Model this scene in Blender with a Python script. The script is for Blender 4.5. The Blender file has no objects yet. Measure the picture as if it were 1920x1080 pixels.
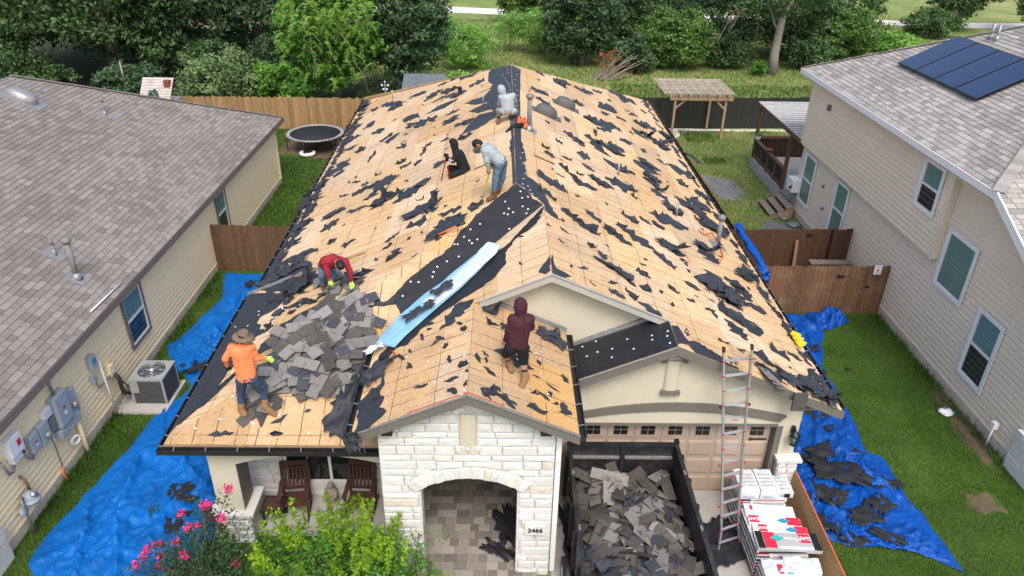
import bpy, bmesh, math, random
import numpy as np
from mathutils import Vector, Matrix, noise as mnoise
random.seed(7)
R = math.radians
SC = bpy.context.scene
COL = SC.collection
# ------------------------------------------------------------------ camera
FPX = 1386.5; CAMZ = 12.5
PITCH, YAW, ROLL = R(29.02), R(1.03), R(1.10)
_f = Vector((math.sin(YAW)*math.cos(PITCH), math.cos(YAW)*math.cos(PITCH), -math.sin(PITCH)))
_r = Vector((math.cos(YAW), -math.sin(YAW), 0)); _u = _r.cross(_f)
RV = _r*math.cos(ROLL) + _u*math.sin(ROLL); UV = _u*math.cos(ROLL) - _r*math.sin(ROLL); FV = _f
cam = bpy.data.cameras.new('camera'); camo = bpy.data.objects.new('camera', cam); COL.objects.link(camo)
cam.sensor_width = 36; cam.lens = 36*FPX/1920; cam.clip_end = 2000; cam.clip_start = .1
camo.matrix_world = Matrix(((RV.x, UV.x, -FV.x, 0), (RV.y, UV.y, -FV.y, 0), (RV.z, UV.z, -FV.z, CAMZ), (0, 0, 0, 1)))
SC.camera = camo
# ------------------------------------------------------------------ light
SUN_EL, SUN_AZ = 55, 172          # degrees; azimuth clockwise from +Y (the sun stands behind the camera)
w = bpy.data.worlds.new('World'); SC.world = w; w.use_nodes = True
nt = w.node_tree; bg = nt.nodes['Background']
sky = nt.nodes.new('ShaderNodeTexSky'); sky.sky_type = 'NISHITA'; sky.sun_disc = False
sky.sun_elevation = R(SUN_EL); sky.sun_rotation = R(SUN_AZ); sky.air_density = 1.0; sky.dust_density = 4.0; sky.ozone_density = 1.0
nt.links.new(sky.outputs[0], bg.inputs[0]); bg.inputs[1].default_value = .15
sl = bpy.data.lights.new('sun', 'SUN'); sl.energy = 1.15; sl.angle = R(22); sl.color = (1, .96, .90)
so = bpy.data.objects.new('sun', sl); COL.objects.link(so)
sd = Vector((math.sin(R(SUN_AZ))*math.cos(R(SUN_EL)), math.cos(R(SUN_AZ))*math.cos(R(SUN_EL)), math.sin(R(SUN_EL))))
so.rotation_euler = sd.to_track_quat('Z', 'Y').to_euler()
VS = SC.view_settings
VS.view_transform = 'Standard'; VS.look = 'None'; VS.exposure = .97; VS.gamma = 1; VS.use_curve_mapping = False
SC.cycles.max_bounces = 5; SC.cycles.diffuse_bounces = 3; SC.cycles.glossy_bounces = 2; SC.cycles.transmission_bounces = 4; SC.cycles.transparent_max_bounces = 6

# ------------------------------------------------------------------ measuring: a photo pixel seen on a known surface
def ray(px, py):
    return RV*((px-960)/FPX) - UV*((py-540)/FPX) + FV
CAM = Vector((0, 0, CAMZ))
def atz(px, py, z=0.):
    d = ray(px, py); return CAM + d*((z-CAMZ)/d.z)
def aty(px, py, y):
    d = ray(px, py); return CAM + d*(y/d.y)
def atx(px, py, x):
    d = ray(px, py); return CAM + d*(x/d.x)

# ------------------------------------------------------------------ materials
MATS = {}
def mat(name, col, rough=.8, var=.12, scale=6., spec=.3, bump=0., bscale=60., objvar=0., col2=None, metal=0., attr=False, attrvar=.3, coat=0., stretch=None, dirt=None, dscale=.8, damt=.5, huevar=0.):
    if name in MATS: return MATS[name]
    if not name.startswith(('siding','found')): col = tuple(c*.86 for c in col); col2 = tuple(c*.86 for c in col2) if col2 else None
    m = bpy.data.materials.new(name); m.use_nodes = True; n = m.node_tree.nodes; l = m.node_tree.links
    b = n['Principled BSDF']; b.inputs['Roughness'].default_value = rough; b.inputs['Specular IOR Level'].default_value = spec; b.inputs['Metallic'].default_value = metal
    if coat: b.inputs['Coat Weight'].default_value = coat
    tc = n.new('ShaderNodeTexCoord'); co = tc.outputs['Object']
    if stretch:
        mp = n.new('ShaderNodeMapping'); mp.inputs['Scale'].default_value = stretch; l.new(co, mp.inputs[0]); co = mp.outputs[0]
    nz = n.new('ShaderNodeTexNoise'); nz.inputs['Scale'].default_value = scale; nz.inputs['Detail'].default_value = 5; nz.inputs['Roughness'].default_value = .65; l.new(co, nz.inputs['Vector'])
    rp = n.new('ShaderNodeMapRange'); rp.inputs[1].default_value = .3; rp.inputs[2].default_value = .7
    l.new(nz.outputs['Fac'], rp.inputs[0])
    mx = n.new('ShaderNodeMix'); mx.data_type = 'RGBA'
    c1 = [c*(1-var) for c in col]; c2 = [min(1, c*(1+var)) for c in (col2 or col)]
    mx.inputs['A'].default_value = (*c1, 1); mx.inputs['B'].default_value = (*c2, 1); l.new(rp.outputs[0], mx.inputs['Factor'])
    out = mx.outputs['Result']
    if dirt:
        dn = n.new('ShaderNodeTexNoise'); dn.inputs['Scale'].default_value = dscale; dn.inputs['Detail'].default_value = 6; dn.inputs['Roughness'].default_value = .7; l.new(tc.outputs['Object'], dn.inputs['Vector'])
        dr = n.new('ShaderNodeMapRange'); dr.inputs[1].default_value = .5; dr.inputs[2].default_value = .75; dr.inputs[4].default_value = damt; l.new(dn.outputs['Fac'], dr.inputs[0])
        dm = n.new('ShaderNodeMix'); dm.data_type = 'RGBA'; dm.inputs['B'].default_value = (*dirt, 1); l.new(dr.outputs[0], dm.inputs['Factor']); l.new(out, dm.inputs['A']); out = dm.outputs['Result']
    if objvar or attr:
        hs = n.new('ShaderNodeHueSaturation'); l.new(out, hs.inputs['Color'])
        mr = n.new('ShaderNodeMapRange')
        if attr:
            at = n.new('ShaderNodeAttribute'); at.attribute_name = 'rnd'; src = at.outputs['Fac']; k = attrvar
        else:
            oi = n.new('ShaderNodeObjectInfo'); src = oi.outputs['Random']; k = objvar
        mr.inputs[3].default_value = 1-k; mr.inputs[4].default_value = 1+k; l.new(src, mr.inputs[0]); l.new(mr.outputs[0], hs.inputs['Value'])
        if huevar:
            mh = n.new('ShaderNodeMapRange'); mh.inputs[3].default_value = .5-huevar; mh.inputs[4].default_value = .5+huevar
            fr = n.new('ShaderNodeMath'); fr.operation = 'FRACT'; mu = n.new('ShaderNodeMath'); mu.operation = 'MULTIPLY'; mu.inputs[1].default_value = 7.31
            l.new(src, mu.inputs[0]); l.new(mu.outputs[0], fr.inputs[0]); l.new(fr.outputs[0], mh.inputs[0]); l.new(mh.outputs[0], hs.inputs['Hue'])
        out = hs.outputs['Color']
    l.new(out, b.inputs['Base Color'])
    if bump:
        bn = n.new('ShaderNodeTexNoise'); bn.inputs['Scale'].default_value = bscale; bn.inputs['Detail'].default_value = 4; l.new(co, bn.inputs['Vector'])
        bp = n.new('ShaderNodeBump'); bp.inputs['Strength'].default_value = 1; bp.inputs['Distance'].default_value = bump; l.new(bn.outputs['Fac'], bp.inputs['Height']); l.new(bp.outputs[0], b.inputs['Normal'])
    MATS[name] = m; return m

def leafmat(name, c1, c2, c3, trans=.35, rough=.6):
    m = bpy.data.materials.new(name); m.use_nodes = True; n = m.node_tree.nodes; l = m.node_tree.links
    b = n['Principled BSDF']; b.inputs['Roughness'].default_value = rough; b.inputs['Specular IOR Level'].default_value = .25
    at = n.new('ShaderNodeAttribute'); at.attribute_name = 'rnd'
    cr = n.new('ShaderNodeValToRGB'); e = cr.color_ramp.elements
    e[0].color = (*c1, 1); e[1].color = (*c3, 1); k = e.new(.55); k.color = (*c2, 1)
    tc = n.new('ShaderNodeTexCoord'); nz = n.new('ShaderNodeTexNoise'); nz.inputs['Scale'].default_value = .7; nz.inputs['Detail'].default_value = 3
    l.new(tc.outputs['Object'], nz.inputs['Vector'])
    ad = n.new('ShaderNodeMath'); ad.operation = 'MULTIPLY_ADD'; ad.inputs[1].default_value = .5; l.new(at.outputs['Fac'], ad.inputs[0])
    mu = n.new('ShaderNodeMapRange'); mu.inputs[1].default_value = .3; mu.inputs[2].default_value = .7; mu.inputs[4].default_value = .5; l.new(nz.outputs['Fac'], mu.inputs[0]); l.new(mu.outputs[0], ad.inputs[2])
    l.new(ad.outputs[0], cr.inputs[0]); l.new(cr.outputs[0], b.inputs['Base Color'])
    tr = n.new('ShaderNodeBsdfTranslucent'); l.new(cr.outputs[0], tr.inputs['Color'])
    ms = n.new('ShaderNodeMixShader'); ms.inputs[0].default_value = trans
    l.new(b.outputs[0], ms.inputs[1]); l.new(tr.outputs[0], ms.inputs[2]); l.new(ms.outputs[0], n['Material Output'].inputs[0])
    MATS[name] = m; return m

# ------------------------------------------------------------------ object helpers
def tag(o, label=None, cat=None, group=None, kind=None):
    if label: o['label'] = label
    if cat: o['category'] = cat
    if group: o['group'] = group
    if kind: o['kind'] = kind
    return o
def link(name, data, parent=None):
    o = bpy.data.objects.new(name, data); COL.objects.link(o)
    if parent is not None: o.parent = parent
    return o
def thing(name, loc, label, cat, group=None):
    o = link(name, None); o.location = loc; o.empty_display_size = .1
    return tag(o, label, cat, group)
def root_loc(o):
    v = Vector((0, 0, 0))
    while o is not None: v += o.location; o = o.parent
    return v
class MB:
    """collects shapes in world coordinates; build() makes ONE mesh object (relative to its parent's base)"""
    def __init__(s): s.v = []; s.f = []; s.m = []; s.sm = []; s.cur = 0; s.smooth = False
    def add(s, vs, fs, smooth=None):
        k = len(s.v); s.v += [tuple(p) for p in vs]
        for f in fs:
            s.f.append(tuple(i+k for i in f)); s.m.append(s.cur); s.sm.append(s.smooth if smooth is None else smooth)
        return s
    def box(s, x0, x1, y0, y1, z0, z1):
        return s.hexa([(x0,y0,z0),(x1,y0,z0),(x1,y1,z0),(x0,y1,z0)], [(x0,y0,z1),(x1,y0,z1),(x1,y1,z1),(x0,y1,z1)])
    def hexa(s, bot, top):
        n = len(bot)
        fs = [tuple(range(n-1, -1, -1)), tuple(range(n, 2*n))] + [(i, (i+1) % n, n+(i+1) % n, n+i) for i in range(n)]
        return s.add(list(bot)+list(top), fs)
    def obox(s, c, sx, sy, sz, M=None, rz=0):
        M = M or Matrix.Rotation(rz, 3, 'Z'); c = Vector(c)
        p = lambda x, y, z: c + M @ Vector((x*sx/2, y*sy/2, z*sz/2))
        q = ((-1,-1),(1,-1),(1,1),(-1,1))
        return s.hexa([p(a, b, -1) for a, b in q], [p(a, b, 1) for a, b in q])
    def bar(s, a, b, wd, ht, up=(0,0,1)):
        """box from a to b, wd wide, ht high, centred"""
        a = Vector(a); b = Vector(b); d = (b-a).normalized(); up = Vector(up)
        sd = d.cross(up)
        if sd.length < 1e-4: sd = d.cross(Vector((1,0,0)))
        sd.normalize(); u = sd.cross(d).normalized()
        q = ((-1,-1),(1,-1),(1,1),(-1,1))
        return s.hexa([a + sd*(i*wd/2) + u*(j*ht/2) for i, j in q], [b + sd*(i*wd/2) + u*(j*ht/2) for i, j in q])
    def tube(s, pts, rad, n=8, cap=True, smooth=True):
        pts = [Vector(p) for p in pts]; m = len(pts)
        if not hasattr(rad, '__len__'): rad = [rad]*m
        vs = []; pr = None
        for i, p in enumerate(pts):
            d = (pts[min(i+1, m-1)] - pts[max(i-1, 0)]).normalized()
            if pr is None:
                pr = d.orthogonal().normalized()
            else:
                pr = pr - d*pr.dot(d)
                pr = pr.normalized() if pr.length > 1e-5 else d.orthogonal().normalized()
            q = d.cross(pr)
            for k in range(n):
                a = 2*math.pi*k/n; vs.append(p + (pr*math.cos(a) + q*math.sin(a))*rad[i])
        fs = [(i*n+k, i*n+(k+1) % n, (i+1)*n+(k+1) % n, (i+1)*n+k) for i in range(m-1) for k in range(n)]
        s.add(vs, fs, smooth)
        if cap:
            k0 = len(s.v)-m*n
            s.f.append(tuple(k0+i for i in range(n-1, -1, -1))); s.m.append(s.cur); s.sm.append(False)
            s.f.append(tuple(k0+(m-1)*n+i for i in range(n))); s.m.append(s.cur); s.sm.append(False)
        return s
    def lathe(s, c, prof, n=20, ax=(0,0,1), smooth=True, sx=1., sy=1.):
        c = Vector(c); M = Vector(ax).to_track_quat('Z', 'Y').to_matrix(); vs = []
        for r_, z in prof:
            for k in range(n):
                a = 2*math.pi*k/n; vs.append(c + M @ Vector((r_*math.cos(a)*sx, r_*math.sin(a)*sy, z)))
        m = len(prof)
        fs = [(i*n+k, i*n+(k+1) % n, (i+1)*n+(k+1) % n, (i+1)*n+k) for i in range(m-1) for k in range(n)]
        fs += [tuple(range(n-1, -1, -1)), tuple((m-1)*n+k for k in range(n))]
        return s.add(vs, fs, smooth)
    def ball(s, c, rx, ry=None, rz=None, n=12, m=8, M=None):
        ry = ry or rx; rz = rz or rx; c = Vector(c); vs = []; M = M or Matrix.Identity(3)
        for i in range(m+1):
            t = math.pi*i/m
            for k in range(n):
                a = 2*math.pi*k/n; vs.append(c + M @ Vector((rx*math.sin(t)*math.cos(a), ry*math.sin(t)*math.sin(a), -rz*math.cos(t))))
        fs = [(i*n+k, i*n+(k+1) % n, (i+1)*n+(k+1) % n, (i+1)*n+k) for i in range(m) for k in range(n)]
        return s.add(vs, fs, True)
    def prism(s, poly, d):
        """polygon of 3-d points extruded by vector d"""
        d = Vector(d); return s.hexa([Vector(p) for p in poly], [Vector(p)+d for p in poly])
    def grid(s, P, smooth=True):
        nr = len(P); nc = len(P[0]); vs = [p for r_ in P for p in r_]
        return s.add(vs, [(i*nc+j, i*nc+j+1, (i+1)*nc+j+1, (i+1)*nc+j) for i in range(nr-1) for j in range(nc-1)], smooth)
    def mesh(s, name, mats, off=Vector((0,0,0)), rnd=None):
        me = bpy.data.meshes.new(name)
        me.from_pydata([(p[0]-off[0], p[1]-off[1], p[2]-off[2]) for p in s.v], [], s.f)
        for m_ in (mats if isinstance(mats, (list, tuple)) else [mats]): me.materials.append(MATS[m_] if isinstance(m_, str) else m_)
        me.polygons.foreach_set('material_index', s.m); me.polygons.foreach_set('use_smooth', s.sm)
        if rnd is not None:
            a = me.attributes.new('rnd', 'FLOAT', 'FACE'); a.data.foreach_set('value', rnd if hasattr(rnd, '__len__') else [rnd]*len(s.f))
        bm = bmesh.new(); bm.from_mesh(me); bmesh.ops.recalc_face_normals(bm, faces=bm.faces[:]); bm.to_mesh(me); bm.free()
        return me
    def build(s, name, mats, parent=None, label=None, cat=None, group=None, kind=None, rnd=None, origin=None):
        """origin: where a top-level object's base stands"""
        off = root_loc(parent) if parent is not None else Vector((0,0,0))
        o = link(name, None, parent) if False else None
        if parent is None and origin is None and s.v:
            xs = [p[0] for p in s.v]; ys = [p[1] for p in s.v]; zs = [p[2] for p in s.v]
            origin = ((min(xs)+max(xs))/2, (min(ys)+max(ys))/2, min(zs))
        if parent is None: off = Vector(origin)
        ob = link(name, s.mesh(name, mats, off, rnd), parent)
        if parent is None: ob.location = off
        return tag(ob, label, cat, group, kind)

def clip(poly, a, b, c):
    """keep the part of a 2-d polygon where a*x+b*y<=c"""
    out = []
    for i in range(len(poly)):
        p, q = poly[i], poly[(i+1) % len(poly)]
        dp, dq = a*p[0]+b*p[1]-c, a*q[0]+b*q[1]-c
        if dp <= 0: out.append(p)
        if (dp < 0 < dq) or (dq < 0 < dp):
            t = dp/(dp-dq); out.append((p[0]+(q[0]-p[0])*t, p[1]+(q[1]-p[1])*t))
    return out
def area(poly):
    return .5*sum(poly[i][0]*poly[(i+1) % len(poly)][1] - poly[(i+1) % len(poly)][0]*poly[i][1] for i in range(len(poly)))
def clip_convex(poly, conv):
    if area(conv) < 0: conv = conv[::-1]
    for i in range(len(conv)):
        (x0, y0), (x1, y1) = conv[i], conv[(i+1) % len(conv)]
        a, b = (y1-y0), -(x1-x0)
        poly = clip(poly, a, b, a*x0+b*y0)
        if len(poly) < 3: return []
    return poly
def inside(p, poly):
    c = False
    for i in range(len(poly)):
        (x0, y0), (x1, y1) = poly[i], poly[i-1]
        if (y0 > p[1]) != (y1 > p[1]) and p[0] < (x1-x0)*(p[1]-y0)/(y1-y0)+x0: c = not c
    return c
class Plane:
    """a sloped surface z = z0 + gx*(x-x0) + gy*(y-y0)"""
    def __init__(s, x0, y0, z0, gx, gy):
        s.p = (x0, y0, z0, gx, gy); s.n = Vector((-gx, -gy, 1)).normalized()
        s.v = Vector((gx, gy, gx*gx+gy*gy)).normalized(); s.u = s.v.cross(s.n).normalized(); s.o = Vector((x0, y0, z0))
    def z(s, x, y): x0, y0, z0, gx, gy = s.p; return z0 + gx*(x-x0) + gy*(y-y0)
    def P(s, x, y, h=0.): return Vector((x, y, s.z(x, y))) + s.n*h
    def at(s, px, py, h=0.):
        d = ray(px, py); o = s.o + s.n*h; return CAM + d*((o-CAM).dot(s.n)/d.dot(s.n))
    def uv(s, p): q = Vector(p)-s.o; return (q.dot(s.u), q.dot(s.v))
    def xyz(s, u, v, h=0.): return s.o + s.u*u + s.v*v + s.n*h
nth = lambda k: ('first','second','third','fourth','fifth','sixth','seventh','eighth','ninth','tenth','eleventh','twelfth','thirteenth','fourteenth','fifteenth','sixteenth','seventeenth','eighteenth','nineteenth','twentieth','twenty-first','twenty-second','twenty-third','twenty-fourth','twenty-fifth','twenty-sixth','twenty-seventh','twenty-eighth','twenty-ninth','thirtieth')[k]
def uniq(objs, order='back'):
    '''things with one label get their place in the row added'''
    by = {}
    for o in objs: by.setdefault(o['label'],[]).append(o)
    for lab,os_ in by.items():
        if len(os_) < 2: continue
        key = (lambda o: -o.location.y) if order == 'back' else (lambda o: o.location.x)
        for k,o in enumerate(sorted(os_,key=key)): o['label'] = lab+', %s from the %s'%(nth(k),order)
# ------------------------------------------------------------------ shared materials
mat('stucco', (.56,.51,.395), .9, .05, 2, bump=.002, bscale=300, dirt=(.42,.37,.28), dscale=.5, damt=.25)
mat('trim', (.15,.138,.118), .55, .06, 3, spec=.4)
mat('trim_light', (.42,.40,.36), .6, .06, 3)
mat('mortar', (.55,.535,.50), .95, .08, 20)
mat('stone', (.64,.635,.61), .9, .07, 7, bump=.010, bscale=18, objvar=.05, dirt=(.62,.56,.47), dscale=1.6, damt=.35)
mat('stone_warm', (.66,.60,.51), .9, .12, 6, bump=.012, bscale=16, objvar=.08)
mat('felt', (.030,.034,.043), .6, .22, 5, spec=.35, bump=.004, bscale=14, objvar=.18)
mat('felt_plain', (.017,.0185,.023), .6, .3, 3, spec=.35, bump=.003, bscale=9)
mat('gutter_black', (.02,.019,.018), .45, .3, 9, spec=.5)
mat('alu', (.55,.56,.57), .35, .1, 20, metal=.85)
mat('galv', (.33,.33,.33), .5, .2, 8, metal=.5, spec=.4)
mat('vent_grey', (.20,.195,.185), .6, .15, 12)
mat('vent_dark', (.10,.098,.094), .55, .15, 12)
mat('wood_raw', (.34,.22,.11), .85, .25, 9, stretch=(1,1,1))
mat('glass_dark', (.012,.016,.018), .06, .3, 1.5, spec=.6)
mat('glass_blind', (.10,.20,.185), .12, .18, 2, spec=.6)
mat('white_vinyl', (.80,.80,.79), .45, .03, 5, spec=.4)
mat('white_cap', (.82,.82,.82), .4, .02, 5)
mat('door_tan', (.43,.33,.255), .6, .04, 2, spec=.35, bump=.0015, bscale=40)
mat('black_iron', (.012,.012,.012), .5, .2, 10, spec=.5)
mat('concrete', (.42,.40,.37), .9, .12, 1.2, bump=.002, bscale=120, dirt=(.30,.28,.25), dscale=.7, damt=.5)
mat('soffit', (.50,.46,.37), .8, .05, 3)

def osb_material(name='osb', tint=(1,1,1)):
    m = bpy.data.materials.new(name); m.use_nodes = True; n = m.node_tree.nodes; l = m.node_tree.links
    b = n['Principled BSDF']; b.inputs['Roughness'].default_value = .85; b.inputs['Specular IOR Level'].default_value = .2
    uv = n.new('ShaderNodeUVMap'); uv.uv_map = 'plane'
    def noise(scale, sc, rot, det=3, rough=.55):
        mp = n.new('ShaderNodeMapping'); mp.inputs['Scale'].default_value = (*sc, 1); mp.inputs['Rotation'].default_value = (0, 0, rot); l.new(uv.outputs[0], mp.inputs[0])
        t = n.new('ShaderNodeTexNoise'); t.noise_dimensions = '2D'; t.inputs['Scale'].default_value = scale; t.inputs['Detail'].default_value = det; t.inputs['Roughness'].default_value = rough; l.new(mp.outputs[0], t.inputs['Vector']); return t.outputs['Fac']
    def rng(x, a, b_, c=0., d=1.):
        r_ = n.new('ShaderNodeMapRange'); r_.inputs[1].default_value = a; r_.inputs[2].default_value = b_; r_.inputs[3].default_value = c; r_.inputs[4].default_value = d; l.new(x, r_.inputs[0]); return r_.outputs[0]
    def mth(op, x, y=None, z=None):
        k = n.new('ShaderNodeMath'); k.operation = op
        for i, q in enumerate((x, y, z)):
            if q is None: continue
            if isinstance(q, (int, float)): k.inputs[i].default_value = q
            else: l.new(q, k.inputs[i])
        return k.outputs[0]
    def mix(f, A, B):
        k = n.new('ShaderNodeMix'); k.data_type = 'RGBA'; l.new(f, k.inputs['Factor'])
        for s_, q in (('A', A), ('B', B)):
            if isinstance(q, tuple): k.inputs[s_].default_value = (*q, 1)
            else: l.new(q, k.inputs[s_])
        return k.outputs['Result']
    s1 = noise(26, (1, .3), .5); s2 = noise(26, (1, .3), -.7); s3 = noise(30, (.3, 1), .15)
    mxs = mth('MAXIMUM', mth('MAXIMUM', s1, s2), s3)
    c = mix(rng(mxs, .52, .74), tuple(a*b for a,b in zip((.58,.405,.238),tint)), tuple(a*b for a,b in zip((.415,.272,.146),tint)))
    low = noise(.9, (1, 1), 0, 4, .6)
    c = mix(rng(low, .35, .7, 0, .55), c, tuple(a*b for a,b in zip((.61,.45,.285),tint)))
    dk = noise(44, (1, .35), -.3, 4, .7)
    c = mix(rng(dk, .58, .70, 0, .75), c, (.25,.13,.055))
    sp = n.new('ShaderNodeSeparateXYZ'); l.new(uv.outputs[0], sp.inputs[0])
    wob = noise(2.2, (1, 1), 0, 2)
    def lines(comp, step, width, brk, off=0.):
        x = mth('ADD', mth('MULTIPLY_ADD', wob, .035, comp), off)
        x = mth('ABSOLUTE', mth('SUBTRACT', mth('FRACT', mth('DIVIDE', x, step)), .5))
        ln = mth('LESS_THAN', x, width/step)
        return mth('MULTIPLY', ln, rng(brk, .36, .52))
    st = noise(.55, (1, .45), .2, 5, .7); c = mix(rng(st, .54, .70, 0, .55), c, (.33,.235,.16)); st2 = noise(2.4, (1, .6), 1.1, 5, .75); c = mix(rng(st2, .62, .74, 0, .6), c, (.30,.17,.08))
    brk = noise(1.7, (1, 1), .4, 4, .7)
    la = lines(sp.outputs[0], .407, .011, brk); lb = lines(sp.outputs[1], .86, .009, noise(1.1, (1, 1), 1.2, 4, .7), .21)
    c = mix(mth('MULTIPLY', la, .85), c, (.07,.04,.02)); c = mix(mth('MULTIPLY', lb, .75), c, (.09,.05,.025))
    nl = noise(60, (1, .16), 0, 2); c = mix(mth('MULTIPLY', mth('MULTIPLY', mth('GREATER_THAN', nl, .66), rng(noise(1.3, (1, 1), 2.2, 3), .5, .62)), .4), c, (.16,.09,.04))
    oi = n.new('ShaderNodeObjectInfo'); hs = n.new('ShaderNodeHueSaturation'); l.new(c, hs.inputs['Color'])
    l.new(rng(oi.outputs['Random'], 0, 1, .84, 1.10), hs.inputs['Value']); l.new(rng(mth('FRACT', mth('MULTIPLY', oi.outputs['Random'], 9.7)), 0, 1, .85, 1.14), hs.inputs['Saturation'])
    l.new(hs.outputs[0], b.inputs['Base Color'])
    bp = n.new('ShaderNodeBump'); bp.inputs['Distance'].default_value = .003; l.new(mxs, bp.inputs['Height']); l.new(bp.outputs[0], b.inputs['Normal'])
    MATS[name] = m
osb_material(); osb_material('osb_warm',(.85,.79,.67))

# ------------------------------------------------------------------ the house under repair
HOUSE = thing('stripped_house', (0, 20, 0), 'cream stucco and white stone house with its roof stripped to bare boards', 'house')
XR, ZR, S = .37, 5.77, .43
PL = Plane(XR, 20, ZR, S, 0); PR = Plane(XR, 20, ZR, -S, 0); PF = Plane(0, 11.05, 2.84, 0, .45)
PG = Plane(1.05, 14, 5.478, .44, 0); PGR = Plane(-.55, 12, 5.478-.44*1.6, -.44, 0); PK = Plane(3.55, 13, 4.40, S, 0); PB = Plane(.37, 31, ZR, 0, -.51)
C0 = (-6.45, 11.05); PA = (.37, 17.56); PBk = (.37, 31.); PD = (1.05, 16.91); PV = (-2.6, 13.35)
SLOPES = {
 'left': (PL, [[C0, (-.217,17.0), (-6.6,17.0)], [(-6.4,17.0), (-.217,17.0), PA, PBk, (-6.9,36.8)]]),
 'right': (PR, [[PD, (7.25,16.91), (7.3,37.), PBk, PA], [(1.05,13.25), (7.2,13.25), (7.25,16.91), PD], [(3.55,12.25), (7.2,12.25), (7.2,13.25), (3.55,13.25)]]),
 'front': (PF, [[C0, (-2.25,11.05), (-2.25,13.69), (-3.684,13.69)], [(-3.684,13.69), (-2.25,13.69), PD, PA]]),
 'gable_left': (PG, [[PD, PV, (-2.6,13.25), (1.05,13.25)], [(-2.6,10.15), (-.55,10.15), (-.55,13.25), (-2.6,13.25)]]),
 'gable_right': (PGR, [[(-.55,10.15), (1.42,10.15), (1.42,13.53), (-.55,13.53)]]),
 'garage_left': (PK, [[(1.5,12.25), (3.55,12.25), (3.55,13.53), (1.5,13.53)]]),
 'rear': (PB, [[(.37,31.), (7.3,37.), (-6.9,36.8)]]),
}
ROOF = {}; PIECES = {}
def osb_panel(pl, poly, parent):
    off = root_loc(parent); n = len(poly)
    vs = [pl.xyz(u, v, 0)-off for u, v in poly] + [pl.xyz(u, v, .0125)-off for u, v in poly]
    fs = [tuple(range(n-1, -1, -1)), tuple(range(n, 2*n))] + [(i, (i+1) % n, n+(i+1) % n, n+i) for i in range(n)]
    me = bpy.data.meshes.new('osb_panel'); me.from_pydata([tuple(p) for p in vs], [], fs); me.materials.append(MATS['osb_warm' if pl in (PGR, PF) else 'osb'])  # entry gable boards run warmer; front slope colour is darkened to cancel its sunlight
    ul = me.uv_layers.new(name='plane')
    ul.data.foreach_set('uv', [c for lp in me.loops for c in poly[lp.vertex_index % n]])
    return link('osb_panel', me, parent)
for key, (pl, pieces) in SLOPES.items():
    mb = MB()
    for pc in pieces: mb.prism([pl.P(x, y, -.003) for x, y in pc], (0, 0, -.11))
    rf = mb.build('roof_slope', 'wood_raw', HOUSE); ROOF[key] = rf
    PIECES[key] = []
    for pc in pieces:
        q = [pl.uv(pl.P(x, y)) for x, y in pc]
        if area(q) < 0: q = q[::-1]
        PIECES[key].append(q)
        us = [p[0] for p in q]; vs = [p[1] for p in q]
        v0 = min(vs); j = 0; vbase = math.floor(v0/1.22)*1.22
        while vbase + j*1.22 < max(vs):
            va = vbase + j*1.22; u = math.floor(min(us)/2.44)*2.44 - (1.22 if j % 2 else 0)
            while u < max(us):
                g = .003
                r_ = clip_convex([(u+g, va+g), (u+2.44-g, va+g), (u+2.44-g, va+1.22-g), (u+g, va+1.22-g)], q)
                if len(r_) >= 3 and abs(area(r_)) > .01: osb_panel(pl, r_, rf)
                u += 2.44
            j += 1

# ---- walls
def wallpart(name, m_, fn, parent=HOUSE):
    mb = MB(); fn(mb); return mb.build(name, m_, parent)
wallpart('wall', 'stucco', lambda b: b.box(-5.85,-5.6,12.47,36.3,0,2.72))          # left side
wallpart('wall', 'stucco', lambda b: b.box(6.3,6.54,12.75,36.3,0,2.86))            # right side
wallpart('wall', 'stucco', lambda b: b.box(-5.6,6.3,36.1,36.3,0,2.7))              # rear
# garage front wall: header over the door, right pier, gable
def garage_front(b):
    pts = [(6.19,2.17),(6.19,.0),(6.54,.0),(6.54,2.86)]
    pts += [(6.54,PR.z(6.54,12.6)-.12),(3.55,4.40-.14),(1.45,PK.z(1.45,12.6)-.12),(1.45,2.17)]
    b.prism([(x,12.55,z) for x,z in pts], (0,.2,0))
wallpart('garage_wall', 'stucco', garage_front)
wallpart('wall', 'stucco', lambda b: b.box(1.05,1.45,13.0,13.2,0,3.6))
# dormer gable wall
def dormer(b):
    b.prism([(x,13.56,z) for x,z in ((-.45,3.6),(4.0,3.6),(4.0,PR.z(4.0,13.6)-.1),(1.05,5.478-.13),(-.45,PG.z(-.45,13.6)-.1))], (0,.15,0))
wallpart('dormer_wall', 'stucco', dormer)
wallpart('ceiling', 'soffit', lambda b: b.box(-5.6,-2.25,11.6,12.44,2.62,2.66))
wallpart('entry_wall', 'stucco', lambda b: b.box(-2.2,1.04,14.4,14.6,0,3.6))
wallpart('entry_wall', 'stucco', lambda b: b.box(-2.2,-1.95,10.75,14.4,0,3.55) )
wallpart('entry_wall', 'stucco', lambda b: b.box(.80,1.04,10.75,14.4,0,3.55))
# flashings against the dormer wall
wallpart('step_flashing', 'galv', lambda b: (b.bar(PGR.P(-.3,13.50,.06), PGR.P(1.40,13.50,.06), .03,.13), b.bar(PK.P(1.6,13.51,.05), PK.P(3.5,13.51,.05), .05,.09)))
wallpart('counter_flashing', 'alu', lambda b: b.bar(PK.P(1.85,13.47,.035), PK.P(3.35,13.47,.035), .02,.03))
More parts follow.
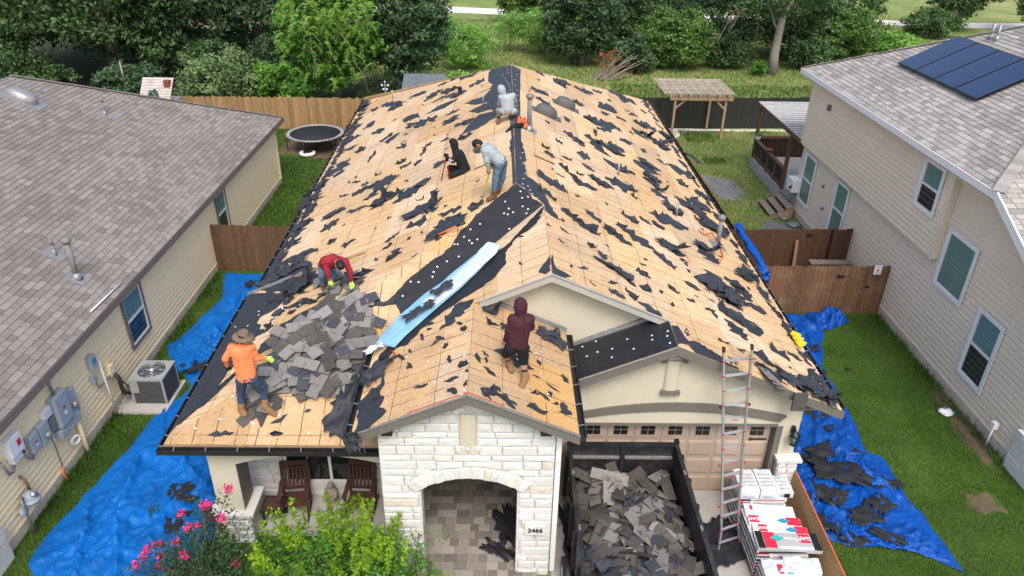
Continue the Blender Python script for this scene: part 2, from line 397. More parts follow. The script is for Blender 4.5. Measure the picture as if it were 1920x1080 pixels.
# arched trim band over the garage door, door frame
def arcpts(x0,x1,z0,zc,n=20):
    return [(x0+(x1-x0)*i/n, z0+(zc-z0)*(1-((i/n)*2-1)**2)) for i in range(n+1)]
def band(b):
    up = arcpts(1.47,6.20,2.47,2.80); lo = arcpts(1.47,6.06,2.30,2.58)
    for (a,c),(d,e) in zip(zip(up,up[1:]), zip(lo,lo[1:])):
        b.prism([(p[0],12.51,p[1]) for p in (d,e,c,a)], (0,.037,0))
wallpart('arched_band', 'trim', band)
wallpart('door_trim', 'trim', lambda b: (b.box(6.06,6.185,12.56,12.8,0,2.165), b.box(1.5,6.06,12.53,12.8,2.165,2.235)))
# niche on the garage gable
NI = MB(); 
NI.prism([(x,12.535,z) for x,z in ((3.44,3.17),(3.74,3.17),(3.74,3.95),(3.44,3.95))], (0,.012,0))
nich = NI.build('niche', 'stucco', HOUSE)
def nicheframe(b):
    for i in range(10):
        a0, a1 = math.pi*i/10, math.pi*(i+1)/10
        b.prism([(3.59+r_*math.cos(a),12.46,3.86+r_*math.sin(a)) for r_,a in ((.17,a0),(.28,a0),(.28,a1),(.17,a1))], (0,.07,0))
wallpart('niche_arch', 'trim', nicheframe, nich); wallpart('niche_sill', 'trim', lambda b: b.box(3.39,3.79,12.45,12.53,3.05,3.14), nich)
# curved plate inside the niche
def nicheplate(b):
    P = [[(3.59+.15*math.cos(a),12.535-.06*math.sin(a),z) for a in [math.pi*i/8 for i in range(9)]] for z in (3.15,3.90)]
    b.grid(P); b.add([P[1][i] for i in range(9)], [tuple(range(9))])
wallpart('niche_plate', 'stucco', nicheplate, nich)
# lower corner stone at the garage
def stones_grid(parent, x0, x1, z0, z1, y, rows, seed, dep=.05, warm=.08, wmin=.22, wmax=.6):
    rnd = random.Random(seed); z = z0
    for h in rows:
        if z >= z1-.02: break
        h = min(h, z1-z); x = x0
        while x < x1-.02:
            w_ = rnd.uniform(wmin, wmax)
            if x1-(x+w_) < .14: w_ = x1-x
            stone([(x+.006,z+.006),(x+w_-.006,z+.006),(x+w_-.006,z+h-.006),(x+.006,z+h-.006)], y, parent, rnd, dep, warm)
            x += w_
        z += h
def stone(poly, y, parent, rnd, dep=.05, warm=.08):
    dep *= .8
    if area(poly) < 0: poly = poly[::-1]
    n = len(poly); cx = sum(p[0] for p in poly)/n; cz = sum(p[1] for p in poly)/n
    d = dep*rnd.uniform(.55,1.15); ins = .016
    k = lambda p: (p[0]+(cx-p[0])*min(.3,ins/max(.03,abs(cx-p[0])))+rnd.uniform(-.004,.004), p[1]+(cz-p[1])*min(.3,ins/max(.03,abs(cz-p[1])))+rnd.uniform(-.004,.004))
    mb = MB(); mid = [k(p) for p in poly]
    vs = [(p[0],y+.01,p[1]) for p in poly] + [(p[0],y-d*.5,p[1]) for p in poly] + [(p[0],y-d*rnd.uniform(.8,1.1),p[1]) for p in mid] + [(cx+rnd.uniform(-.03,.03),y-d*rnd.uniform(1.0,1.3),cz+rnd.uniform(-.02,.02))]
    fs = [tuple(range(n-1,-1,-1))]
    for L in (0,1): fs += [(L*n+i, L*n+(i+1)%n, (L+1)*n+(i+1)%n, (L+1)*n+i) for i in range(n)]
    fs += [(2*n+i, 2*n+(i+1)%n, 3*n) for i in range(n)]
    mb.add(vs, fs); mb.build('stone', 'stone_warm' if rnd.random() < warm else 'stone', parent)
sb = wallpart('stone_base', 'mortar', lambda b: (b.box(6.19,6.64,12.42,12.547,0,1.30), b.box(6.545,6.64,12.55,13.6,0,1.30)))
stones_grid(sb, 6.2,6.64,0,1.30,12.42,[.2,.17,.22,.15,.2,.18,.18],5,warm=.05,wmin=.16,wmax=.35)
cap = wallpart('stone_cap', 'stone', lambda b: b.box(6.14,6.70,12.34,12.6,1.30,1.38), sb)
# porch column on its stone base, arched beam
wallpart('porch_column', 'stucco', lambda b: b.box(-5.82,-5.28,11.3,11.85,.86,2.66))
pb = wallpart('column_base', 'mortar', lambda b: b.box(-5.93,-5.15,11.22,11.95,0,.78))
stones_grid(pb, -5.93,-5.15,0,.78,11.22,[.16,.2,.14,.16,.2],9,warm=.1,wmin=.2,wmax=.5)
wallpart('column_cap', 'stone', lambda b: b.box(-6.0,-5.08,11.14,12.0,.78,.855), pb)
def beam(b):
    lo = arcpts(-5.28,-2.21,2.12,2.37,16)
    for a,c in zip(lo,lo[1:]): b.prism([(a[0],11.3,a[1]),(c[0],11.3,c[1]),(c[0],11.3,2.66),(a[0],11.3,2.66)], (0,.28,0))
wallpart('porch_beam', 'stucco', beam)
wallpart('reveal_trim', 'trim', lambda b: b.box(-5.275,-5.262,11.295,11.83,.9,2.13))
# porch back wall of stone with a double window
pw = wallpart('porch_wall', 'mortar', lambda b: (b.box(-5.6,-4.72,12.45,12.6,0,2.62), b.box(-2.72,-2.2,12.45,12.6,0,2.62), b.box(-4.72,-2.72,12.45,12.6,0,.56), b.box(-4.72,-2.72,12.45,12.6,2.2,2.62)))
stones_grid(pw,-5.6,-4.74,.15,2.6,12.45,[.2,.16,.24,.18,.22,.15,.24,.2,.18,.22,.2,.2],21,dep=.04)
stones_grid(pw,-2.70,-2.22,.15,2.6,12.45,[.22,.18,.2,.2,.16,.24,.2,.18,.22,.2,.2,.2],22,dep=.04,wmin=.2,wmax=.5)
stones_grid(pw,-4.74,-2.70,.15,.56,12.45,[.2,.21],23,dep=.04,warm=.3)
def dbl_window(x0,x1,z0,z1,y,parent,n=2):
    wf = MB(); t=.06
    xs=[x0+(x1-x0)*i/n for i in range(n+1)]
    for x in xs: wf.box(x-t/2,x+t/2,y-.03,y+.05,z0,z1)
    wf.box(x0,x1,y-.032,y+.05,z0-t/2,z0+t/2); wf.box(x0,x1,y-.032,y+.05,z1-t/2,z1+t/2)
    fr = wf.build('window','white_vinyl',parent)
    for a,c in zip(xs,xs[1:]):
        MB().box(a+t/2,c-t/2,y,y+.02,z0+t/2,z1-t/2).build('pane','glass_dark',fr)
        MB().box((a+c)/2-.008,(a+c)/2+.008,y-.004,y-.001,z0+t/2,z1-t/2).build('muntin','trim_light',fr)
dbl_window(-4.69,-2.75,.62,2.15,12.44,pw)
# stone gable at the entry: backing with an arched opening, stones one by one
AX0, AX1, ASP, ACR = -1.50, .40, 2.33, 2.63
def arcz(x, x0=AX0, x1=AX1, s=ASP, c=ACR):
    t = (x-x0)/(x1-x0)*2-1
    return s+(c-s)*(1-t*t) if -1 < t < 1 else -9
GY = 10.43
def gz(x): return (PG.z(x,10.4) if x < -.55 else PGR.z(x,10.4)) - .13
def gback(b):
    b.box(-2.2,AX0,GY,GY+.32,0,2.3); b.box(AX1,1.04,GY,GY+.32,0,2.3)
    xs = [-2.2,AX0]+[AX0+(AX1-AX0)*i/14 for i in range(1,14)]+[AX1,1.04]; xs = sorted(set(xs+[-.55]))
    for a,c in zip(xs,xs[1:]):
        za = max(2.3,arcz(a)); zc = max(2.3,arcz(c))
        b.prism([(a,GY,za),(c,GY,zc),(c,GY,gz(c)),(a,GY,gz(a))],(0,.32,0))
gs = wallpart('stone_gable', 'mortar', gback)
NX0, NX1, NZ0, NZ1 = -.72,-.40,3.42,4.16
def vous(cx, zc, r0, r1, a0, a1, n, seed, sxz=1.):
    rnd = random.Random(seed)
    for i in range(n):
        p, q = a0+(a1-a0)*i/n+.008, a0+(a1-a0)*(i+1)/n-.008; e = rnd.uniform(-.02,.03)
        stone([(cx+r_*math.cos(t), zc+r_*math.sin(t)*sxz) for r_,t in ((r0,p),(r0,q),(r1+e,q),(r1+e,p))], GY-.015, gs, rnd, .06, .05)
# voussoirs of the big arch on a circle through springing and crown
hw = (AX1-AX0)/2; rise = ACR-ASP; RAD = (hw*hw+rise*rise)/(2*rise); ccz = ACR-RAD; ha = math.asin(hw/RAD)
vous((AX0+AX1)/2, ccz, RAD, RAD+.27, math.pi/2+ha+.03, math.pi/2-ha-.03, 19, 3)
def outer(x):
    dx = x-(AX0+AX1)/2; r_ = RAD+.29
    return ccz+math.sqrt(r_*r_-dx*dx) if abs(dx) < hw+.14 else -9
rnd = random.Random(11); z = 0.; rows = [.19,.22,.15,.24,.17,.20,.14,.23,.18,.16,.22,.14,.2,.24,.16,.2,.15,.22,.18,.14,.2,.2,.16,.2,.2]
for ri, h in enumerate(rows):
    x = -2.2 - (.0 if ri % 2 else rnd.uniform(0,.1))
    x = -2.2
    while x < 1.04-.01:
        w_ = rnd.uniform(.26,.72)
        if 1.04-(x+w_) < .16: w_ = 1.04-x
        xa, xb, za, zb = x+.006, x+w_-.006, z+.006, z+h-.006
        x += w_
        spans = []
        if zb < ASP+.02:      # beside the opening
            if xa < AX0: spans.append((xa, min(xb,AX0)))
            if xb > AX1: spans.append((max(xa,AX1), xb))
        elif za < NZ1-.06 and zb > NZ0 and xa < NX1 and xb > NX0:
            if xa < NX0-.05: spans.append((xa,NX0-.006))
            if xb > NX1+.05: spans.append((NX1+.006,xb))
        else: spans.append((xa,xb))
        for a, c in spans:
            if c-a < .07: continue
            ks = sorted(set([a,c]+[a+(c-a)*i/5 for i in range(1,5)]+([-.55] if a < -.55 < c else [])))
            def low(k):
                o = max(za, outer(k)) if zb > ASP+.02 else za
                if NX0-.06 < k < NX1+.06 and NZ1-.2 < za < NZ1+.16 and zb > NZ1: o = max(o, NZ1+.13)
                return o
            ok = [k for k in ks if min(zb, gz(k)-.005)-low(k) > .035]
            if len(ok) < 2 or ok[-1]-ok[0] < .06: continue
            poly = [(k,low(k)) for k in ok] + [(k,min(zb,gz(k)-.005)) for k in reversed(ok)]
            pp = []
            for i,p in enumerate(poly):      # drop collinear points
                q, s_ = poly[i-1], poly[(i+1)%len(poly)]
                if abs((p[0]-q[0])*(s_[1]-q[1])-(p[1]-q[1])*(s_[0]-q[0])) > 1e-5: pp.append(p)
            stone(pp, GY, gs, rnd, .05, .04)
    z += h
# the small niche of the entry gable
wallpart('niche_plate', 'stucco', lambda b: b.grid([[(-.56+.155*math.cos(a),GY-.006-.045*math.sin(a),z_) for a in [math.pi*i/8 for i in range(9)]] for z_ in (NZ0,NZ1)]), gs)
vous(-.56, NZ1-.06, .2, .34, math.pi*.84, math.pi*.16, 5, 8, .75)
for i in range(5): stone([(NX0-.06+.09*i,NZ0-.14),(NX0+.02+.09*i,NZ0-.14),(NX0+.02+.09*i,NZ0-.01),(NX0-.06+.09*i,NZ0-.01)], GY-.01, gs, rnd, .06)
# pier inner faces
for zz in range(11):
    for xx, sgn in ((AX0,1),(AX1,-1)):
        z0_ = zz*.21+.005
        mb = MB().box(xx if sgn>0 else xx-.035, xx+.035 if sgn>0 else xx, GY-.02, GY+.31, z0_, z0_+.195); mb.build('stone', 'stone_warm' if zz%4==1 else 'stone', gs)
# house number plaque
pq = MB().box(.53,.93,GY-.105,GY-.06,1.235,1.475).build('number_plaque','stone',gs)
def text(body, size, name, m_, parent, M, extrude=.004, bold=0.):
    cu = bpy.data.curves.new(name,'FONT'); cu.body = body; cu.size = size; cu.extrude = extrude; cu.align_x = 'CENTER'; cu.align_y = 'CENTER'; cu.offset = bold
    o = bpy.data.objects.new(name,cu); COL.objects.link(o); dg = bpy.context.evaluated_depsgraph_get(); dg.update()
    me = bpy.data.meshes.new_from_object(o.evaluated_get(dg)); bpy.data.objects.remove(o); bpy.data.curves.remove(cu)
    me.transform(M); me.materials.clear(); me.materials.append(MATS[m_]); me.name = name
    off = root_loc(parent); me.transform(Matrix.Translation(-off)); return link(name, me, parent)
text('3466', .15, 'house_number', 'black_iron', pq, Matrix.Translation((.73,GY-.110,1.352)) @ Matrix.Rotation(R(90),4,'X'), bold=.004)
# rake boards and fascias
def board(pl, a, b_, m_='trim', h=.2, t=.035, out=(0,-1,0), parent=HOUSE, name='rake_board', top=.012):
    mb = MB(); p = pl.P(*a)+Vector((0,0,top)); q = pl.P(*b_)+Vector((0,0,top)); o = Vector(out)*t
    mb.hexa([p-Vector((0,0,h)), q-Vector((0,0,h)), q-Vector((0,0,h))+o, p-Vector((0,0,h))+o], [p,q,q+o,p+o]); return mb.build(name, m_, parent)
board(PG,(-2.62,10.15),(-.55,10.15)); board(PGR,(-.55,10.15),(1.44,10.15))
board(PG,(-.42,13.25),(1.05,13.25),'trim_light',h=.17); board(PR,(1.05,13.25),(3.62,13.25),'trim_light',h=.17)
board(PK,(1.5,12.25),(3.55,12.25)); board(PR,(3.55,12.25),(7.24,12.25))
for a,b_,pl in (((-2.62,10.12),(-.55,10.12),PG),((-.55,10.12),(1.44,10.12),PGR),((1.5,12.22),(3.55,12.22),PK)):
    MB().bar(pl.P(*a)+Vector((0,-.01,.02)), pl.P(*b_)+Vector((0,-.01,.02)), .035,.012).build('drip_edge','galv',HOUSE)
for a,b_,pl in (((-.42,13.22),(1.05,13.22),PG),((1.05,13.22),(3.62,13.22),PR)):
    MB().bar(pl.P(*a)+Vector((0,-.01,.02)), pl.P(*b_)+Vector((0,-.01,.02)), .05,.012).build('drip_edge','trim_light',HOUSE)
mat('edge_red',(.45,.10,.08),.7)
for a,b_,pl in (((-1.6,10.19),(-.55,10.19),PG),((-.55,10.19),(.1,10.19),PGR)):
    MB().bar(pl.P(*a)+Vector((0,0,.022)), pl.P(*b_)+Vector((0,0,.022)), .02,.012).build('red_panel_edge','edge_red',HOUSE)
for bx in (-1.99,.84): MB().box(bx-.1,bx+.1,10.2,10.42,gz(bx)-.20,gz(bx)-.03).build('eave_return','gutter_black',HOUSE)
# gutters: open troughs with hangers
def gutter(a, b_, out, parent=HOUSE, wd=.12, ht=.11, step=.61, hang='alu'):
    a = Vector(a); b_ = Vector(b_); o = Vector(out).normalized(); mb = MB(); z = Vector((0,0,1)); d = (b_-a).normalized(); ln = (b_-a).length
    def pr(p, lo, hi, off0, off1): mb.hexa([a+o*off0+z*lo, b_+o*off0+z*lo, b_+o*off1+z*lo, a+o*off1+z*lo],[a+o*off0+z*hi, b_+o*off0+z*hi, b_+o*off1+z*hi, a+o*off1+z*hi])
    pr(0,-ht,0,.0,.008); pr(0,-ht,-ht+.008,.008,wd-.008); pr(0,-ht,.0,wd-.008,wd); pr(0,-.012,.004,wd,wd+.014)
    for e in (a,b_-d*.008): mb.hexa([e+o*.008-z*ht, e+d*.008+o*.008-z*ht, e+d*.008+o*(wd-.008)-z*ht, e+o*(wd-.008)-z*ht],[e+o*.008, e+d*.008+o*.008, e+d*.008+o*(wd-.008), e+o*(wd-.008)])
    g = mb.build('gutter','gutter_black',parent); t = step*.5
    while t < ln:
        MB().bar(a+d*t-z*.005, a+d*(t+.03)+o*wd+z*.006, .022,.012).build('gutter_hanger',hang,g); t += step
    return g
def eave(pl, a, b_, out, **k):
    p = pl.P(*a)-Vector((0,0,.045)); q = pl.P(*b_)-Vector((0,0,.045))
    MB().hexa([p-Vector((0,0,.125)),q-Vector((0,0,.125)),q-Vector((0,0,.125))-Vector(out)*.03,p-Vector((0,0,.125))-Vector(out)*.03],[p,q,q-Vector(out)*.03,p-Vector(out)*.03]).build('fascia','trim',HOUSE)
    return gutter(p+Vector(out)*.004-Vector((0,0,.01)), q+Vector(out)*.004-Vector((0,0,.01)), out, **k)
eave(PF,(-6.57,11.05),(-2.27,11.05),(0,-1,0)); eave(PL,(-6.45,11.06),(-6.6,17.0),(-1,0,0)); eave(PL,(-6.4,17.02),(-6.9,36.8),(-1,0,0)); eave(PR,(7.22,12.45),(7.3,37.),(1,0,0))
eave(PGR,(1.42,10.17),(1.42,13.52),(1,0,0),wd=.13); eave(PG,(-2.6,10.17),(-2.6,13.3),(-1,0,0),wd=.13)
# metal edge where the porch wing meets the main slope
MB().bar(PL.P(-6.62,17.0,.05),PL.P(-4.9,17.0,.05),.06,.06).build('edge_metal','galv',HOUSE)
MB().bar(PL.P(-5.3,16.96,.03),PL.P(-3.4,16.75,.03),.05,.05).build('edge_board','wood_raw',HOUSE)
for yy in (20.6,25.0,30.2): MB().tube([(7.36,yy,2.6),(7.36,yy,.1)],.035,8).build('downspout','white_vinyl',HOUSE)
mb = MB(); mb.box(1.06,1.16,10.46,10.56,.05,3.75); mb.build('downspout','white_vinyl',HOUSE)
# soffits
MB().box(-6.4,-5.85,11.1,36.5,2.56,2.58).build('soffit','soffit',HOUSE); MB().box(6.55,7.2,12.6,36.5,2.58,2.60).build('soffit','soffit',HOUSE)
MB().box(-6.4,-2.3,11.08,11.29,2.655,2.67).build('soffit','soffit',HOUSE)
# garage door with its panels and windows
GD = MB().box(1.15,6.05,12.80,12.84,.02,2.16).build('garage_door','door_tan',HOUSE)
for r_ in range(4):
    for c in range(8):
        x0 = 1.20+.608*c; x1 = x0+.565; z0 = .06+r_*.525; z1 = z0+.44
        if r_ == 3:
            MB().box(x0,x1,12.782,12.798,z0+.02,z1-.02).build('door_panel','door_tan',GD)
            wp = MB()
            for i in range(2):
                for j in range(2): wp.box(x0+.13+i*.16,x0+.275+i*.16,12.770,12.780,z0+.09+j*.145,z0+.215+j*.145)
            wp.build('window_pane','black_iron',GD)
        else:
            mb = MB(); ins = .05
            mb.hexa([(x0,12.797,z0),(x1,12.797,z0),(x1,12.797,z1),(x0,12.797,z1)],[(x0+ins,12.775,z0+ins),(x1-ins,12.775,z0+ins),(x1-ins,12.775,z1-ins),(x0+ins,12.775,z1-ins)]); mb.build('door_panel','door_tan',GD)
for z_ in (1.62,.55):
    mb = MB().bar((5.62,12.768,z_),(5.98,12.768,z_),.012,.035,up=(0,0,1)); mb.lathe((5.63,12.768,z_),[(.0,-.01),(.04,-.01),(.04,.01),(0,.01)],8,ax=(0,1,0)); mb.build('strap_hinge','black_iron',GD)
# wall lantern by the garage
LN = thing('wall_lantern',(6.40,12.5,1.8),'black iron wall lantern with glass panes beside the garage door','lantern')
mb = MB(); mb.box(6.36,6.44,12.47,12.55,2.02,2.2); mb.bar((6.40,12.5,2.18),(6.40,12.36,2.2),.02,.02); mb.lathe((6.40,12.36,2.06),[(.13,0),(.10,.05),(.02,.12),(.0,.13)],4); mb.lathe((6.40,12.36,1.80),[(.07,0),(.09,.02),(.07,.03)],4)
for i in range(4):
    a = math.pi/4*0+math.pi/2*i; mb.bar((6.40+.08*math.cos(a),12.36+.08*math.sin(a),1.82),(6.40+.12*math.cos(a),12.36+.12*math.sin(a),2.07),.014,.014)
mb.build('frame','black_iron',LN); MB().lathe((6.40,12.36,1.83),[(.06,0),(.10,.23)],4).build('glass','glass_blind',LN)
# vents on the stripped roof
def pipe_vent(pl, px, py, hgt, r_, parent=HOUSE, m_='vent_grey', flash=True, cap_=True, name='vent_pipe', base=.22):
    p = pl.at(px,py); mb = MB(); mb.tube([p-Vector((0,0,.05)),p+Vector((0,0,hgt))],r_,12)
    o = mb.build(name,m_,parent)
    if cap_: MB().lathe(p+Vector((0,0,hgt-.02)),[(r_*1.3,0),(r_*1.75,.05),(r_*1.7,.11),(r_*.6,.16)],14).build('vent_cap',m_,o)
    if flash:
        f = MB(); f.lathe(p,[(r_*2.1,-.02),(r_*1.5,.08),(r_*1.05,.16)],14)
        q = pl.uv(p); f.hexa([pl.xyz(q[0]+a*base,q[1]+b_*base*1.15,.018) for a,b_ in ((-1,-1),(1,-1),(1,1),(-1,1))],[pl.xyz(q[0]+a*base,q[1]+b_*base*1.15,.023) for a,b_ in ((-1,-1),(1,-1),(1,1),(-1,1))]); f.build('flashing','galv',o)
    return o
pipe_vent(PR,992,244,1.02,.075); pipe_vent(PR,1345,462,.86,.065)
for px,py in ((736,186),(906,196)): pipe_vent(PL,px,py,.42,.03,flash=False,cap_=False,m_='galv')
for px,py in ((1159,329),(1268,406)): pipe_vent(PR,px,py,.42,.03,flash=False,cap_=False,m_='galv')
def turtle(pl, px, py, parent, L_=.42, W_=.27, m_='vent_grey', rot=0.):
    p = pl.at(px,py); q = pl.uv(p); mb = MB(); P = []
    for i in range(9):
        t = i/8*math.pi/2
        P.append([pl.xyz(q[0]+W_*math.cos(t)**.55*math.cos(a),q[1]+L_*math.cos(t)**.55*math.sin(a),.03+.30*math.sin(t)) for a in [2*math.pi*k/20 for k in range(21)]])
    mb.grid(P); o = mb.build('roof_vent',m_,parent)
    MB().hexa([pl.xyz(q[0]+a*W_*1.12,q[1]+b_*L_*1.2,.018) for a,b_ in ((-1,-1.2),(1,-1.2),(1,1),(-1,1))],[pl.xyz(q[0]+a*W_*1.12,q[1]+b_*L_*1.2,.03) for a,b_ in ((-1,-1.2),(1,-1.2),(1,1),(-1,1))]).build('flange',m_,o)
turtle(PR,1022,214,HOUSE,m_='vent_dark'); turtle(PR,1058,199,HOUSE,m_='vent_dark')
# vent slots with raw edges: black plates paint the dark of the openings
for pl,px,py in ((PL,910,310),(PL,913,169),(PR,1020,300),(PR,1103,168 if False else 300)):
    if px == 1103: continue
    q = pl.uv(pl.at(px,py)); a,b_ = .07,.34
    MB().hexa([pl.xyz(q[0]+i*a,q[1]+j*b_,.0128) for i,j in ((-1,-1),(1,-1),(1,1),(-1,1))],[pl.xyz(q[0]+i*a,q[1]+j*b_,.0142) for i,j in ((-1,-1),(1,-1),(1,1),(-1,1))]).build('slot_shade_plate','black_iron',HOUSE)
    f = MB(); f.hexa([pl.xyz(q[0]+i*a,q[1]+j,.0145) for i,j in ((.3,-b_),(1,-b_),(1,b_),(.3,b_))],[pl.xyz(q[0]+i*a,q[1]+j,.02) for i,j in ((.3,-b_),(1,-b_),(1,b_),(.3,b_))]); f.build('slot_edge','wood_raw',HOUSE)
# ------------------------------------------------------------------ the setting
def ground_mat(name, cols, scale=.35, fine=9., bump=.03, mixsharp=(.42,.6), bare=None, bare_amt=(.6,.72), bscale=14.):
    m = bpy.data.materials.new(name); m.use_nodes = True; n = m.node_tree.nodes; l = m.node_tree.links; b = n['Principled BSDF']
    b.inputs['Roughness'].default_value = .95; b.inputs['Specular IOR Level'].default_value = .1
    tc = n.new('ShaderNodeTexCoord')
    def nz(s, d=5, r_=.6, off=0):
        mp = n.new('ShaderNodeMapping'); mp.inputs['Location'].default_value = (off, off*1.7, 0); l.new(tc.outputs['Object'], mp.inputs[0])
        t = n.new('ShaderNodeTexNoise'); t.inputs['Scale'].default_value = s; t.inputs['Detail'].default_value = d; t.inputs['Roughness'].default_value = r_; l.new(mp.outputs[0], t.inputs['Vector']); return t.outputs['Fac']
    def mr(x, a, c):
        k = n.new('ShaderNodeMapRange'); k.inputs[1].default_value = a; k.inputs[2].default_value = c; l.new(x, k.inputs[0]); return k.outputs[0]
    def mix(f, A, B):
        k = n.new('ShaderNodeMix'); k.data_type = 'RGBA'; l.new(f, k.inputs['Factor'])
        for s_, q in (('A', A), ('B', B)):
            if isinstance(q, tuple): k.inputs[s_].default_value = (*q, 1)
            else: l.new(q, k.inputs[s_])
        return k.outputs['Result']
    c = mix(mr(nz(scale), *mixsharp), cols[0], cols[1]); c = mix(mr(nz(scale*2.7, off=5), .48, .68), c, cols[2])
    c = mix(mr(nz(fine, 6, .75, 9), .35, .75), c, cols[3])
    if bare: c = mix(mr(nz(scale*1.6, 5, .65, 31), *bare_amt), c, bare)
    l.new(c, b.inputs['Base Color'])
    bp = n.new('ShaderNodeBump'); bp.inputs['Distance'].default_value = bump; l.new(nz(bscale, 6, .8, 3), bp.inputs['Height']); l.new(bp.outputs[0], b.inputs['Normal'])
    MATS[name] = m
ground_mat('field', ((.14,.22,.05),(.33,.31,.14),(.11,.19,.045),(.20,.25,.085)), .16, 3.5, .12, (.40,.62), bare=(.27,.21,.14), bare_amt=(.63,.74), bscale=5)
ground_mat('lawn', ((.034,.078,.011),(.058,.108,.016),(.042,.084,.014),(.078,.128,.026)), .5, 22, .03, bare=(.17,.13,.075), bare_amt=(.70,.80), bscale=40)
ground_mat('back_lawn', ((.075,.125,.028),(.15,.155,.055),(.055,.115,.022),(.12,.15,.05)), .45, 16, .03, bare=(.22,.17,.10), bare_amt=(.62,.74), bscale=30)
ground_mat('gravel_dark', ((.10,.105,.11),(.16,.16,.16),(.07,.075,.08),(.20,.20,.20)), 2, 40, .03, bscale=60)
ground_mat('caliche', ((.62,.58,.51),(.70,.67,.60),(.55,.49,.42),(.68,.64,.57)), .5, 12, .03, bscale=10)
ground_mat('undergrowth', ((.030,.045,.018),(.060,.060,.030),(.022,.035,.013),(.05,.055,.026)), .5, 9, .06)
ground_mat('earth', ((.10,.075,.05),(.15,.11,.07),(.08,.06,.04),(.13,.10,.065)), .7, 14, .03)
def sheet(name, pts, m_, z, kind='structure'):
    mb = MB(); mb.add([(x,y,z) for x,y in pts], [tuple(range(len(pts)))]); return mb.build(name, m_, kind=kind, origin=(0,0,0))
def rag(pts, amp=.2, sub=5, seed=1):
    rnd = random.Random(seed); out = []
    for i in range(len(pts)):
        a, b_ = Vector((*pts[i],0)), Vector((*pts[(i+1)%len(pts)],0))
        for k in range(sub):
            p = a.lerp(b_,k/sub); out.append((p.x+rnd.uniform(-amp,amp),p.y+rnd.uniform(-amp,amp)))
    return out
sheet('ground', [(-500,-60),(500,-60),(500,900),(-500,900)], 'field', 0)
sheet('side_lawn', [(-14,2),(-2,2),(-2,24),(-14,24)], 'lawn', .004)
sheet('side_lawn', [(4,2),(18,2),(18,21),(4,21)], 'lawn', .004)
sheet('rear_lawn', [(-26,24),(-5,24),(-5,40.6),(-26,40.6)], 'lawn', .004)
sheet('rear_lawn', [(5,21),(26,21),(26,41.8),(5,41.8)], 'back_lawn', .004)
sheet('gravel_patch', rag([(9.5,34.2),(10.9,33.6),(11.2,31.9),(10.5,30.4),(9.6,31.4)],.3,5,3), 'gravel_dark', .008)
sheet('gravel_patch', rag([(11.0,28.7),(12.3,28.5),(12.3,25.4),(10.7,25.6),(10.5,27.2)],.25,4,13), 'gravel_dark', .008)
sheet('limestone_strip', rag([(7.6,40.2),(9.8,40.0),(10.6,41.2),(18,41.5),(18,41.75),(7.6,41.75)],.12,5,4), 'caliche', .008)
sheet('worn_earth', rag([(-11.6,36.2),(-8,35.2),(-7.4,38.6),(-11.4,38.9)],.35,5,5), 'earth', .008)
sheet('worn_earth', rag([(11.9,13.2),(12.55,14.2),(12.55,17.6),(12.1,16.4)],.14,5,6), 'earth', .008)
sheet('worn_earth', rag([(10.9,12.2),(11.6,12.1),(11.7,12.7),(11.0,12.8)],.18,4,12), 'earth', .008)
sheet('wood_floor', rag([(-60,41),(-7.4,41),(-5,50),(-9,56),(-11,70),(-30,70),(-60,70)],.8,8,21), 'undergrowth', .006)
sheet('dirt_road', rag([(-60,83.0),(-25,80.5),(-8,82.5),(4,80.2),(22,80),(70,76),(70,79.5),(24,83),(5,83.5),(-6,86.5),(-25,84.0),(-60,87)],.5,6,8), 'caliche', .008)
sheet('dirt_road', rag([(-40,71),(-21,73.8),(-14,75.5),(-14,77.4),(-21,77.2),(-40,75)],.5,4,9), 'earth', .010)
sheet('driveway', [(1.1,0),(6.62,0),(6.62,12.9),(1.1,12.9)], 'concrete', .02)
mb = MB(); mb.box(1.1,6.62,11.72,11.735,.0205,.0225); mb.build('driveway_joint','gutter_black',kind='structure')
# porch floor and tiled entry
PF_ = MB().box(-5.95,-1.95,11.4,12.45,0,.15).build('porch_floor','concrete',kind='structure')
EF = MB().box(-1.95,.80,8.6,14.4,0,.085).build('entry_floor','mortar',kind='structure')
mat('tile', (.25,.222,.195), .55, .10, 9, objvar=.42, spec=.35, bump=.002, bscale=40)
rnd = random.Random(4); y = 8.6
while y < 14.2:
    x = -1.95; h = .205
    while x < .79:
        w_ = rnd.choice((.205,.205,.31,.41)); 
        if x+w_ > .74: w_ = .80-x
        MB().box(x+.003,x+w_-.003,y+.003,y+h-.003,.08,.0945+rnd.uniform(0,.002)).build('tile','tile',EF); x += w_
    y += h
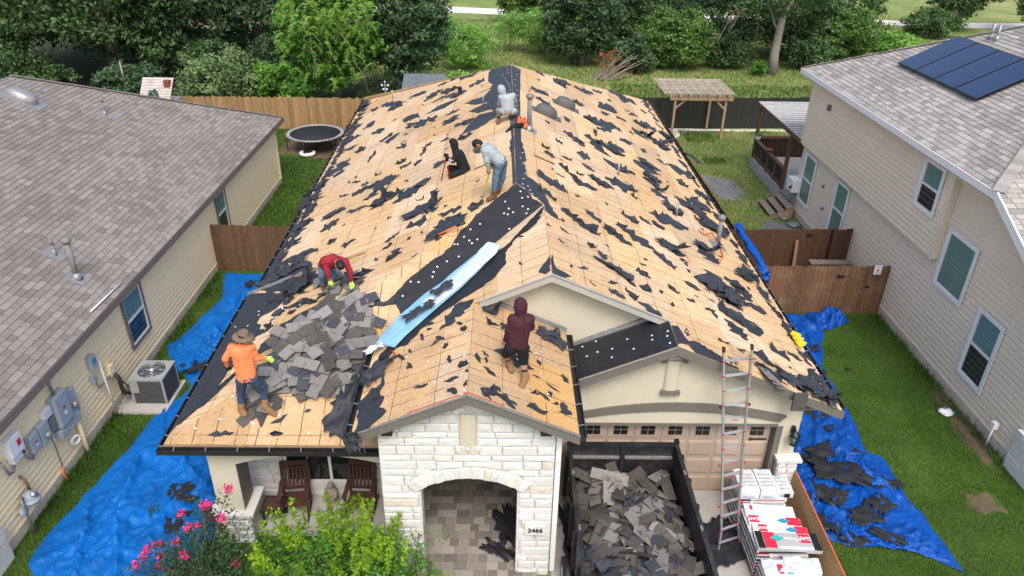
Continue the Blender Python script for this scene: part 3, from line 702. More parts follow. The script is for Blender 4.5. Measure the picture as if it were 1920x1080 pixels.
# ------------------------------------------------------------------ neighbour houses
mat('shingle_new', (.225,.205,.187), .95, .16, 45, spec=.15, attr=True, attrvar=.21, bump=.003, bscale=180)
mat('shingle_pale', (.33,.308,.285), .95, .14, 45, spec=.15, attr=True, attrvar=.26, bump=.003, bscale=180)
mat('siding_tan', (.82,.66,.41), .8, .035, 1.2, spec=.3, bump=.001, bscale=90, objvar=.025)
mat('siding_taupe', (.66,.555,.42), .8, .035, 1.2, spec=.3, bump=.001, bscale=90, objvar=.025)
mat('found', (.50,.44,.36), .95, .12, 3, dirt=(.33,.25,.17), dscale=2, damt=.7)
mat('taupe_trim', (.20,.17,.145), .7, .05, 3)
def toscreen(p):
    d = Vector(p)-CAM; z = d.dot(FV); return (960+FPX*d.dot(RV)/z, 540-FPX*d.dot(UV)/z, z)
def shingle_roof(pl, pieces, parent, m_, seed, course=.165, tab=.31, most=300):
    rnd = random.Random(seed); items = []
    for pc in pieces:
        q = [pl.uv(pl.P(x,y)) for x,y in pc]
        if area(q) < 0: q = q[::-1]
        us = [p[0] for p in q]; vs = [p[1] for p in q]; v = min(vs); j = 0
        while v < max(vs):
            u = min(us)-rnd.uniform(0,tab); 
            while u < max(us):
                w_ = tab*rnd.choice((.72,1.,1.,1.28))
                r_ = clip_convex([(u+.008,v),(u+w_-.008,v),(u+w_-.008,v+course*1.0),(u+.008,v+course*1.0)], q)
                if len(r_) >= 3 and abs(area(r_)) > .002: items.append((r_, v))
                u += w_
            v += course; j += 1
    scored = []
    for k,(r_,v) in enumerate(items):
        c = pl.xyz(sum(p[0] for p in r_)/len(r_), sum(p[1] for p in r_)/len(r_)); sx, sy, z = toscreen(c)
        scored.append((z if (0 < sx < 1920 and 0 < sy < 1080 and z > 0) else 1e6+z, k))
    near = set(k for _,k in sorted(scored)[:most])
    rest = MB(); rr = []
    for k,(r_,v) in enumerate(items):
        c = pl.xyz(*r_[0]); val = min(1,max(0,.5+.34*mnoise.noise(Vector((c.x*.45,c.y*.45,seed)))*1.2+rnd.gauss(0,.33)))
        bot = [pl.xyz(p[0],p[1],.002) for p in r_]; top = [pl.xyz(p[0],p[1],.022-.016*min(1,max(0,(p[1]-v)/course))) for p in r_]
        if k in near:
            MB().hexa(bot,top).build('shingle',m_,parent,rnd=val)
        else:
            rest.hexa(bot,top); rr += [val]*(len(r_)+2)
    o = rest.build('shingle_field',m_,parent,kind='stuff',rnd=rr); return o
def siding(parent, x, polys, m_, z0, z1, exp=.152, out=-1):
    """lap boards on a wall in the plane x; polys are convex (y,z) outlines"""
    z = z0
    while z < z1:
        for pc in polys:
            y0, y1 = min(p[0] for p in pc), max(p[0] for p in pc)
            r_ = clip_convex([(y0-1,z),(y1+1,z),(y1+1,z+exp),(y0-1,z+exp)], pc)
            if len(r_) < 3 or abs(area(r_)) < .004: continue
            mb = MB(); b_ = [(x,p[0],p[1]) for p in r_]; t = [(x+out*(.042-.036*(p[1]-z)/exp),p[0],p[1]) for p in r_]
            mb.hexa(b_,t); mb.build('siding_board',m_,parent)
        z += exp
def side_window(x, y0, y1, z0, z1, out, parent, trim='white_vinyl', rail=True, upper='glass_blind', lower='glass_dark', tw=.10, blinds=True):
    o = out; X = lambda a: x+o*a
    def bx(mb, a0, a1, p0, p1, q0, q1): mb.box(min(X(a0),X(a1)),max(X(a0),X(a1)),p0,p1,q0,q1)
    mb = MB(); bx(mb,.02,.055,y0-tw*0,y0+tw,z0,z1); bx(mb,.02,.055,y1-tw,y1,z0,z1); bx(mb,.02,.0553,y0+tw,y1-tw,z0,z0+tw); bx(mb,.02,.0553,y0+tw,y1-tw,z1-tw,z1)
    wn = mb.build('window',trim,parent)
    a, b_, c, d = y0+tw, y1-tw, z0+tw, z1-tw; f = .035
    mb = MB(); bx(mb,.012,.042,a,a+f,c,d); bx(mb,.012,.042,b_-f,b_,c,d); bx(mb,.012,.0423,a+f,b_-f,c,c+f); bx(mb,.012,.0423,a+f,b_-f,d-f,d)
    zm = (c+d)/2
    if rail: bx(mb,.012,.046,a+f,b_-f,zm-.03,zm+.03)
    mb.build('sash','white_vinyl',wn)
    mb = MB(); bx(mb,.006,.0115,a+f,b_-f,zm+.03 if rail else c+f,d-f); mb.build('pane',upper,wn)
    if rail: mb = MB(); bx(mb,.006,.0115,a+f,b_-f,c+f,zm-.03); mb.build('pane',lower,wn)
    if blinds:
        q = (zm+.05 if rail else c+.10)
        while q < d-.06:
            mb = MB(); bx(mb,.012,.0145,a+f+.01,b_-f-.03,q,q+.02); mb.build('blind_slat','blind',wn); q += .052
    return wn
mat('blind', (.17,.30,.27), .5, .05, 3)
mat('glass_screen', (.022,.03,.035), .25, .3, 1.5, spec=.5)
# left house
LH = thing('tan_house', (-16,22,0), 'tan sided single storey house with grey shingle roof', 'house')
LPW, LPH = Plane(-9.9,20,2.87,-.478,0), Plane(-16,33.,2.87,0,-.478)
MB().box(-24,-10.18,10.5,32.25,.28,2.8).build('wall','siding_tan',LH)
MB().box(-24,-10.12,10.5,32.3,0,.28).build('foundation','found',LH)
siding(LH,-10.18,[[(10.5,.28),(32.28,.28),(32.28,2.72),(10.5,2.72)]],'siding_tan',.28,2.72,out=1)
MB().box(-10.19,-10.10,32.2,32.33,.2,2.72).build('corner_board','siding_tan',LH)
lp = [[(-9.9,7.),(-9.9,33.),(-16.95,26.),(-16.95,7.)]]
MB().prism([LPW.P(x,y,-.01) for x,y in lp[0]],(0,0,-.10)).build('roof_slope','taupe_trim',LH)
shingle_roof(LPW, lp, LH, 'shingle_new', 2)
MB().prism([LPH.P(x,y,-.01) for x,y in ((-9.9,33.),(-24,33.),(-16.95,26.))],(0,0,-.10)).build('roof_slope','shingle_new',LH,rnd=.5)
MB().prism([Plane(-24.,20,2.87,.478,0).P(x,y,-.01) for x,y in ((-24,33.),(-24,7.),(-16.95,7.),(-16.95,26.))],(0,0,-.10)).build('roof_slope','shingle_new',LH,rnd=.5)
MB().box(-9.92,-9.88,7.,33.02,2.66,2.86).build('fascia','taupe_trim',LH); MB().box(-10.18,-9.92,7.,32.9,2.68,2.70).build('soffit','siding_tan',LH)
for i in range(46):   # hip caps
    t = i/46; a = LPW.P(-9.9-7.05*t,33-7.*t,.02); b_ = LPW.P(-9.9-7.05*(t+.024),33-7.*(t+.024),.03); MB().bar(a,b_,.26,.014).build('hip_cap','shingle_new',LH,rnd=random.random())
side_window(-10.15,17.10,18.30,.90,2.52,1,LH,trim='taupe_trim',upper='glass_blind',lower='glass_screen',tw=.09)
side_window(-10.15,24.40,25.45,.90,2.52,1,LH,trim='taupe_trim',upper='glass_blind',lower='glass_screen',tw=.09)
for px,py,h,r_ in ((145,522,1.02,.07),(103,478,.32,.035)): pipe_vent(LPW,px,py,h,r_,LH)
pipe_vent(LPW,197,216,.5,.04,LH)
turtle(LPW,40,186,LH,.5,.32,'galv')
LS = MB().box(-10.45,-10.02,10.1,10.75,0,.95).build('stone_corner','mortar',LH)
for k in range(5):
    MB().box(-10.4,-9.99,10.07,10.4+.04*(k%2),.02+.19*k,.195+.19*k).build('stone','stone_warm' if k in (3,4) else 'stone',LS); MB().box(-10.4,-9.985,10.42+.04*(k%2),10.77,.02+.19*k,.195+.19*k).build('stone','stone_warm' if k in (2,4) else 'stone',LS)
# right house, two storeys
RH = thing('taupe_house', (18,21,0), 'taupe sided two storey house with white window trim', 'house')
RPW, RPF = Plane(12.1,20,6.0,.5,0), Plane(14,16.75,6.0,0,.5)
MB().prism([(12.63,y,z) for y,z in ((13.7,.3),(29.65,.3),(29.65,5.7),(16.75,5.7),(13.7,4.2))],(10,0,0)).build('wall','siding_taupe',RH)
MB().box(12.57,22,13.7,29.7,0,.3).build('foundation','found',RH)
MB().box(12.45,12.62,19.13,29.65,3.1,5.7).build('upper_wall','siding_taupe',RH)
lowp = [[(13.72,.3),(29.65,.3),(29.65,3.12),(13.72,3.12)],[(13.72,3.12),(19.1,3.12),(19.1,5.72),(16.9,5.72),(13.72,4.16)]]
siding(RH,12.63,lowp,'siding_taupe',.3,5.72,.165); siding(RH,12.45,[[(19.13,3.12),(29.65,3.12),(29.65,5.72),(19.13,5.72)]],'siding_taupe',3.12,5.72,.165)
MB().box(12.40,12.6,18.98,19.13,3.06,5.7).build('corner_board','siding_taupe',RH); MB().box(12.41,12.6,29.6,29.70,3.1,5.7).build('corner_board','siding_taupe',RH)
MB().box(12.43,12.6,19.13,29.6,3.04,3.10).build('skirt_board','siding_taupe',RH); MB().box(12.59,12.7,29.6,29.70,.2,3.1).build('corner_board','siding_taupe',RH)
for a,b_,c,d,x in ((28.05,29.28,.74,2.87,12.60),(24.88,26.05,.74,2.90,12.60)): side_window(x,a,b_,c,d,-1,RH,lower='glass_blind')
side_window(12.42,19.45,20.60,4.12,5.63,-1,RH,lower='glass_screen'); side_window(12.60,17.32,18.80,2.41,4.17,-1,RH,rail=False); side_window(12.60,15.46,16.60,.85,2.90,-1,RH,lower='glass_screen')
rp = [[(12.1,16.75),(12.1,30.3),(17.7,24.7),(17.7,22.35)]]
MB().prism([RPW.P(x,y,-.01) for x,y in rp[0]],(0,0,-.12)).build('roof_slope','taupe_trim',RH)
shingle_roof(RPW, rp, RH, 'shingle_pale', 5)
fp = [[(12.1,12.6),(22,12.6),(22,22.35),(17.7,22.35),(12.1,16.75)]]
MB().prism([RPF.P(x,y,-.01) for x,y in fp[0]],(0,0,-.12)).build('roof_slope','taupe_trim',RH)
shingle_roof(RPF, [[(12.1,12.6),(14.6,12.6),(14.6,19.25),(12.1,16.75)]], RH, 'shingle_pale', 6, most=60)
MB().prism([Plane(14,30.3,6.0,0,-.5).P(x,y,-.01) for x,y in ((12.1,30.3),(23.3,30.3),(17.7,24.7))],(0,0,-.12)).build('roof_slope','shingle_pale',RH,rnd=.5)
MB().prism([Plane(23.3,22,6.0,-.5,0).P(x,y,-.01) for x,y in ((23.3,30.3),(23.3,16.75),(17.7,22.35),(17.7,24.7))],(0,0,-.12)).build('roof_slope','shingle_pale',RH,rnd=.5)
MB().box(12.05,12.095,16.75,30.33,5.80,6.0).build('fascia','white_vinyl',RH); MB().box(12.1,12.62,16.8,30.2,5.72,5.75).build('soffit','siding_taupe',RH); MB().box(12.1,22,30.30,30.34,5.80,6.0).build('fascia','white_vinyl',RH)
a, b_ = RPF.P(12.07,16.75), RPF.P(12.07,12.6); MB().hexa([a-Vector((.025,0,.22)),a+Vector((.025,0,-.22)),b_+Vector((.025,0,-.22)),b_-Vector((.025,0,.22))],[a-Vector((.025,0,-.012)),a+Vector((.025,0,.012)),b_+Vector((.025,0,.012)),b_-Vector((.025,0,-.012))]).build('rake_board','white_vinyl',RH)
for i in range(30):
    t = i*.15; a = RPW.P(12.1+t,16.75+t,.03); b_ = RPW.P(12.1+t+.19,16.75+t+.19,.045); MB().bar(a,b_,.3,.014).build('hip_cap','shingle_pale',RH,rnd=random.random()*.7)
for i in range(34):
    t = i*.16; a = RPW.P(12.1+t,30.3-t,.02); b_ = RPW.P(12.1+t+.18,30.3-t-.18,.03); MB().bar(a,b_,.26,.014).build('hip_cap','shingle_pale',RH,rnd=random.random())
for px,py in ((1857,73),(1868,76)): pipe_vent(RPW,px,py,.5,.05,RH,cap_=False,m_='galv',base=.16)
RS = MB().box(12.50,12.62,12.4,13.72,0,1.15).build('stone_wainscot','mortar',RH)
for k in range(6):
    y = 13.74
    while y > 12.4:
        w_ = random.uniform(.25,.5); MB().box(12.455-random.uniform(0,.02),12.52,y-w_+.008,y,.02+.19*k,.2+.19*k).build('stone','stone',RS); y -= w_
for px,py in ((1543,391),(1545,349)): 
    p = atx(px,py,12.60); MB().lathe(p+Vector((.0,0,0)),[(.06,0),(.07,.04),(.03,.09)],8,ax=(-1,0,0)).build('wall_vent','taupe_trim',RH)
MB().box(12.30,12.42,27.6,27.72,5.0,5.2).build('wall_vent','taupe_trim',RH)
# solar panels, each its own thing on the slope
mat('solar', (.018,.034,.085), .18, .12, 1.0, spec=.6); mat('panel_frame', (.012,.013,.018), .4, .1, 5, metal=.3)
for i,(lab) in enumerate(('dark blue solar panel farthest back in the row','second solar panel from the back of the row','third solar panel from the back of the row','dark blue solar panel at the near end of the row')):
    y1 = 26.45-1.24*i; y0 = y1-1.20; sp = thing('solar_module', RPW.P(13.95,y0,.12), lab, 'solar panel', 'solar panels on the pale roof')
    c = [(13.95,y0),(13.95,y1),(15.80,y1),(15.80,y0)]
    MB().hexa([RPW.P(x,y,.10) for x,y in c],[RPW.P(x,y,.145) for x,y in c]).build('frame','panel_frame',sp)
    c = [(13.97,y0+.02),(13.97,y1-.02),(15.78,y1-.02),(15.78,y0+.02)]
    MB().hexa([RPW.P(x,y,.1455) for x,y in c],[RPW.P(x,y,.148) for x,y in c]).build('glass','solar',sp)
    for yy in (y0+.2,y1-.2): MB().bar(RPW.P(14.05,yy,.0),RPW.P(14.05,yy,.1),.04,.04).build('mount','alu',sp); MB().bar(RPW.P(15.7,yy,.0),RPW.P(15.7,yy,.1),.04,.04).build('mount','alu',sp)
# ------------------------------------------------------------------ fences
mat('fence_brown', (.125,.068,.036), .85, .25, 4, stretch=(6,6,.8), objvar=.16)
mat('fence_red', (.155,.082,.043), .85, .25, 4, stretch=(6,6,.8), objvar=.20, dirt=(.30,.21,.12), dscale=1.2, damt=.5)
mat('fence_dark', (.085,.040,.022), .85, .25, 4, stretch=(6,6,.8), objvar=.10)
mat('fence_tan', (.30,.185,.085), .85, .25, 4, stretch=(6,6,.8), objvar=.22)
mat('fence_black', (.022,.026,.021), .85, .3, 4, stretch=(6,6,.8), objvar=.15)
mat('post_wood', (.24,.15,.08), .85, .25, 6, stretch=(5,5,1))
def fence(name, a, b_, h, m_, label, ear=True, rail_side=1, bw=.14, gap=.006, seed=0, posts=True, hv=.02):
    a = Vector((*a,0)); b_ = Vector((*b_,0)); d = (b_-a).normalized(); nrm = Vector((-d.y,d.x,0))*rail_side; L = (b_-a).length; rnd = random.Random(seed)
    f = thing(name, a, label, 'fence'); t = 0.
    while t < L-.05:
        p = a+d*t; q = p+d*min(bw-gap,L-t); hh = h+rnd.uniform(-hv,hv); th = nrm*.018
        w_ = (q-p).length; z = Vector((0,0,1)); e = .03 if ear else 0.
        out = [p+z*.03,q+z*.03]+([q+z*(hh-e),q-d*w_*.25+z*hh,p+d*w_*.25+z*hh,p+z*(hh-e)] if ear else [q+z*hh,p+z*hh])
        off = -nrm*rnd.uniform(.0,.005)
        MB().prism([v+off for v in out],-th).build('board',m_,f); t += bw
    for zz in (.4,h*.52,h-.25): MB().bar(a+nrm*.022+Vector((0,0,zz)),b_+nrm*.022+Vector((0,0,zz)),.04,.085).build('rail',m_,f)
    if posts:
        k = max(1,round(L/2.4))
        for i in range(k+1):
            p = a+d*(L*i/k)+nrm*.09; MB().box(p.x-.045,p.x+.045,p.y-.045,p.y+.045,0,h-.06).build('post',m_,f)
    return f
fence('wood_fence',(-10.1,23.62),(-6.5,23.5),1.80,'fence_brown','brown dog eared fence panel beside the tan house wall',seed=1)
fence('wood_fence',(-7.35,23.6),(-7.6,40.5),1.80,'fence_dark','long brown fence running back beside the left gutter',ear=False,seed=2,bw=.14)
fence('wood_fence',(-26,40.3),(-6.9,40.6),1.80,'fence_tan','weathered tan fence behind the trampoline',seed=3,bw=.145,hv=.04)
fence('wood_fence',(7.0,41.5),(19.5,42.2),1.80,'fence_black','near black fence behind the pergola',seed=4,bw=.145)
fence('wood_fence',(8.25,23.75),(8.2,41.2),1.80,'fence_dark','brown fence running back beside the right gutter',ear=False,seed=5)
gf = fence('gate_fence',(6.6,20.92),(12.55,21.04),1.78,'fence_red','red brown gate fence with a white sign beside the taupe house',seed=6,rail_side=1)
gb = fence('gate_fence',(8.2,23.72),(12.5,23.86),1.80,'fence_dark','darker gate fence farther back with a leaning plank',ear=False,seed=7,rail_side=1,gap=.002)
def strap(p, L, parent, m_='black_iron', dx=1):
    p = Vector(p); MB().prism([p+Vector((0,0,.06)),p+Vector((0,0,-.06)),p+Vector((dx*L,0,-.008)),p+Vector((dx*L,0,.008))],(0,-.012,0)).build('strap_hinge',m_,parent)
for px,py in ((1570,518),(1556,579)): strap(aty(px,py,20.94),.30,gf)
p = aty(1626,538,20.93); MB().box(p.x-.1,p.x+.08,p.y-.02,p.y,p.z-.02,p.z+.01).box(p.x-.03,p.x-.01,p.y-.02,p.y,p.z-.05,p.z+.08).box(p.x+.03,p.x+.05,p.y-.03,p.y,p.z-.04,p.z+.05).build('latch','black_iron',gf)
strap(aty(1514,440,23.74),.26,gb); MB().box(11.72,11.78,23.70,23.74,.1,1.85).build('latch_bar','black_iron',gb)
p = aty(1646,506,20.9); mat('sign_red',(.5,.05,.05),.6,.05); mat('sign_grey',(.35,.35,.36),.6,.05)
sg = thing('notice_sign',(p.x,p.y,p.z),'small white notice with a red dot on the gate fence','sign')
MB().box(p.x-.12,p.x+.12,p.y-.012,p.y,p.z-.17,p.z+.17).build('plate','white_vinyl',sg); MB().lathe((p.x,p.y-.0125,p.z-.01),[(.0,0),(.045,0),(.045,.003),(0,.003)],14,ax=(0,-1,0)).build('dot','sign_red',sg)
for k,(zz,ww) in enumerate(((.12,.08),(.09,.09),(-.09,.09),(-.115,.07),(-.14,.09))): MB().box(p.x-ww,p.x+ww,p.y-.0145,p.y-.0122,p.z+zz-.007,p.z+zz+.007).build('print_line','sign_grey',sg)
# things between the gates
pk = MB(); a = aty(1486,510,23.5); b_ = aty(1494,456,23.66); pk.bar((a.x,23.45,.02),(b_.x,23.68,1.42),.11,.03,up=(0,1,0)); pk.build('leaning_plank','post_wood',label='loose wooden plank leaning on the darker gate fence',cat='plank')
wc = thing('slatted_crate',(11.6,23.2,0),'grey weathered slatted wooden rack standing between the two gates','rack')
mat('grey_wood',(.24,.20,.165),.9,.25,8,objvar=.15)
for i in range(12): MB().box(10.95+.125*i,11.03+.125*i,23.1,23.14,.05,.78).build('slat','grey_wood',wc)
for zz in (.0,.78): MB().box(10.92,12.42,23.05,23.35,zz,zz+.05).build('rail','grey_wood',wc)
# ------------------------------------------------------------------ foliage
leafmat('leaf_oak', (0.031,0.061,0.020), (0.077,0.146,0.048), (0.164,0.268,0.095), .25)
leafmat('leaf_dark', (0.024,0.051,0.020), (0.060,0.118,0.048), (0.138,0.215,0.095), .2)
leafmat('leaf_cedar', (0.034,0.075,0.018), (0.091,0.179,0.038), (0.217,0.358,0.075), .2)
leafmat('leaf_bright', (0.055,0.120,0.018), (0.130,0.250,0.035), (0.260,0.400,0.075), .35)
leafmat('leaf_vine', (0.037,0.100,0.020), (0.100,0.250,0.033), (0.283,0.550,0.083), .35)
leafmat('leaf_bush', (0.052,0.096,0.035), (0.131,0.209,0.078), (0.278,0.365,0.148), .25)
leafmat('leaf_field', (0.100,0.200,0.040), (0.200,0.399,0.073), (0.362,0.616,0.136), .35)
leafmat('leaf_lime', (0.070,0.140,0.010), (0.220,0.380,0.022), (0.460,0.620,0.055), .4)
leafmat('leaf_myrtle', (0.016,0.042,0.016), (0.039,0.085,0.029), (0.098,0.169,0.058), .25)
leafmat('blade', (.024,.062,.008), (.060,.132,.017), (.150,.245,.05), .3)
leafmat('blade_dry', (.08,.16,.03), (.20,.26,.075), (.46,.42,.20), .35)
mat('bloom', (.72,.045,.20), .6, .35, 20, attr=True, attrvar=.35)
mat('bark', (.13,.105,.085), .95, .3, 5, bump=.02, bscale=12)
mat('bark_pale', (.27,.235,.20), .95, .25, 5, bump=.02, bscale=12)
mat('twig_dead', (.30,.24,.19), .95, .25, 9)
def leaf_mesh(name, C, N, L, W, m_, rnd, parent, rs):
    """one small bent card of two faces per leaf"""
    n = len(C); N = N/np.linalg.norm(N,axis=1,keepdims=True)
    t = rs.normal(size=(n,3)); t -= N*(t*N).sum(1,keepdims=True); t /= np.linalg.norm(t,axis=1,keepdims=True); s = np.cross(N,t)
    L = L[:,None]; W = W[:,None]; bend = N*L*.18
    V = np.stack([C-t*L, C+s*W-bend*0, C+t*L-bend, C-s*W], 1).reshape(-1,3)
    off = np.array(root_loc(parent)); V = V-off
    me = bpy.data.meshes.new(name); me.vertices.add(4*n); me.vertices.foreach_set('co', V.astype(np.float32).ravel())
    me.loops.add(4*n); me.loops.foreach_set('vertex_index', np.arange(4*n,dtype=np.int32)); me.polygons.add(n); me.polygons.foreach_set('loop_start', np.arange(0,4*n,4,dtype=np.int32))
    me.update(calc_edges=True); a = me.attributes.new('rnd','FLOAT','FACE'); a.data.foreach_set('value', rnd.astype(np.float32)); me.materials.append(MATS[m_])
    return link(name, me, parent)
def crown_leaves(tips, per, cr, size, rs, up=.6, asp=.5, flat=.65, c0=None):
    tips = np.asarray(tips); n = len(tips); k = rs.poisson(per,n)+2; idx = np.repeat(np.arange(n),k); m = len(idx)
    d = rs.normal(size=(m,3)); d /= np.linalg.norm(d,axis=1,keepdims=True); rad = cr*(rs.uniform(size=(m,1))**.45)*np.repeat(rs.uniform(.6,1.3,n),k)[:,None]
    d2 = d.copy(); d2[:,2] *= flat; C = tips[idx]+d2*rad
    N = rs.normal(size=(m,3))*.6+d*.5; N[:,2] += up
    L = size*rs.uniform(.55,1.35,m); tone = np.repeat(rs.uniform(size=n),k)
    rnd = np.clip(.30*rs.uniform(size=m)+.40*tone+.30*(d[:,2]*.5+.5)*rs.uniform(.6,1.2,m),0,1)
    return C,N,L,L*asp,rnd
def tree(name, base, H, RX, label, leaf='leaf_oak', bark='bark', hb=.35, shape='round', ntip=150, per=55, size=.16, cr=.7, seed=1, trunk_r=.22, lean=(0,0), cat='tree', group=None, asp=.5, RY=None, limbs=6, trunk=True, up=.6, top_lean=None, flat=.65):
    rs = np.random.RandomState(seed); rnd = random.Random(seed); base = Vector(base); RY = RY or RX
    T = thing(name, base, label, cat, group); h0 = H*hb; crz = (H-h0)/2; cc = base+Vector((lean[0],lean[1],h0+crz))
    tips = []
    while len(tips) < ntip:
        v = rs.normal(size=3); v /= np.linalg.norm(v); r_ = rs.uniform(.25,1)**.4
        if shape == 'round':
            lump = .78+.35*mnoise.noise(Vector((v[0]*1.6,v[1]*1.6,v[2]*1.6+seed*3.1)))
            p = (v[0]*RX*r_*lump*1.1, v[1]*RY*r_*lump*1.1, v[2]*crz*r_*lump*1.1)
        else:
            t = rs.uniform()**.8; a = rs.uniform(0,2*math.pi); q = (1-t)**.75*(.75+.4*mnoise.noise(Vector((math.cos(a)*1.5,math.sin(a)*1.5,t*4+seed))))*rs.uniform(.35,1)**.5
            p = (math.cos(a)*RX*q, math.sin(a)*RY*q, -crz+2*crz*t)
        tips.append((cc.x+p[0],cc.y+p[1],max(base.z+.15,cc.z+p[2])))
    if trunk:
        mb = MB(); top = cc+Vector((0,0,crz*(.75 if shape=='cone' else .1)))
        pts = [base-Vector((0,0,.1))]+[base.lerp(top,t)+Vector((rnd.uniform(-.12,.12)*H*.12,rnd.uniform(-.12,.12)*H*.12,0)) for t in (.25,.5,.75)]+[top]
        mb.tube(pts,[trunk_r*1.25,trunk_r,trunk_r*.85,trunk_r*.6,trunk_r*.3],9)
        T_ = mb.build('trunk',bark,T); lb = MB(); ch = rs.choice(len(tips),min(len(tips),limbs*5),replace=False)
        for i,c in enumerate(ch):
            q = Vector(tips[c]); t = rnd.uniform(.45,.98) if shape=='round' else min(.98,max(.1,(q.z-base.z)/(top.z-base.z)-.1)); k = t*4; j = min(3,int(k)); p = pts[j].lerp(pts[j+1],k-j)
            mid = p.lerp(q,.5)+Vector((rnd.uniform(-.2,.2),rnd.uniform(-.2,.2),rnd.uniform(0,.25)))*(q-p).length*.5
            r0 = trunk_r*(.42 if i < limbs else .16); lb.tube([p,p.lerp(mid,.5)+Vector((0,0,.05)),mid,q],[r0,r0*.75,r0*.5,r0*.12],6,cap=False)
        lb.build('limbs',bark,T,kind='stuff')
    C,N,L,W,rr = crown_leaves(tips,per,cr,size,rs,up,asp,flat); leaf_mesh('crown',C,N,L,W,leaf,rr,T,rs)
    return T
G = 'trees behind the back fences'
tree('oak_tree',(-25.5,50,0),12,8.5,'big dark oak with a thick leaning limb behind the tan house','leaf_oak',hb=.12,ntip=420,per=75,size=.17,cr=1.0,seed=2,trunk_r=.55,RY=5,limbs=9,group=G)
tree('oak_tree',(-36,49,0),10,8,'dark oak at the far left edge of the picture','leaf_oak',hb=.05,ntip=340,per=70,size=.17,cr=1.0,seed=3,trunk_r=.4,group=G)
tree('oak_tree',(-32,44.5,0),4.6,5.2,'low scrubby tree just behind the left roof edge','leaf_oak',hb=.02,ntip=230,per=60,size=.13,cr=.8,seed=4,trunk_r=.14,group=G)
tree('oak_tree',(-18.0,56,0),8.5,6.5,'dark oak between the big oak and the vine covered tree','leaf_dark',hb=.03,ntip=330,per=75,size=.17,cr=1.0,seed=5,trunk_r=.3,RY=4,group=G)
tree('oak_tree',(-28.5,60,0),10,7.5,'dark oak farthest back on the left','leaf_dark',hb=.03,ntip=330,per=75,size=.18,cr=1.1,seed=6,trunk_r=.3,group=G)
tree('round_bush',(-16.6,43.6,0),3.9,2.9,'rounded grey green bush hanging over the tan fence','leaf_bush',hb=.02,ntip=170,per=70,size=.10,cr=.6,seed=7,trunk_r=.12,cat='bush',RY=2.0)
tree('vine_bush',(-12.9,43.6,0),3.3,1.8,'bright green vine mound behind the tan fence','leaf_vine',hb=.02,ntip=110,per=60,size=.12,cr=.5,seed=8,trunk_r=.08,cat='bush',RY=1.5)
VT = tree('vine_tree',(-10.2,45.8,0),9.0,3.6,'tall tree draped in dark vines behind the tan fence','leaf_vine',hb=.03,ntip=230,per=70,size=.14,cr=.75,seed=9,trunk_r=.28,RY=2.4,group=G)
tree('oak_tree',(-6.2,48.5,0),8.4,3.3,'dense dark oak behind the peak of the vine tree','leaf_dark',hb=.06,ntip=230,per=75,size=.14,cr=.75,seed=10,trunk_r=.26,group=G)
# drooping yellow green fronds hanging over the vine tree
rs = np.random.RandomState(31); Cs=[];Ns=[];Ls=[];Ws=[];Rs=[]
for k in range(150):
    px = rs.uniform(512,705); py = rs.uniform(0,150)
    if rs.uniform() < .45: px, py = rs.uniform(530,700), rs.uniform(0,60)
    st = aty(px,py,43.2+rs.uniform(-.9,.8)); a = rs.uniform(0,6.28); dirx, diry = math.cos(a)*.8, -abs(math.sin(a))*.6; ln = rs.uniform(.5,1.0)
    for t in np.linspace(0,1,11):
        c = np.array([st.x+dirx*ln*t, st.y+diry*ln*t, st.z+.25*ln*t-.9*ln*t*t])
        for s in (-1,1):
            Cs.append(c+np.array([-diry*s*.085,dirx*s*.085,0])+rs.normal(size=3)*.015); Ns.append(np.array([rs.normal()*.3,-.5+rs.normal()*.3,1])); Ls.append(.10*(1.1-.5*t)); Ws.append(.035); Rs.append(.35+.6*rs.uniform())
leaf_mesh('fronds',np.array(Cs),np.array(Ns),np.array(Ls),np.array(Ws),'leaf_bright',np.array(Rs),VT,rs)
# field shrubs and trees in the middle
tree('field_shrub',(-2.6,56.5,0),3.3,2.5,'feathery light green shrub behind the roof peak','leaf_field',hb=.03,ntip=120,per=60,size=.12,cr=.55,seed=12,trunk_r=.06,cat='shrub',asp=.3)
tree('field_shrub',(.6,62.5,0),3.6,1.6,'thin light green sapling left of the pale shrub','leaf_field',hb=.2,ntip=60,per=35,size=.12,cr=.5,seed=13,trunk_r=.05,cat='shrub',asp=.3)
tree('field_shrub',(3.2,62,0),4.2,2.2,'pale upright shrub left of the dark evergreen','leaf_field',hb=.08,ntip=100,per=50,size=.12,cr=.6,seed=14,trunk_r=.06,cat='shrub',asp=.3)
tree('small_juniper',(-6.2,55.5,0),2.3,.8,'small dark juniper standing alone in the field','leaf_dark',hb=.03,ntip=60,per=50,size=.09,cr=.3,seed=15,trunk_r=.05,shape='cone',cat='shrub')
tree('cedar_tree',(2.0,76,0),6.5,3.4,'dark cedar in front of the white road','leaf_cedar',hb=.02,ntip=160,per=55,size=.16,cr=.8,seed=16,trunk_r=.2,shape='round',group=G)
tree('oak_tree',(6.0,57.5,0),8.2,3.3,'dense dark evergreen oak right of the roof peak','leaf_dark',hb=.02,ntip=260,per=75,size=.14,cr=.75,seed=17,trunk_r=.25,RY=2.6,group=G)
tree('cedar_tree',(10.0,62.5,0),7.0,3.6,'dark cedar between the evergreen oak and the round cedar','leaf_oak',hb=.02,ntip=210,per=65,size=.15,cr=.8,seed=18,trunk_r=.2,group=G)
tree('cedar_tree',(13.0,57.0,0),4.6,3.0,'round yellow green cedar behind the pergola','leaf_cedar',hb=.01,ntip=220,per=75,size=.11,cr=.6,seed=19,trunk_r=.15,RY=2.2,group=G)
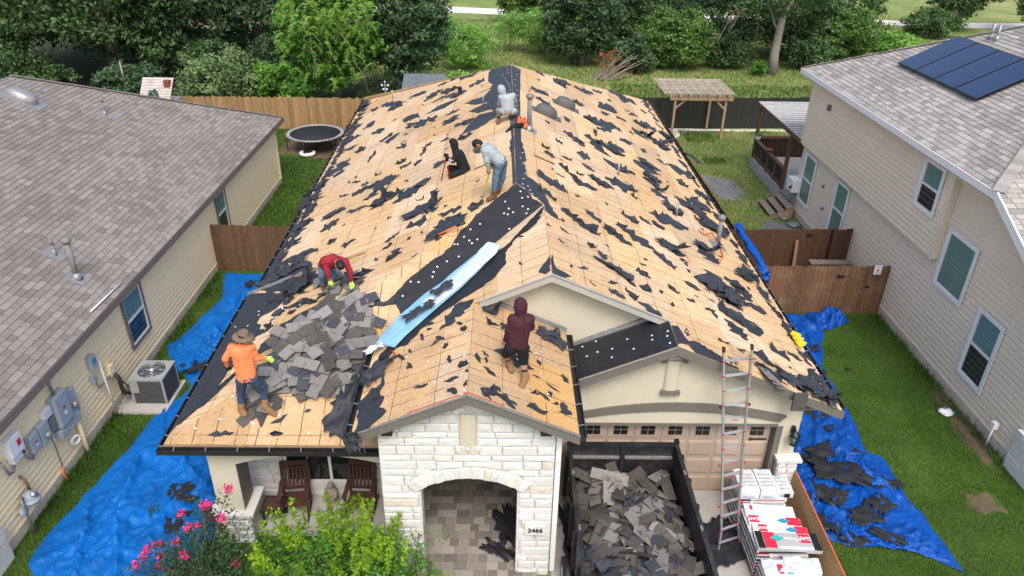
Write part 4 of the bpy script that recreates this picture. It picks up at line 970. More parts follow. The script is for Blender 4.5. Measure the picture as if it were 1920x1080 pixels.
tree('oak_tree',(14.5,71,0),8.5,6.0,'dark oak above the round cedar','leaf_dark',hb=.05,ntip=260,per=65,size=.17,cr=1.,seed=20,trunk_r=.3,group=G)
tree('oak_tree',(-13,96,0),9,6,'far tree beyond the white road on the left','leaf_oak',hb=.2,ntip=150,per=60,size=.22,cr=1.2,seed=21,trunk_r=.3,group=G)
tree('oak_tree',(6,99,0),8,6,'far tree beyond the white road in the middle','leaf_oak',hb=.2,ntip=150,per=60,size=.22,cr=1.2,seed=22,trunk_r=.3,group=G)
# leaning pale trunk on the right
TT = thing('leaning_tree',(20.1,55.8,0),'tall tree with a bare pale leaning trunk behind the black fence','tree',G)
p0 = Vector((20.1,55.8,-.1)); pts = [p0, aty(1452,100,55.8), aty(1461,60,55.7), aty(1467,32,55.6)]
mb = MB(); mb.tube(pts,[.40,.33,.28,.26],10); a = pts[-1]; mb.tube([a,aty(1468,5,55.5),aty(1462,-40,55.3)],[.24,.18,.12],8); mb.tube([a-Vector((0,0,.1)),aty(1483,8,55.6),aty(1500,-35,56)],[.18,.14,.10],8)
mb.build('trunk','bark_pale',TT)
lb = MB(); lb.tube([aty(1450,30,55.7),aty(1440,10,55.5),aty(1443,-30,55.3)],[.09,.07,.05],6); lb.tube([aty(1461,62,55.7),aty(1452,45,55.6),aty(1446,20,55.6)],[.10,.08,.06],6); lb.tube([aty(1463,82,55.7),aty(1474,84,55.5)],[.05,.03],5); lb.build('limbs','bark_pale',TT,kind='stuff')
rs = np.random.RandomState(77); tips = [tuple(aty(rs.uniform(1395,1560),rs.uniform(-60,22)*(1 if rs.uniform()<.8 else 1.6),55.5+rs.uniform(-2.5,2.5))) for k in range(130)]
C,N,L,W,rr = crown_leaves(tips,42,.75,.14,rs); leaf_mesh('crown',C,N,L,W,'leaf_oak',rr,TT,rs)
tree('oak_tree',(17.6,62,0),8.5,4.4,'dark oak left of the pale leaning trunk','leaf_dark',hb=.06,ntip=250,per=65,size=.15,cr=.9,seed=24,trunk_r=.22,group=G)
tree('cedar_tree',(23.5,61,0),6.5,3.6,'dark cedar right of the pale leaning trunk','leaf_oak',hb=.02,ntip=210,per=70,size=.14,cr=.85,seed=25,trunk_r=.2,group=G)
tree('cedar_tree',(27.2,60.0,0),4.6,2.4,'bright yellow green cedar behind the taupe house corner','leaf_cedar',hb=.01,ntip=170,per=75,size=.11,cr=.55,seed=26,trunk_r=.14,group=G)
tree('oak_tree',(28.0,68,0),8,5,'dark oak behind the bright cedar','leaf_oak',hb=.04,ntip=240,per=65,size=.17,cr=1.0,seed=27,trunk_r=.3,group=G)
tree('oak_tree',(44.5,75.5,0),8.5,3.8,'spreading tree over a dark brush heap at upper right','leaf_oak',hb=.14,ntip=170,per=60,size=.18,cr=.9,seed=28,trunk_r=.3,group=G)
tree('oak_tree',(52.5,74,0),9,4.2,'grey green tree at the far right edge','leaf_bush',hb=.03,ntip=190,per=60,size=.18,cr=1.0,seed=29,trunk_r=.3,group=G)
tree('oak_tree',(36,92,0),9,5,'far tree above the right field','leaf_oak',hb=.2,ntip=140,per=60,size=.22,cr=1.2,seed=30,trunk_r=.3,group=G)
tree('field_shrub',(34.5,70.5,0),1.7,1.5,'low grey green shrub in the right field','leaf_bush',hb=.01,ntip=60,per=40,size=.11,cr=.4,seed=33,trunk_r=.05,cat='shrub')
tree('field_shrub',(18.9,55.2,0),1.1,.55,'small bright weed at the foot of the pale trunk','leaf_vine',hb=.02,ntip=35,per=40,size=.10,cr=.25,seed=34,trunk_r=.03,cat='shrub')
for i,(x,y,h,r_,lf,lab) in enumerate(((-29,46.5,2.4,2.6,'leaf_oak','low scrub left of the dead pole'),(-22.5,45.5,2.6,2.4,'leaf_dark','dark scrub behind the playhouse'),(-20.5,50.5,3.4,2.6,'leaf_oak','scrub between the playhouse and the rounded bush'),(-24.5,56,3.0,3.2,'leaf_dark','dark scrub behind the big oak trunk'),(-14.5,50.5,3.6,2.2,'leaf_dark','dark scrub left of the vine tree'),(-38,45.5,3.0,3.0,'leaf_oak','scrub at the far left edge'),(-2.5,47.5,1.6,1.6,'leaf_field','low green scrub behind the corrugated shed'),(9.8,55.5,2.6,1.8,'leaf_dark','dark scrub beside the cut branches'),(17.0,57.5,2.4,2.0,'leaf_oak','scrub left of the pale trunk'),(23.3,57.3,2.6,1.8,'leaf_oak','scrub right of the pale trunk'),(-5.5,66,2.2,2.4,'leaf_field','green scrub in the open field'),(7.5,68,2.4,3.0,'leaf_field','green scrub behind the evergreen oak'),(33,64,1.8,2.2,'leaf_field','green scrub above the taupe roof'),(40,72,2.6,3.0,'leaf_oak','brushy scrub near the spreading tree'))):
    tree('field_shrub',(x,y,0),h,r_,lab,lf,hb=.01,ntip=int(45*r_),per=48,size=.13,cr=.55,seed=60+i,trunk_r=.06,cat='shrub',RY=r_*.7)
# pile of cut branches
BP = thing('brush_pile',(8.0,53.6,0),'heap of bare cut branches below the dark evergreen','branches'); mb = MB(); rnd = random.Random(5)
for k in range(34):
    a = Vector((7.0+rnd.uniform(-.5,.7),53.2+rnd.uniform(-.4,.4),.05)); b_ = a+Vector((rnd.uniform(.6,2.9),rnd.uniform(-.6,.8),rnd.uniform(.3,2.0))); mid = a.lerp(b_,.5)+Vector((0,0,rnd.uniform(-.2,.25))); mb.tube([a,mid,b_],[.045,.03,.01],5,cap=False)
mb.build('bare_branches','twig_dead',BP,kind='stuff')
rs = np.random.RandomState(9); tips = [(7.0+rs.uniform(-.4,1.2),53.3+rs.uniform(-.4,.4),rs.uniform(.9,1.9)) for k in range(12)]; C,N,L,W,rr = crown_leaves(tips,22,.28,.09,rs); mat('leaf_rust',(.24,.07,.025),.8,.3,9); leaf_mesh('dry_leaves',C,N,L,W,'leaf_rust',rr,BP,rs)
# bare pole left
MB().tube([aty(240,178,44.5)-Vector((0,0,1.5)),aty(224,115,44.6)],[.08,.05],7).build('dead_pole','bark_pale',label='bare dead pole standing behind the left roof',cat='pole')
# dead twigs hanging from the vine tree and right crown
tw = MB(); rnd = random.Random(14)
for (x0,y0,x1,y1) in ((575,30,590,150),(640,60,690,170),(1375,20,1345,80),(1400,5,1370,60),(1385,15,1372,52)):
    pts = [aty(x0+(x1-x0)*t+rnd.uniform(-5,5),y0+(y1-y0)*t,42.9 if x0 < 900 else 54.5) for t in (0,.25,.5,.75,1)]; tw.tube(pts,[.03,.025,.02,.015,.008],5,cap=False)
    for k in range(6):
        i = rnd.randrange(4); tw.tube([pts[i],pts[i]+Vector((rnd.uniform(-.5,.5),rnd.uniform(-.2,.1),rnd.uniform(-.5,.1)))],[.014,.006],4,cap=False)
tw.build('dead_twigs','twig_dead',VT,kind='stuff')

# ------------------------------------------------------------------ grass (nobody could count it)
def grass(name, regions, dens, h, m_, label, seed, w_=.006, avoid=()):
    rs = np.random.RandomState(seed); P = []
    for poly in regions:
        xs=[p[0] for p in poly]; ys=[p[1] for p in poly]; a=(max(xs)-min(xs))*(max(ys)-min(ys)); n=int(a*dens)
        Q = np.stack([rs.uniform(min(xs),max(xs),n),rs.uniform(min(ys),max(ys),n)],1)
        keep = np.array([inside(q,poly) and not any(inside(q,av) for av in avoid)  for q in Q]); P.append(Q[keep])
    P = np.concatenate(P); n = len(P); a = rs.uniform(0,6.283,n); tl = rs.uniform(.2,.9,n); hh = h*rs.uniform(.45,1.3,n)*(1+.6*np.array([mnoise.noise(Vector((p[0]*1.3,p[1]*1.3,2.2))) for p in P]))
    b0 = np.stack([P[:,0]-np.sin(a)*w_,P[:,1]+np.cos(a)*w_,np.full(n,.004)],1); b1 = np.stack([P[:,0]+np.sin(a)*w_,P[:,1]-np.cos(a)*w_,np.full(n,.004)],1); t = np.stack([P[:,0]+np.cos(a)*tl*hh,P[:,1]+np.sin(a)*tl*hh,hh],1)
    V = np.stack([b0,b1,t],1).reshape(-1,3); me = bpy.data.meshes.new(name); me.vertices.add(3*n); me.vertices.foreach_set('co',V.astype(np.float32).ravel()); me.loops.add(3*n); me.loops.foreach_set('vertex_index',np.arange(3*n,dtype=np.int32)); me.polygons.add(n); me.polygons.foreach_set('loop_start',np.arange(0,3*n,3,dtype=np.int32)); me.update(calc_edges=True)
    at = me.attributes.new('rnd','FLOAT','FACE'); at.data.foreach_set('value',np.clip(rs.uniform(size=n)*.6+.15*hh/h+.45*np.array([mnoise.noise(Vector((p[0]*.55,p[1]*.55,seed+.5)))+.5*mnoise.noise(Vector((p[0]*1.9,p[1]*1.9,seed+.7))) for p in P])+.12,0,1).astype(np.float32)); me.materials.append(MATS[m_])
    return tag(link(name,me),label,'grass',kind='stuff')
TARP_L = [(-9.86,23.3),(-9.35,21.6),(-9.75,19.2),(-10.0,18.65),(-9.35,17.6),(-8.5,16.6),(-8.95,15.5),(-9.15,13.8),(-9.5,12.05),(-9.62,10.7),(-9.0,9.9),(-5,9),(-5,23.3)]; TARP_R = [(6.,20.85),(11.25,20.9),(11.35,20.5),(11.0,20.2),(10.3,19.9),(9.55,17.9),(9.42,15.4),(9.25,14.2),(9.5,13.9),(9.6,12.2),(9.66,11.2),(9.75,10.5),(8.6,11.2),(7.6,11.15),(6.75,11.6),(6.,12.4)]
grass('lawn_grass',[[(9.0,9.5),(12.55,9.5),(12.55,20.9),(9.4,20.9)],[(6.65,9.6),(9.4,9.6),(9.4,11.4),(6.65,11.2)]],1700,.06,'blade','mown green grass between the right tarp and the taupe house',1,.007,avoid=[TARP_R,rag([(10.9,12.2),(11.6,12.1),(11.7,12.7),(11.0,12.8)],.15,3,2),rag([(12.0,13.4),(12.6,13.6),(12.6,17.6),(12.15,16.4)],.1,4,3)])
grass('lawn_grass',[[(-10.6,10.2),(-8.6,10.2),(-8.6,23.4),(-10.6,23.4)]],1700,.085,'blade','longer grass along the tan house wall',2,.009,avoid=[TARP_L,[(-10.1,15.45),(-8.75,15.45),(-8.75,16.9),(-10.1,16.9)]])
grass('lawn_grass',[[(-14,33),(-7.6,24),(-7.6,40.4),(-14,40.4)],[(-10.1,24),(-7.6,24),(-7.6,33),(-10.1,33)]],260,.12,'blade','grass around the trampoline',3,.018,avoid=[[(-11.4,36),(-8,35.4),(-7.6,38.4),(-11.2,38.8)]])
grass('lawn_grass',[[(8.4,24),(12.5,24),(12.5,41),(8.4,41)],[(12.5,34),(18,38),(18,41.5),(12.5,41.5)]],200,.10,'blade_dry','patchy yard grass around the pergola',4,.018,avoid=[[(9.7,34),(10.8,33.4),(11.0,31.9),(10.4,30.8),(9.8,31.5)],[(11.2,28.5),(12.3,28.4),(12.3,25.5),(10.9,25.8)]])
grass('field_grass',[[(-9,43),(34,43),(41,78),(-12,78)]],60,.17,'blade_dry','field grass behind the back fences',5,.035)
grass('field_weeds',[[(7.5,42.4),(20,42.6),(22,52),(7.5,52)]],40,.22,'blade','green weeds behind the black fence',6,.045)
grass('edge_weeds',[[(-10.12,12.3),(-9.85,12.3),(-9.85,23.4),(-10.12,23.4)],[(12.3,13.6),(12.56,13.6),(12.56,20.9),(12.25,20.9)],[(10.2,39.2),(11.7,39.0),(11.8,40.6),(10.0,41.2)],[(10.3,35.6),(11.4,35.6),(11.4,36.4),(10.3,36.4)]],420,.20,'blade','taller weeds at wall feet and pergola posts',7,.012)
# ------------------------------------------------------------------ things in the back yards
TR = thing('trampoline',(-9.6,37.2,0),'round black trampoline with a white spring ring','trampoline'); c = Vector((-9.6,37.2,.85)); rr_ = 1.45
mat('tramp_mat',(.018,.020,.024),.7,.1,9); mat('pale_rim',(.55,.56,.55),.5,.1,9)
MB().lathe(c,[(0,-.012),(rr_*.88,-.012),(rr_*.88,.0),(0,.0)],40).build('jump_mat','tramp_mat',TR)
MB().tube([c+Vector((math.cos(a)*rr_,math.sin(a)*rr_,0)) for a in [2*math.pi*i/40 for i in range(41)]],.035,6,cap=False).build('ring','galv',TR)
for i in range(56):
    a = 2*math.pi*i/56; MB().bar(c+Vector((math.cos(a)*rr_*.88,math.sin(a)*rr_*.88,.004)),c+Vector((math.cos(a)*rr_,math.sin(a)*rr_,.004)),.06,.012).build('spring','pale_rim',TR)
for i in range(6):
    a = 2*math.pi*(i+.3)/6; p = c+Vector((math.cos(a)*rr_,math.sin(a)*rr_,0)); MB().tube([p,Vector((p.x*1,p.y,.02))],.025,6).build('leg','black_iron',TR)
mb = MB(); cc = atz(577,290,.05); mb.tube([cc+Vector((math.cos(a)*.32,math.sin(a)*.32,.08)) for a in [math.pi*(.75+1.5*i/14) for i in range(15)]],[.05]+[.1]*13+[.05],8); mb.build('deflated_ring','white_vinyl',label='white half deflated ring lying on the lawn near the trampoline',cat='pool toy')
PH = thing('playhouse',(-18,39,0),'small playhouse with a white painted roof and green dormer','playhouse')
mat('old_white',(.46,.41,.38),.9,.25,3,dirt=(.35,.28,.25),dscale=3,damt=.7); mat('dark_green',(.03,.10,.07),.7,.2,6); mat('rust',(.20,.06,.04),.8,.2,6)
MB().box(-18.7,-17.3,38.5,40.0,0,1.9).build('wall','old_white',PH)
for k in range(9):
    z0_ = 2.02+.115*k; y0_ = 38.25+.118*k; MB().hexa([(-18.8,y0_,z0_),(-17.2,y0_,z0_),(-17.2,y0_+.10,z0_+.10),(-18.8,y0_+.10,z0_+.10)],[(-18.8,y0_,z0_+.04),(-17.2,y0_,z0_+.04),(-17.2,y0_+.10,z0_+.12),(-18.8,y0_+.10,z0_+.12)]).build('roof_board','old_white',PH)
MB().prism([(-18.35,38.15,2.05),(-17.65,38.15,2.05),(-18.0,38.15,2.65)],(0,.5,0)).build('dormer','dark_green',PH); MB().bar((-18.4,38.12,2.03),(-18.0,38.12,2.70),.06,.05,up=(0,1,0)).build('dormer_trim','vent_grey',PH); MB().bar((-17.6,38.12,2.03),(-18.0,38.12,2.70),.06,.05,up=(0,1,0)).build('dormer_trim','vent_grey',PH); MB().box(-17.6,-17.3,38.85,39.1,2.6,3.0).build('chimney','rust',PH)
SH = thing('garden_shed',(-4.2,39,0),'shed with a corrugated grey metal roof behind the house','shed'); MB().box(-5.1,-3.2,38.4,40.1,0,2.4).build('wall','fence_tan',SH)
mat('corrugated',(.26,.28,.29),.45,.15,3,metal=.5); mb = MB(); P = []
for yy,zz in ((38.2,2.65),(40.2,3.25)): P.append([(-5.25+2.25*i/72,yy,zz+.03*math.cos(i*math.pi/2)) for i in range(73)])
mb.grid(P,False); mb.build('roof_sheet','corrugated',SH)
WH = thing('garden_whirligig',(-5.98,38,0),'white metal garden whirligig with round and diamond blades','garden ornament'); MB().tube([(-5.98,38,0),(-5.98,38,3.3)],.02,6).build('pole','galv',WH); mb = MB()
for (dx,dz) in ((0,.28),(-.15,.10),(.15,.10),(-.09,-.1),(.09,-.1)): mb.lathe((-5.98+dx,37.98,3.05+dz),[(0,0),(.06,0),(.06,.02),(0,.02)],4 if dz > .2 else 10,ax=(0,-1,0))
mb.build('blades','pale_rim',WH)
# free standing pergola
PG_ = thing('pergola',(10.9,40.6,0),'free standing raw wood pergola in front of the black fence','pergola'); mat('pergola_wood',(.36,.235,.14),.85,.25,5,stretch=(3,3,1),objvar=.1); mat('weathered',(.42,.36,.30),.9,.25,6,objvar=.14)
X0_, X1_, Y0_, Y1_, ZP = 8.75, 12.35, 39.6, 42.9, 2.42
for x,y in ((9.35,39.75),(12.1,39.75),(8.95,42.6),(11.75,41.6)): MB().box(x-.06,x+.06,y-.06,y+.06,0,ZP-.2).build('post','pergola_wood',PG_)
for y in (39.75,42.4): MB().box(X0_+.3,X1_+.1,y-.12,y-.075,ZP-.25,ZP-.02).build('beam','pergola_wood',PG_); MB().box(X0_+.3,X1_+.1,y+.075,y+.12,ZP-.25,ZP-.02).build('beam','pergola_wood',PG_)
for k in range(7): MB().box(9.0+.52*k,9.05+.52*k,Y0_-.15,Y1_,ZP-.02,ZP+.12).build('rafter','weathered',PG_)
for k in range(10): MB().box(X0_-.1,X1_+.15,Y0_-.1+.36*k,Y0_-.03+.36*k,ZP+.12,ZP+.165).build('slat','weathered',PG_)
for x,s in ((9.35,1),(12.1,-1)): MB().bar((x,39.75,ZP-.75),(x+s*.55,39.75,ZP-.25),.05,.09).build('brace','pergola_wood',PG_)
# roofed deck at the rear of the taupe house
DK = thing('covered_deck',(12.6,33,0),'brown deck with lattice railing under a slatted roof beside the taupe house','deck'); mat('deck_brown',(.125,.066,.040),.8,.25,5,stretch=(3,3,1),objvar=.12); mat('grey_slat',(.50,.49,.48),.6,.15,5,objvar=.10); mat('screen_dark',(.020,.021,.024),.6,.2,9)
MB().box(12.42,16.5,30.9,35.4,0,.55).build('base','concrete',DK); MB().box(12.42,16.5,29.75,30.9,0,.52).build('landing','grey_wood',DK)
for x,y in ((12.5,35.25),(12.5,30.95),(16.2,35.25)): MB().box(x-.07,x+.07,y-.07,y+.07,.55,3.08).build('post','deck_brown',DK)
MB().box(12.42,12.52,29.72,35.6,3.0,3.2).build('beam','deck_brown',DK); MB().box(12.5,16.5,35.2,35.3,3.0,3.2).build('beam','deck_brown',DK)
for k in range(4): MB().box(13.2+.9*k,13.26+.9*k,29.75,35.5,3.1,3.2).build('rafter','deck_brown',DK)
for k in range(17): MB().box(12.4,16.5,29.85+.345*k,30.0+.345*k,3.2,3.25).build('slat','grey_slat',DK)
MB().box(12.40,12.56,31.0,35.2,1.42,1.50).build('top_rail','deck_brown',DK); MB().box(12.44,12.52,31.0,35.2,.62,.75).build('bottom_rail','deck_brown',DK)
for k in range(5): MB().box(12.43,12.54,31.0+1.03*k,31.12+1.03*k,.55,1.42).build('baluster','deck_brown',DK)
for k in range(4): MB().box(12.475,12.485,31.14+1.03*k,31.98+1.03*k,.78,1.40).build('screen_panel','screen_dark',DK)
MB().box(12.5,16.2,35.2,35.3,1.5,1.62).build('top_rail','deck_brown',DK); lt = MB()
for k in range(40):
    for s in (-1,1):
        x = 12.6+.14*k; lt.bar((x,35.25,.6),(x+s*.9,35.25,1.5),.02,.025,up=(0,1,0)) if 12.55 < x+s*.9 < 16.2 and x < 16.2 else None
lt.build('lattice','deck_brown',DK,kind='stuff'); MB().box(12.6,16.2,35.32,35.34,.55,1.5).build('screen_panel','screen_dark',DK)
ST = thing('deck_steps',(11.9,29.9,0),'three grey wooden steps up to the deck landing','steps')
for k in range(3):
    MB().box(11.40+.34*k,11.72+.34*k,28.95,30.5,.13+.15*k,.17+.15*k).build('tread','grey_wood',ST); MB().box(11.70+.34*k,11.74+.34*k,28.98,30.47,.0,.13+.15*k).build('riser','pergola_wood',ST)
for yy in (28.97,30.46): MB().prism([(11.44,yy,0),(12.4,yy,0),(12.4,yy,.42),(12.08,yy,.42),(12.08,yy,.28),(11.75,yy,.28),(11.75,yy,.12),(11.44,yy,.12)],(0,.03,0)).build('stringer','pergola_wood',ST)
UB = thing('utility_box',(12.35,29.6,1.0),'white utility box with a black handle at the taupe house corner','box'); p = atx(1488,345,12.38); MB().box(12.2,12.58,p.y-.33,p.y+.33,p.z-.26,p.z+.26).build('case','white_vinyl',UB); MB().tube([(12.19,p.y-.2,p.z-.12),(12.13,p.y-.2,p.z-.06),(12.13,p.y-.34,p.z),(12.19,p.y-.36,p.z+.06)],.03,6).build('handle','black_iron',UB); MB().box(12.42,12.5,p.y-.1,p.y+.1,0,p.z-.25).build('stand','galv',UB)
for (px,py,lab) in ((1470,410,'silver pan lying by the taupe house wall near the steps'),(1487,424,'silver pan lying closest to the darker gate fence')):
    p = atz(px,py,0); MB().lathe(p,[(0,.01),(.2,.02),(.27,.10),(.24,.12),(.17,.05),(0,.04)],16).build('metal_pan','alu',label=lab,cat='pan')
FP = thing('flower_pot',(12.5,35.0,1.5),'pale flower pot on the far corner of the deck rail','flower pot'); MB().lathe((12.48,35.0,1.5),[(.1,0),(.16,.2),(.13,.2)],12).build('pot','pale_rim',FP); rs=np.random.RandomState(2); C,N,L,W,rr=crown_leaves([(12.48,35.0,1.78)],90,.22,.06,rs); leaf_mesh('leaves',C,N,L,W,'leaf_bush',rr,FP,rs)
MB().lathe((12.48,33.2,1.50),[(.0,.02),(.1,.02),(.19,.12),(.17,.13),(.08,.05),(0,.05)],14).build('clay_bowl','rust',label='clay bowl on the middle of the deck rail',cat='bowl')
# plastic bag, post and scraps on the right lawn
mb = MB(); p = atz(1775,776,0); rnd = random.Random(2); mb.ball(p+Vector((-.06,.0,.07)),.19,.14,.09,12,8); mb.v = [(v[0]+rnd.uniform(-.035,.035),v[1]+rnd.uniform(-.035,.035),max(.006,v[2]+rnd.uniform(-.03,.03))) for v in mb.v]; PB_ = mb.build('plastic_bag','bag_clear' if 'bag_clear' in MATS else 'white_vinyl',label='crumpled clear plastic bag on the right lawn',cat='bag',origin=(p.x,p.y,0))
mat('bag_blue',(.05,.38,.55),.35,.2,20,spec=.5); mb = MB(); mb.ball(p+Vector((.07,-.03,.06)),.11,.09,.07,10,6); mb.v = [(v[0]+rnd.uniform(-.02,.02),v[1]+rnd.uniform(-.02,.02),max(.006,v[2]+rnd.uniform(-.02,.02))) for v in mb.v]; mb.build('blue_print','bag_blue',PB_)
VP = thing('pipe_post',(12.35,14.45,0),'short white pipe post with a square head by the taupe house','pipe'); MB().tube([(12.42,14.45,0),(12.44,14.45,.62)],.02,8).build('pipe','white_vinyl',VP); MB().box(12.37,12.5,14.38,14.52,.60,.78).build('head','white_vinyl',VP)
# ------------------------------------------------------------------ torn underlayment still stuck to the boards
FELT_N = [0]
def felt_poly(key, uvpts, lift=.03, jag=.03, seed=0, parent=None, m_='felt', name='felt_patch', into=None):
    """torn sheet lying on a slope: outline in slope metres, jagged, edges partly lifted"""
    pl = SLOPES[key][0]; rnd = random.Random(seed); n = len(uvpts); out = []
    if area(uvpts) < 0: uvpts = uvpts[::-1]
    for i in range(n):
        a, b_ = uvpts[i], uvpts[(i+1)%n]; L = math.dist(a,b_); k = max(1,min(7,int(L/.11)))
        for j in range(k):
            t = j/k; q = jag*(0 if j == 0 else 1)*rnd.uniform(-1,1)*(2.0 if rnd.random() < .15 else 1); nx, ny = (b_[1]-a[1])/max(L,1e-6), -(b_[0]-a[0])/max(L,1e-6)
            out.append((a[0]+(b_[0]-a[0])*t+nx*q, a[1]+(b_[1]-a[1])*t+ny*q))
    made = None
    for pc in PIECES[key]:
        r_ = clip_convex(out, pc)
        if len(r_) < 3 or abs(area(r_)) < .004: continue
        FELT_N[0] += 1; h = .0150+.00002*(FELT_N[0] % 300); mb = into or MB()
        cx = sum(p[0] for p in r_)/len(r_); cy = sum(p[1] for p in r_)/len(r_); m = len(r_)
        lf = [lift*rnd.random()**3 for _ in r_]
        inn = [(p[0]+(cx-p[0])*.22, p[1]+(cy-p[1])*.22) for p in r_]
        vs = [pl.xyz(p[0],p[1],h+.003+l_) for p,l_ in zip(r_,lf)]+[pl.xyz(p[0],p[1],h+.003) for p in inn]+[pl.xyz(p[0],p[1],h+l_-.001) for p,l_ in zip(r_,lf)]
        fs = [(i,(i+1)%m,m+(i+1)%m,m+i) for i in range(m)]+[tuple(range(m,2*m))]+[((i+1)%m,i,2*m+i,2*m+(i+1)%m) for i in range(m)]
        mb.add(vs,fs)
        if into is None: made = mb.build(name,m_,parent or ROOF[key])
    return made
def blob(a, b_, w_, rnd):
    """irregular torn outline along the axis a-b (slope metres)"""
    L = max(.05,math.dist(a,b_)); d = ((b_[0]-a[0])/L,(b_[1]-a[1])/L); nn = (-d[1],d[0]); N = max(4,min(9,int(L/.16)+3)); up, dn = [], []
    for i in range(N+1):
        t = i/N; prof = (math.sin(math.pi*(.03+.94*t)))**.85; sh = rnd.uniform(-.22,.22)*w_
        up.append((a[0]+d[0]*L*t+nn[0]*(w_*.5*prof*rnd.uniform(.38,1.25)+sh), a[1]+d[1]*L*t+nn[1]*(w_*.5*prof*rnd.uniform(.38,1.25)+sh)))
        dn.append((a[0]+d[0]*L*t-nn[0]*(w_*.5*prof*rnd.uniform(.38,1.25)-sh), a[1]+d[1]*L*t-nn[1]*(w_*.5*prof*rnd.uniform(.38,1.25)-sh)))
    return up+dn[::-1]
def scraps(key, zx, zy, sc, rows, seed):
    pl = SLOPES[key][0]; rnd = random.Random(seed)
    for (x1,y1,x2,y2,w_) in rows:
        A, B = pl.uv(pl.at(zx+x1/sc,zy+y1/sc)), pl.uv(pl.at(zx+x2/sc,zy+y2/sc))
        mx_, my_ = zx+(x1+x2)/2/sc, zy+(y1+y2)/2/sc; ddx, ddy = x2-x1, y2-y1; q = math.hypot(ddx,ddy) or 1
        c0, c1 = pl.uv(pl.at(mx_-ddy/q*w_/2/sc,my_+ddx/q*w_/2/sc)), pl.uv(pl.at(mx_+ddy/q*w_/2/sc,my_-ddx/q*w_/2/sc))
        L = max(.05,math.dist(A,B)); wm = abs((c1[0]-c0[0])*-(B[1]-A[1])+(c1[1]-c0[1])*(B[0]-A[0]))/L
        felt_poly(key, blob(A,B,max(.06,wm*.92),rnd), lift=.11 if rnd.random() < .5 else .03, jag=.022, seed=rnd.randrange(9999))
def pxpoly(key, pts, seed=1, jag=.035, lift=.02, zx=0, zy=0, sc=1., m_='felt', name='felt_patch'):
    pl = SLOPES[key][0]; return felt_poly(key, [pl.uv(pl.at(zx+x/sc,zy+y/sc)) for x,y in pts], lift, jag, seed, m_=m_, name=name)
LEFT = [(860,210,1050,150,40),(340,390,400,325,20),(470,350,600,335,36),(500,385,590,345,35),(620,320,720,270,15),(690,290,720,280,10),(720,330,800,265,35),(780,245,840,225,15),(810,290,880,250,40),(750,340,850,290,12),(830,310,940,280,30),(715,405,900,320,22),(830,410,910,375,14),(590,450,680,400,40),(600,480,660,450,30),(650,480,780,410,42),(820,470,890,410,42),(880,480,980,430,25),(890,555,980,515,20),(410,390,450,370,14),(420,520,490,480,28),(360,490,440,440,22),(300,490,340,460,28),(250,510,290,490,20),(470,560,520,510,28),(490,575,560,510,28),(590,525,615,515,13),(560,600,600,575,26),(230,580,350,520,22),(260,615,330,575,18),(320,625,380,590,22),(390,680,435,610,18),(160,760,280,660,55),(190,755,260,725,18),(550,690,610,660,16),(570,715,640,670,18),(650,700,690,660,16),(700,600,750,560,18),(690,640,720,600,13),(800,560,850,540,13),(755,710,850,650,32),(430,755,470,735,12),(300,790,350,785,10),(230,865,280,860,16),(350,810,400,790,18),(300,865,420,800,28),(380,890,440,830,36),(400,820,540,760,60),(420,940,500,860,62),(490,880,600,830,32),(530,910,720,780,52),(600,785,620,775,13),(660,895,710,880,8),(780,905,810,875,14),(815,930,840,915,10),(710,960,790,930,28),(270,960,390,920,22),(140,990,250,930,30),(140,1060,235,990,25),(0,1060,70,990,62),(20,1000,110,890,36),(60,900,110,830,36),(610,1050,720,980,45),(780,980,920,930,36),(760,1050,920,970,50),(505,995,520,980,10),(960,960,1035,890,44),(1000,790,1020,770,10),(990,620,1030,600,36),(340,360,385,330,14),(440,280,470,265,10),(300,455,345,430,14),(1000,240,1050,205,18),(960,250,1000,232,14)]
scraps('left',560,80,3.,LEFT,1)
scraps('left',400,420,3.,[(350,300,470,240,55),(370,240,540,150,34),(450,190,600,140,44),(380,260,500,230,28),(640,120,700,85,20),(720,125,800,95,32),(970,110,1050,45,18),(950,150,1010,115,14),(980,220,1060,135,36),(910,210,930,205,8),(1250,100,1320,75,14),(600,45,700,-10,36),(330,520,420,470,40),(280,620,340,570,20),(200,600,270,570,30),(420,470,600,430,36),(320,440,370,400,40),(400,440,460,400,25),(280,300,560,300,50),(460,360,560,310,50),(600,420,760,330,50),(740,300,900,270,40)],2)
# along the left gutter
rnd = random.Random(50)
for k in range(26):
    t = k/25; x, y = -6.35-.5*t, 17.4+18.6*t; q = PL.uv(PL.P(x+.22,y)); felt_poly('left',blob((q[0]-rnd.uniform(.25,.6),q[1]-.05),(q[0]+rnd.uniform(.25,.6),q[1]+rnd.uniform(-.05,.15)),rnd.uniform(.25,.6),rnd),.05,.03,k)
pxpoly('left',[(463,551),(548,550),(520,572),(486,588),(482,608),(498,622),(472,640),(446,656),(452,676),(425,700),(402,735),(368,768),(330,800),(308,826),(335,772),(395,668)],3,jag=.06)
scraps('left',430,480,6.353,[(480,560,560,520,60),(500,720,690,640,80),(640,580,780,500,60),(700,700,800,640,60),(420,860,520,820,50),(560,560,720,470,40),(820,560,1060,560,36),(580,430,960,440,60)],31)
pxpoly('left',[(335,800),(372,758),(420,722),(470,672),(540,640),(600,590),(640,560),(600,572),(560,590),(520,615),(470,672),(410,735)],4,jag=.05)
pxpoly('left',[(546,420),(566,395),(540,460),(520,505),(492,545),(480,548),(515,475)],5,jag=.06,lift=.06)
pxpoly('left',[(490,545),(530,505),(585,495),(600,520),(570,548),(500,550)],6,jag=.06,lift=.06)
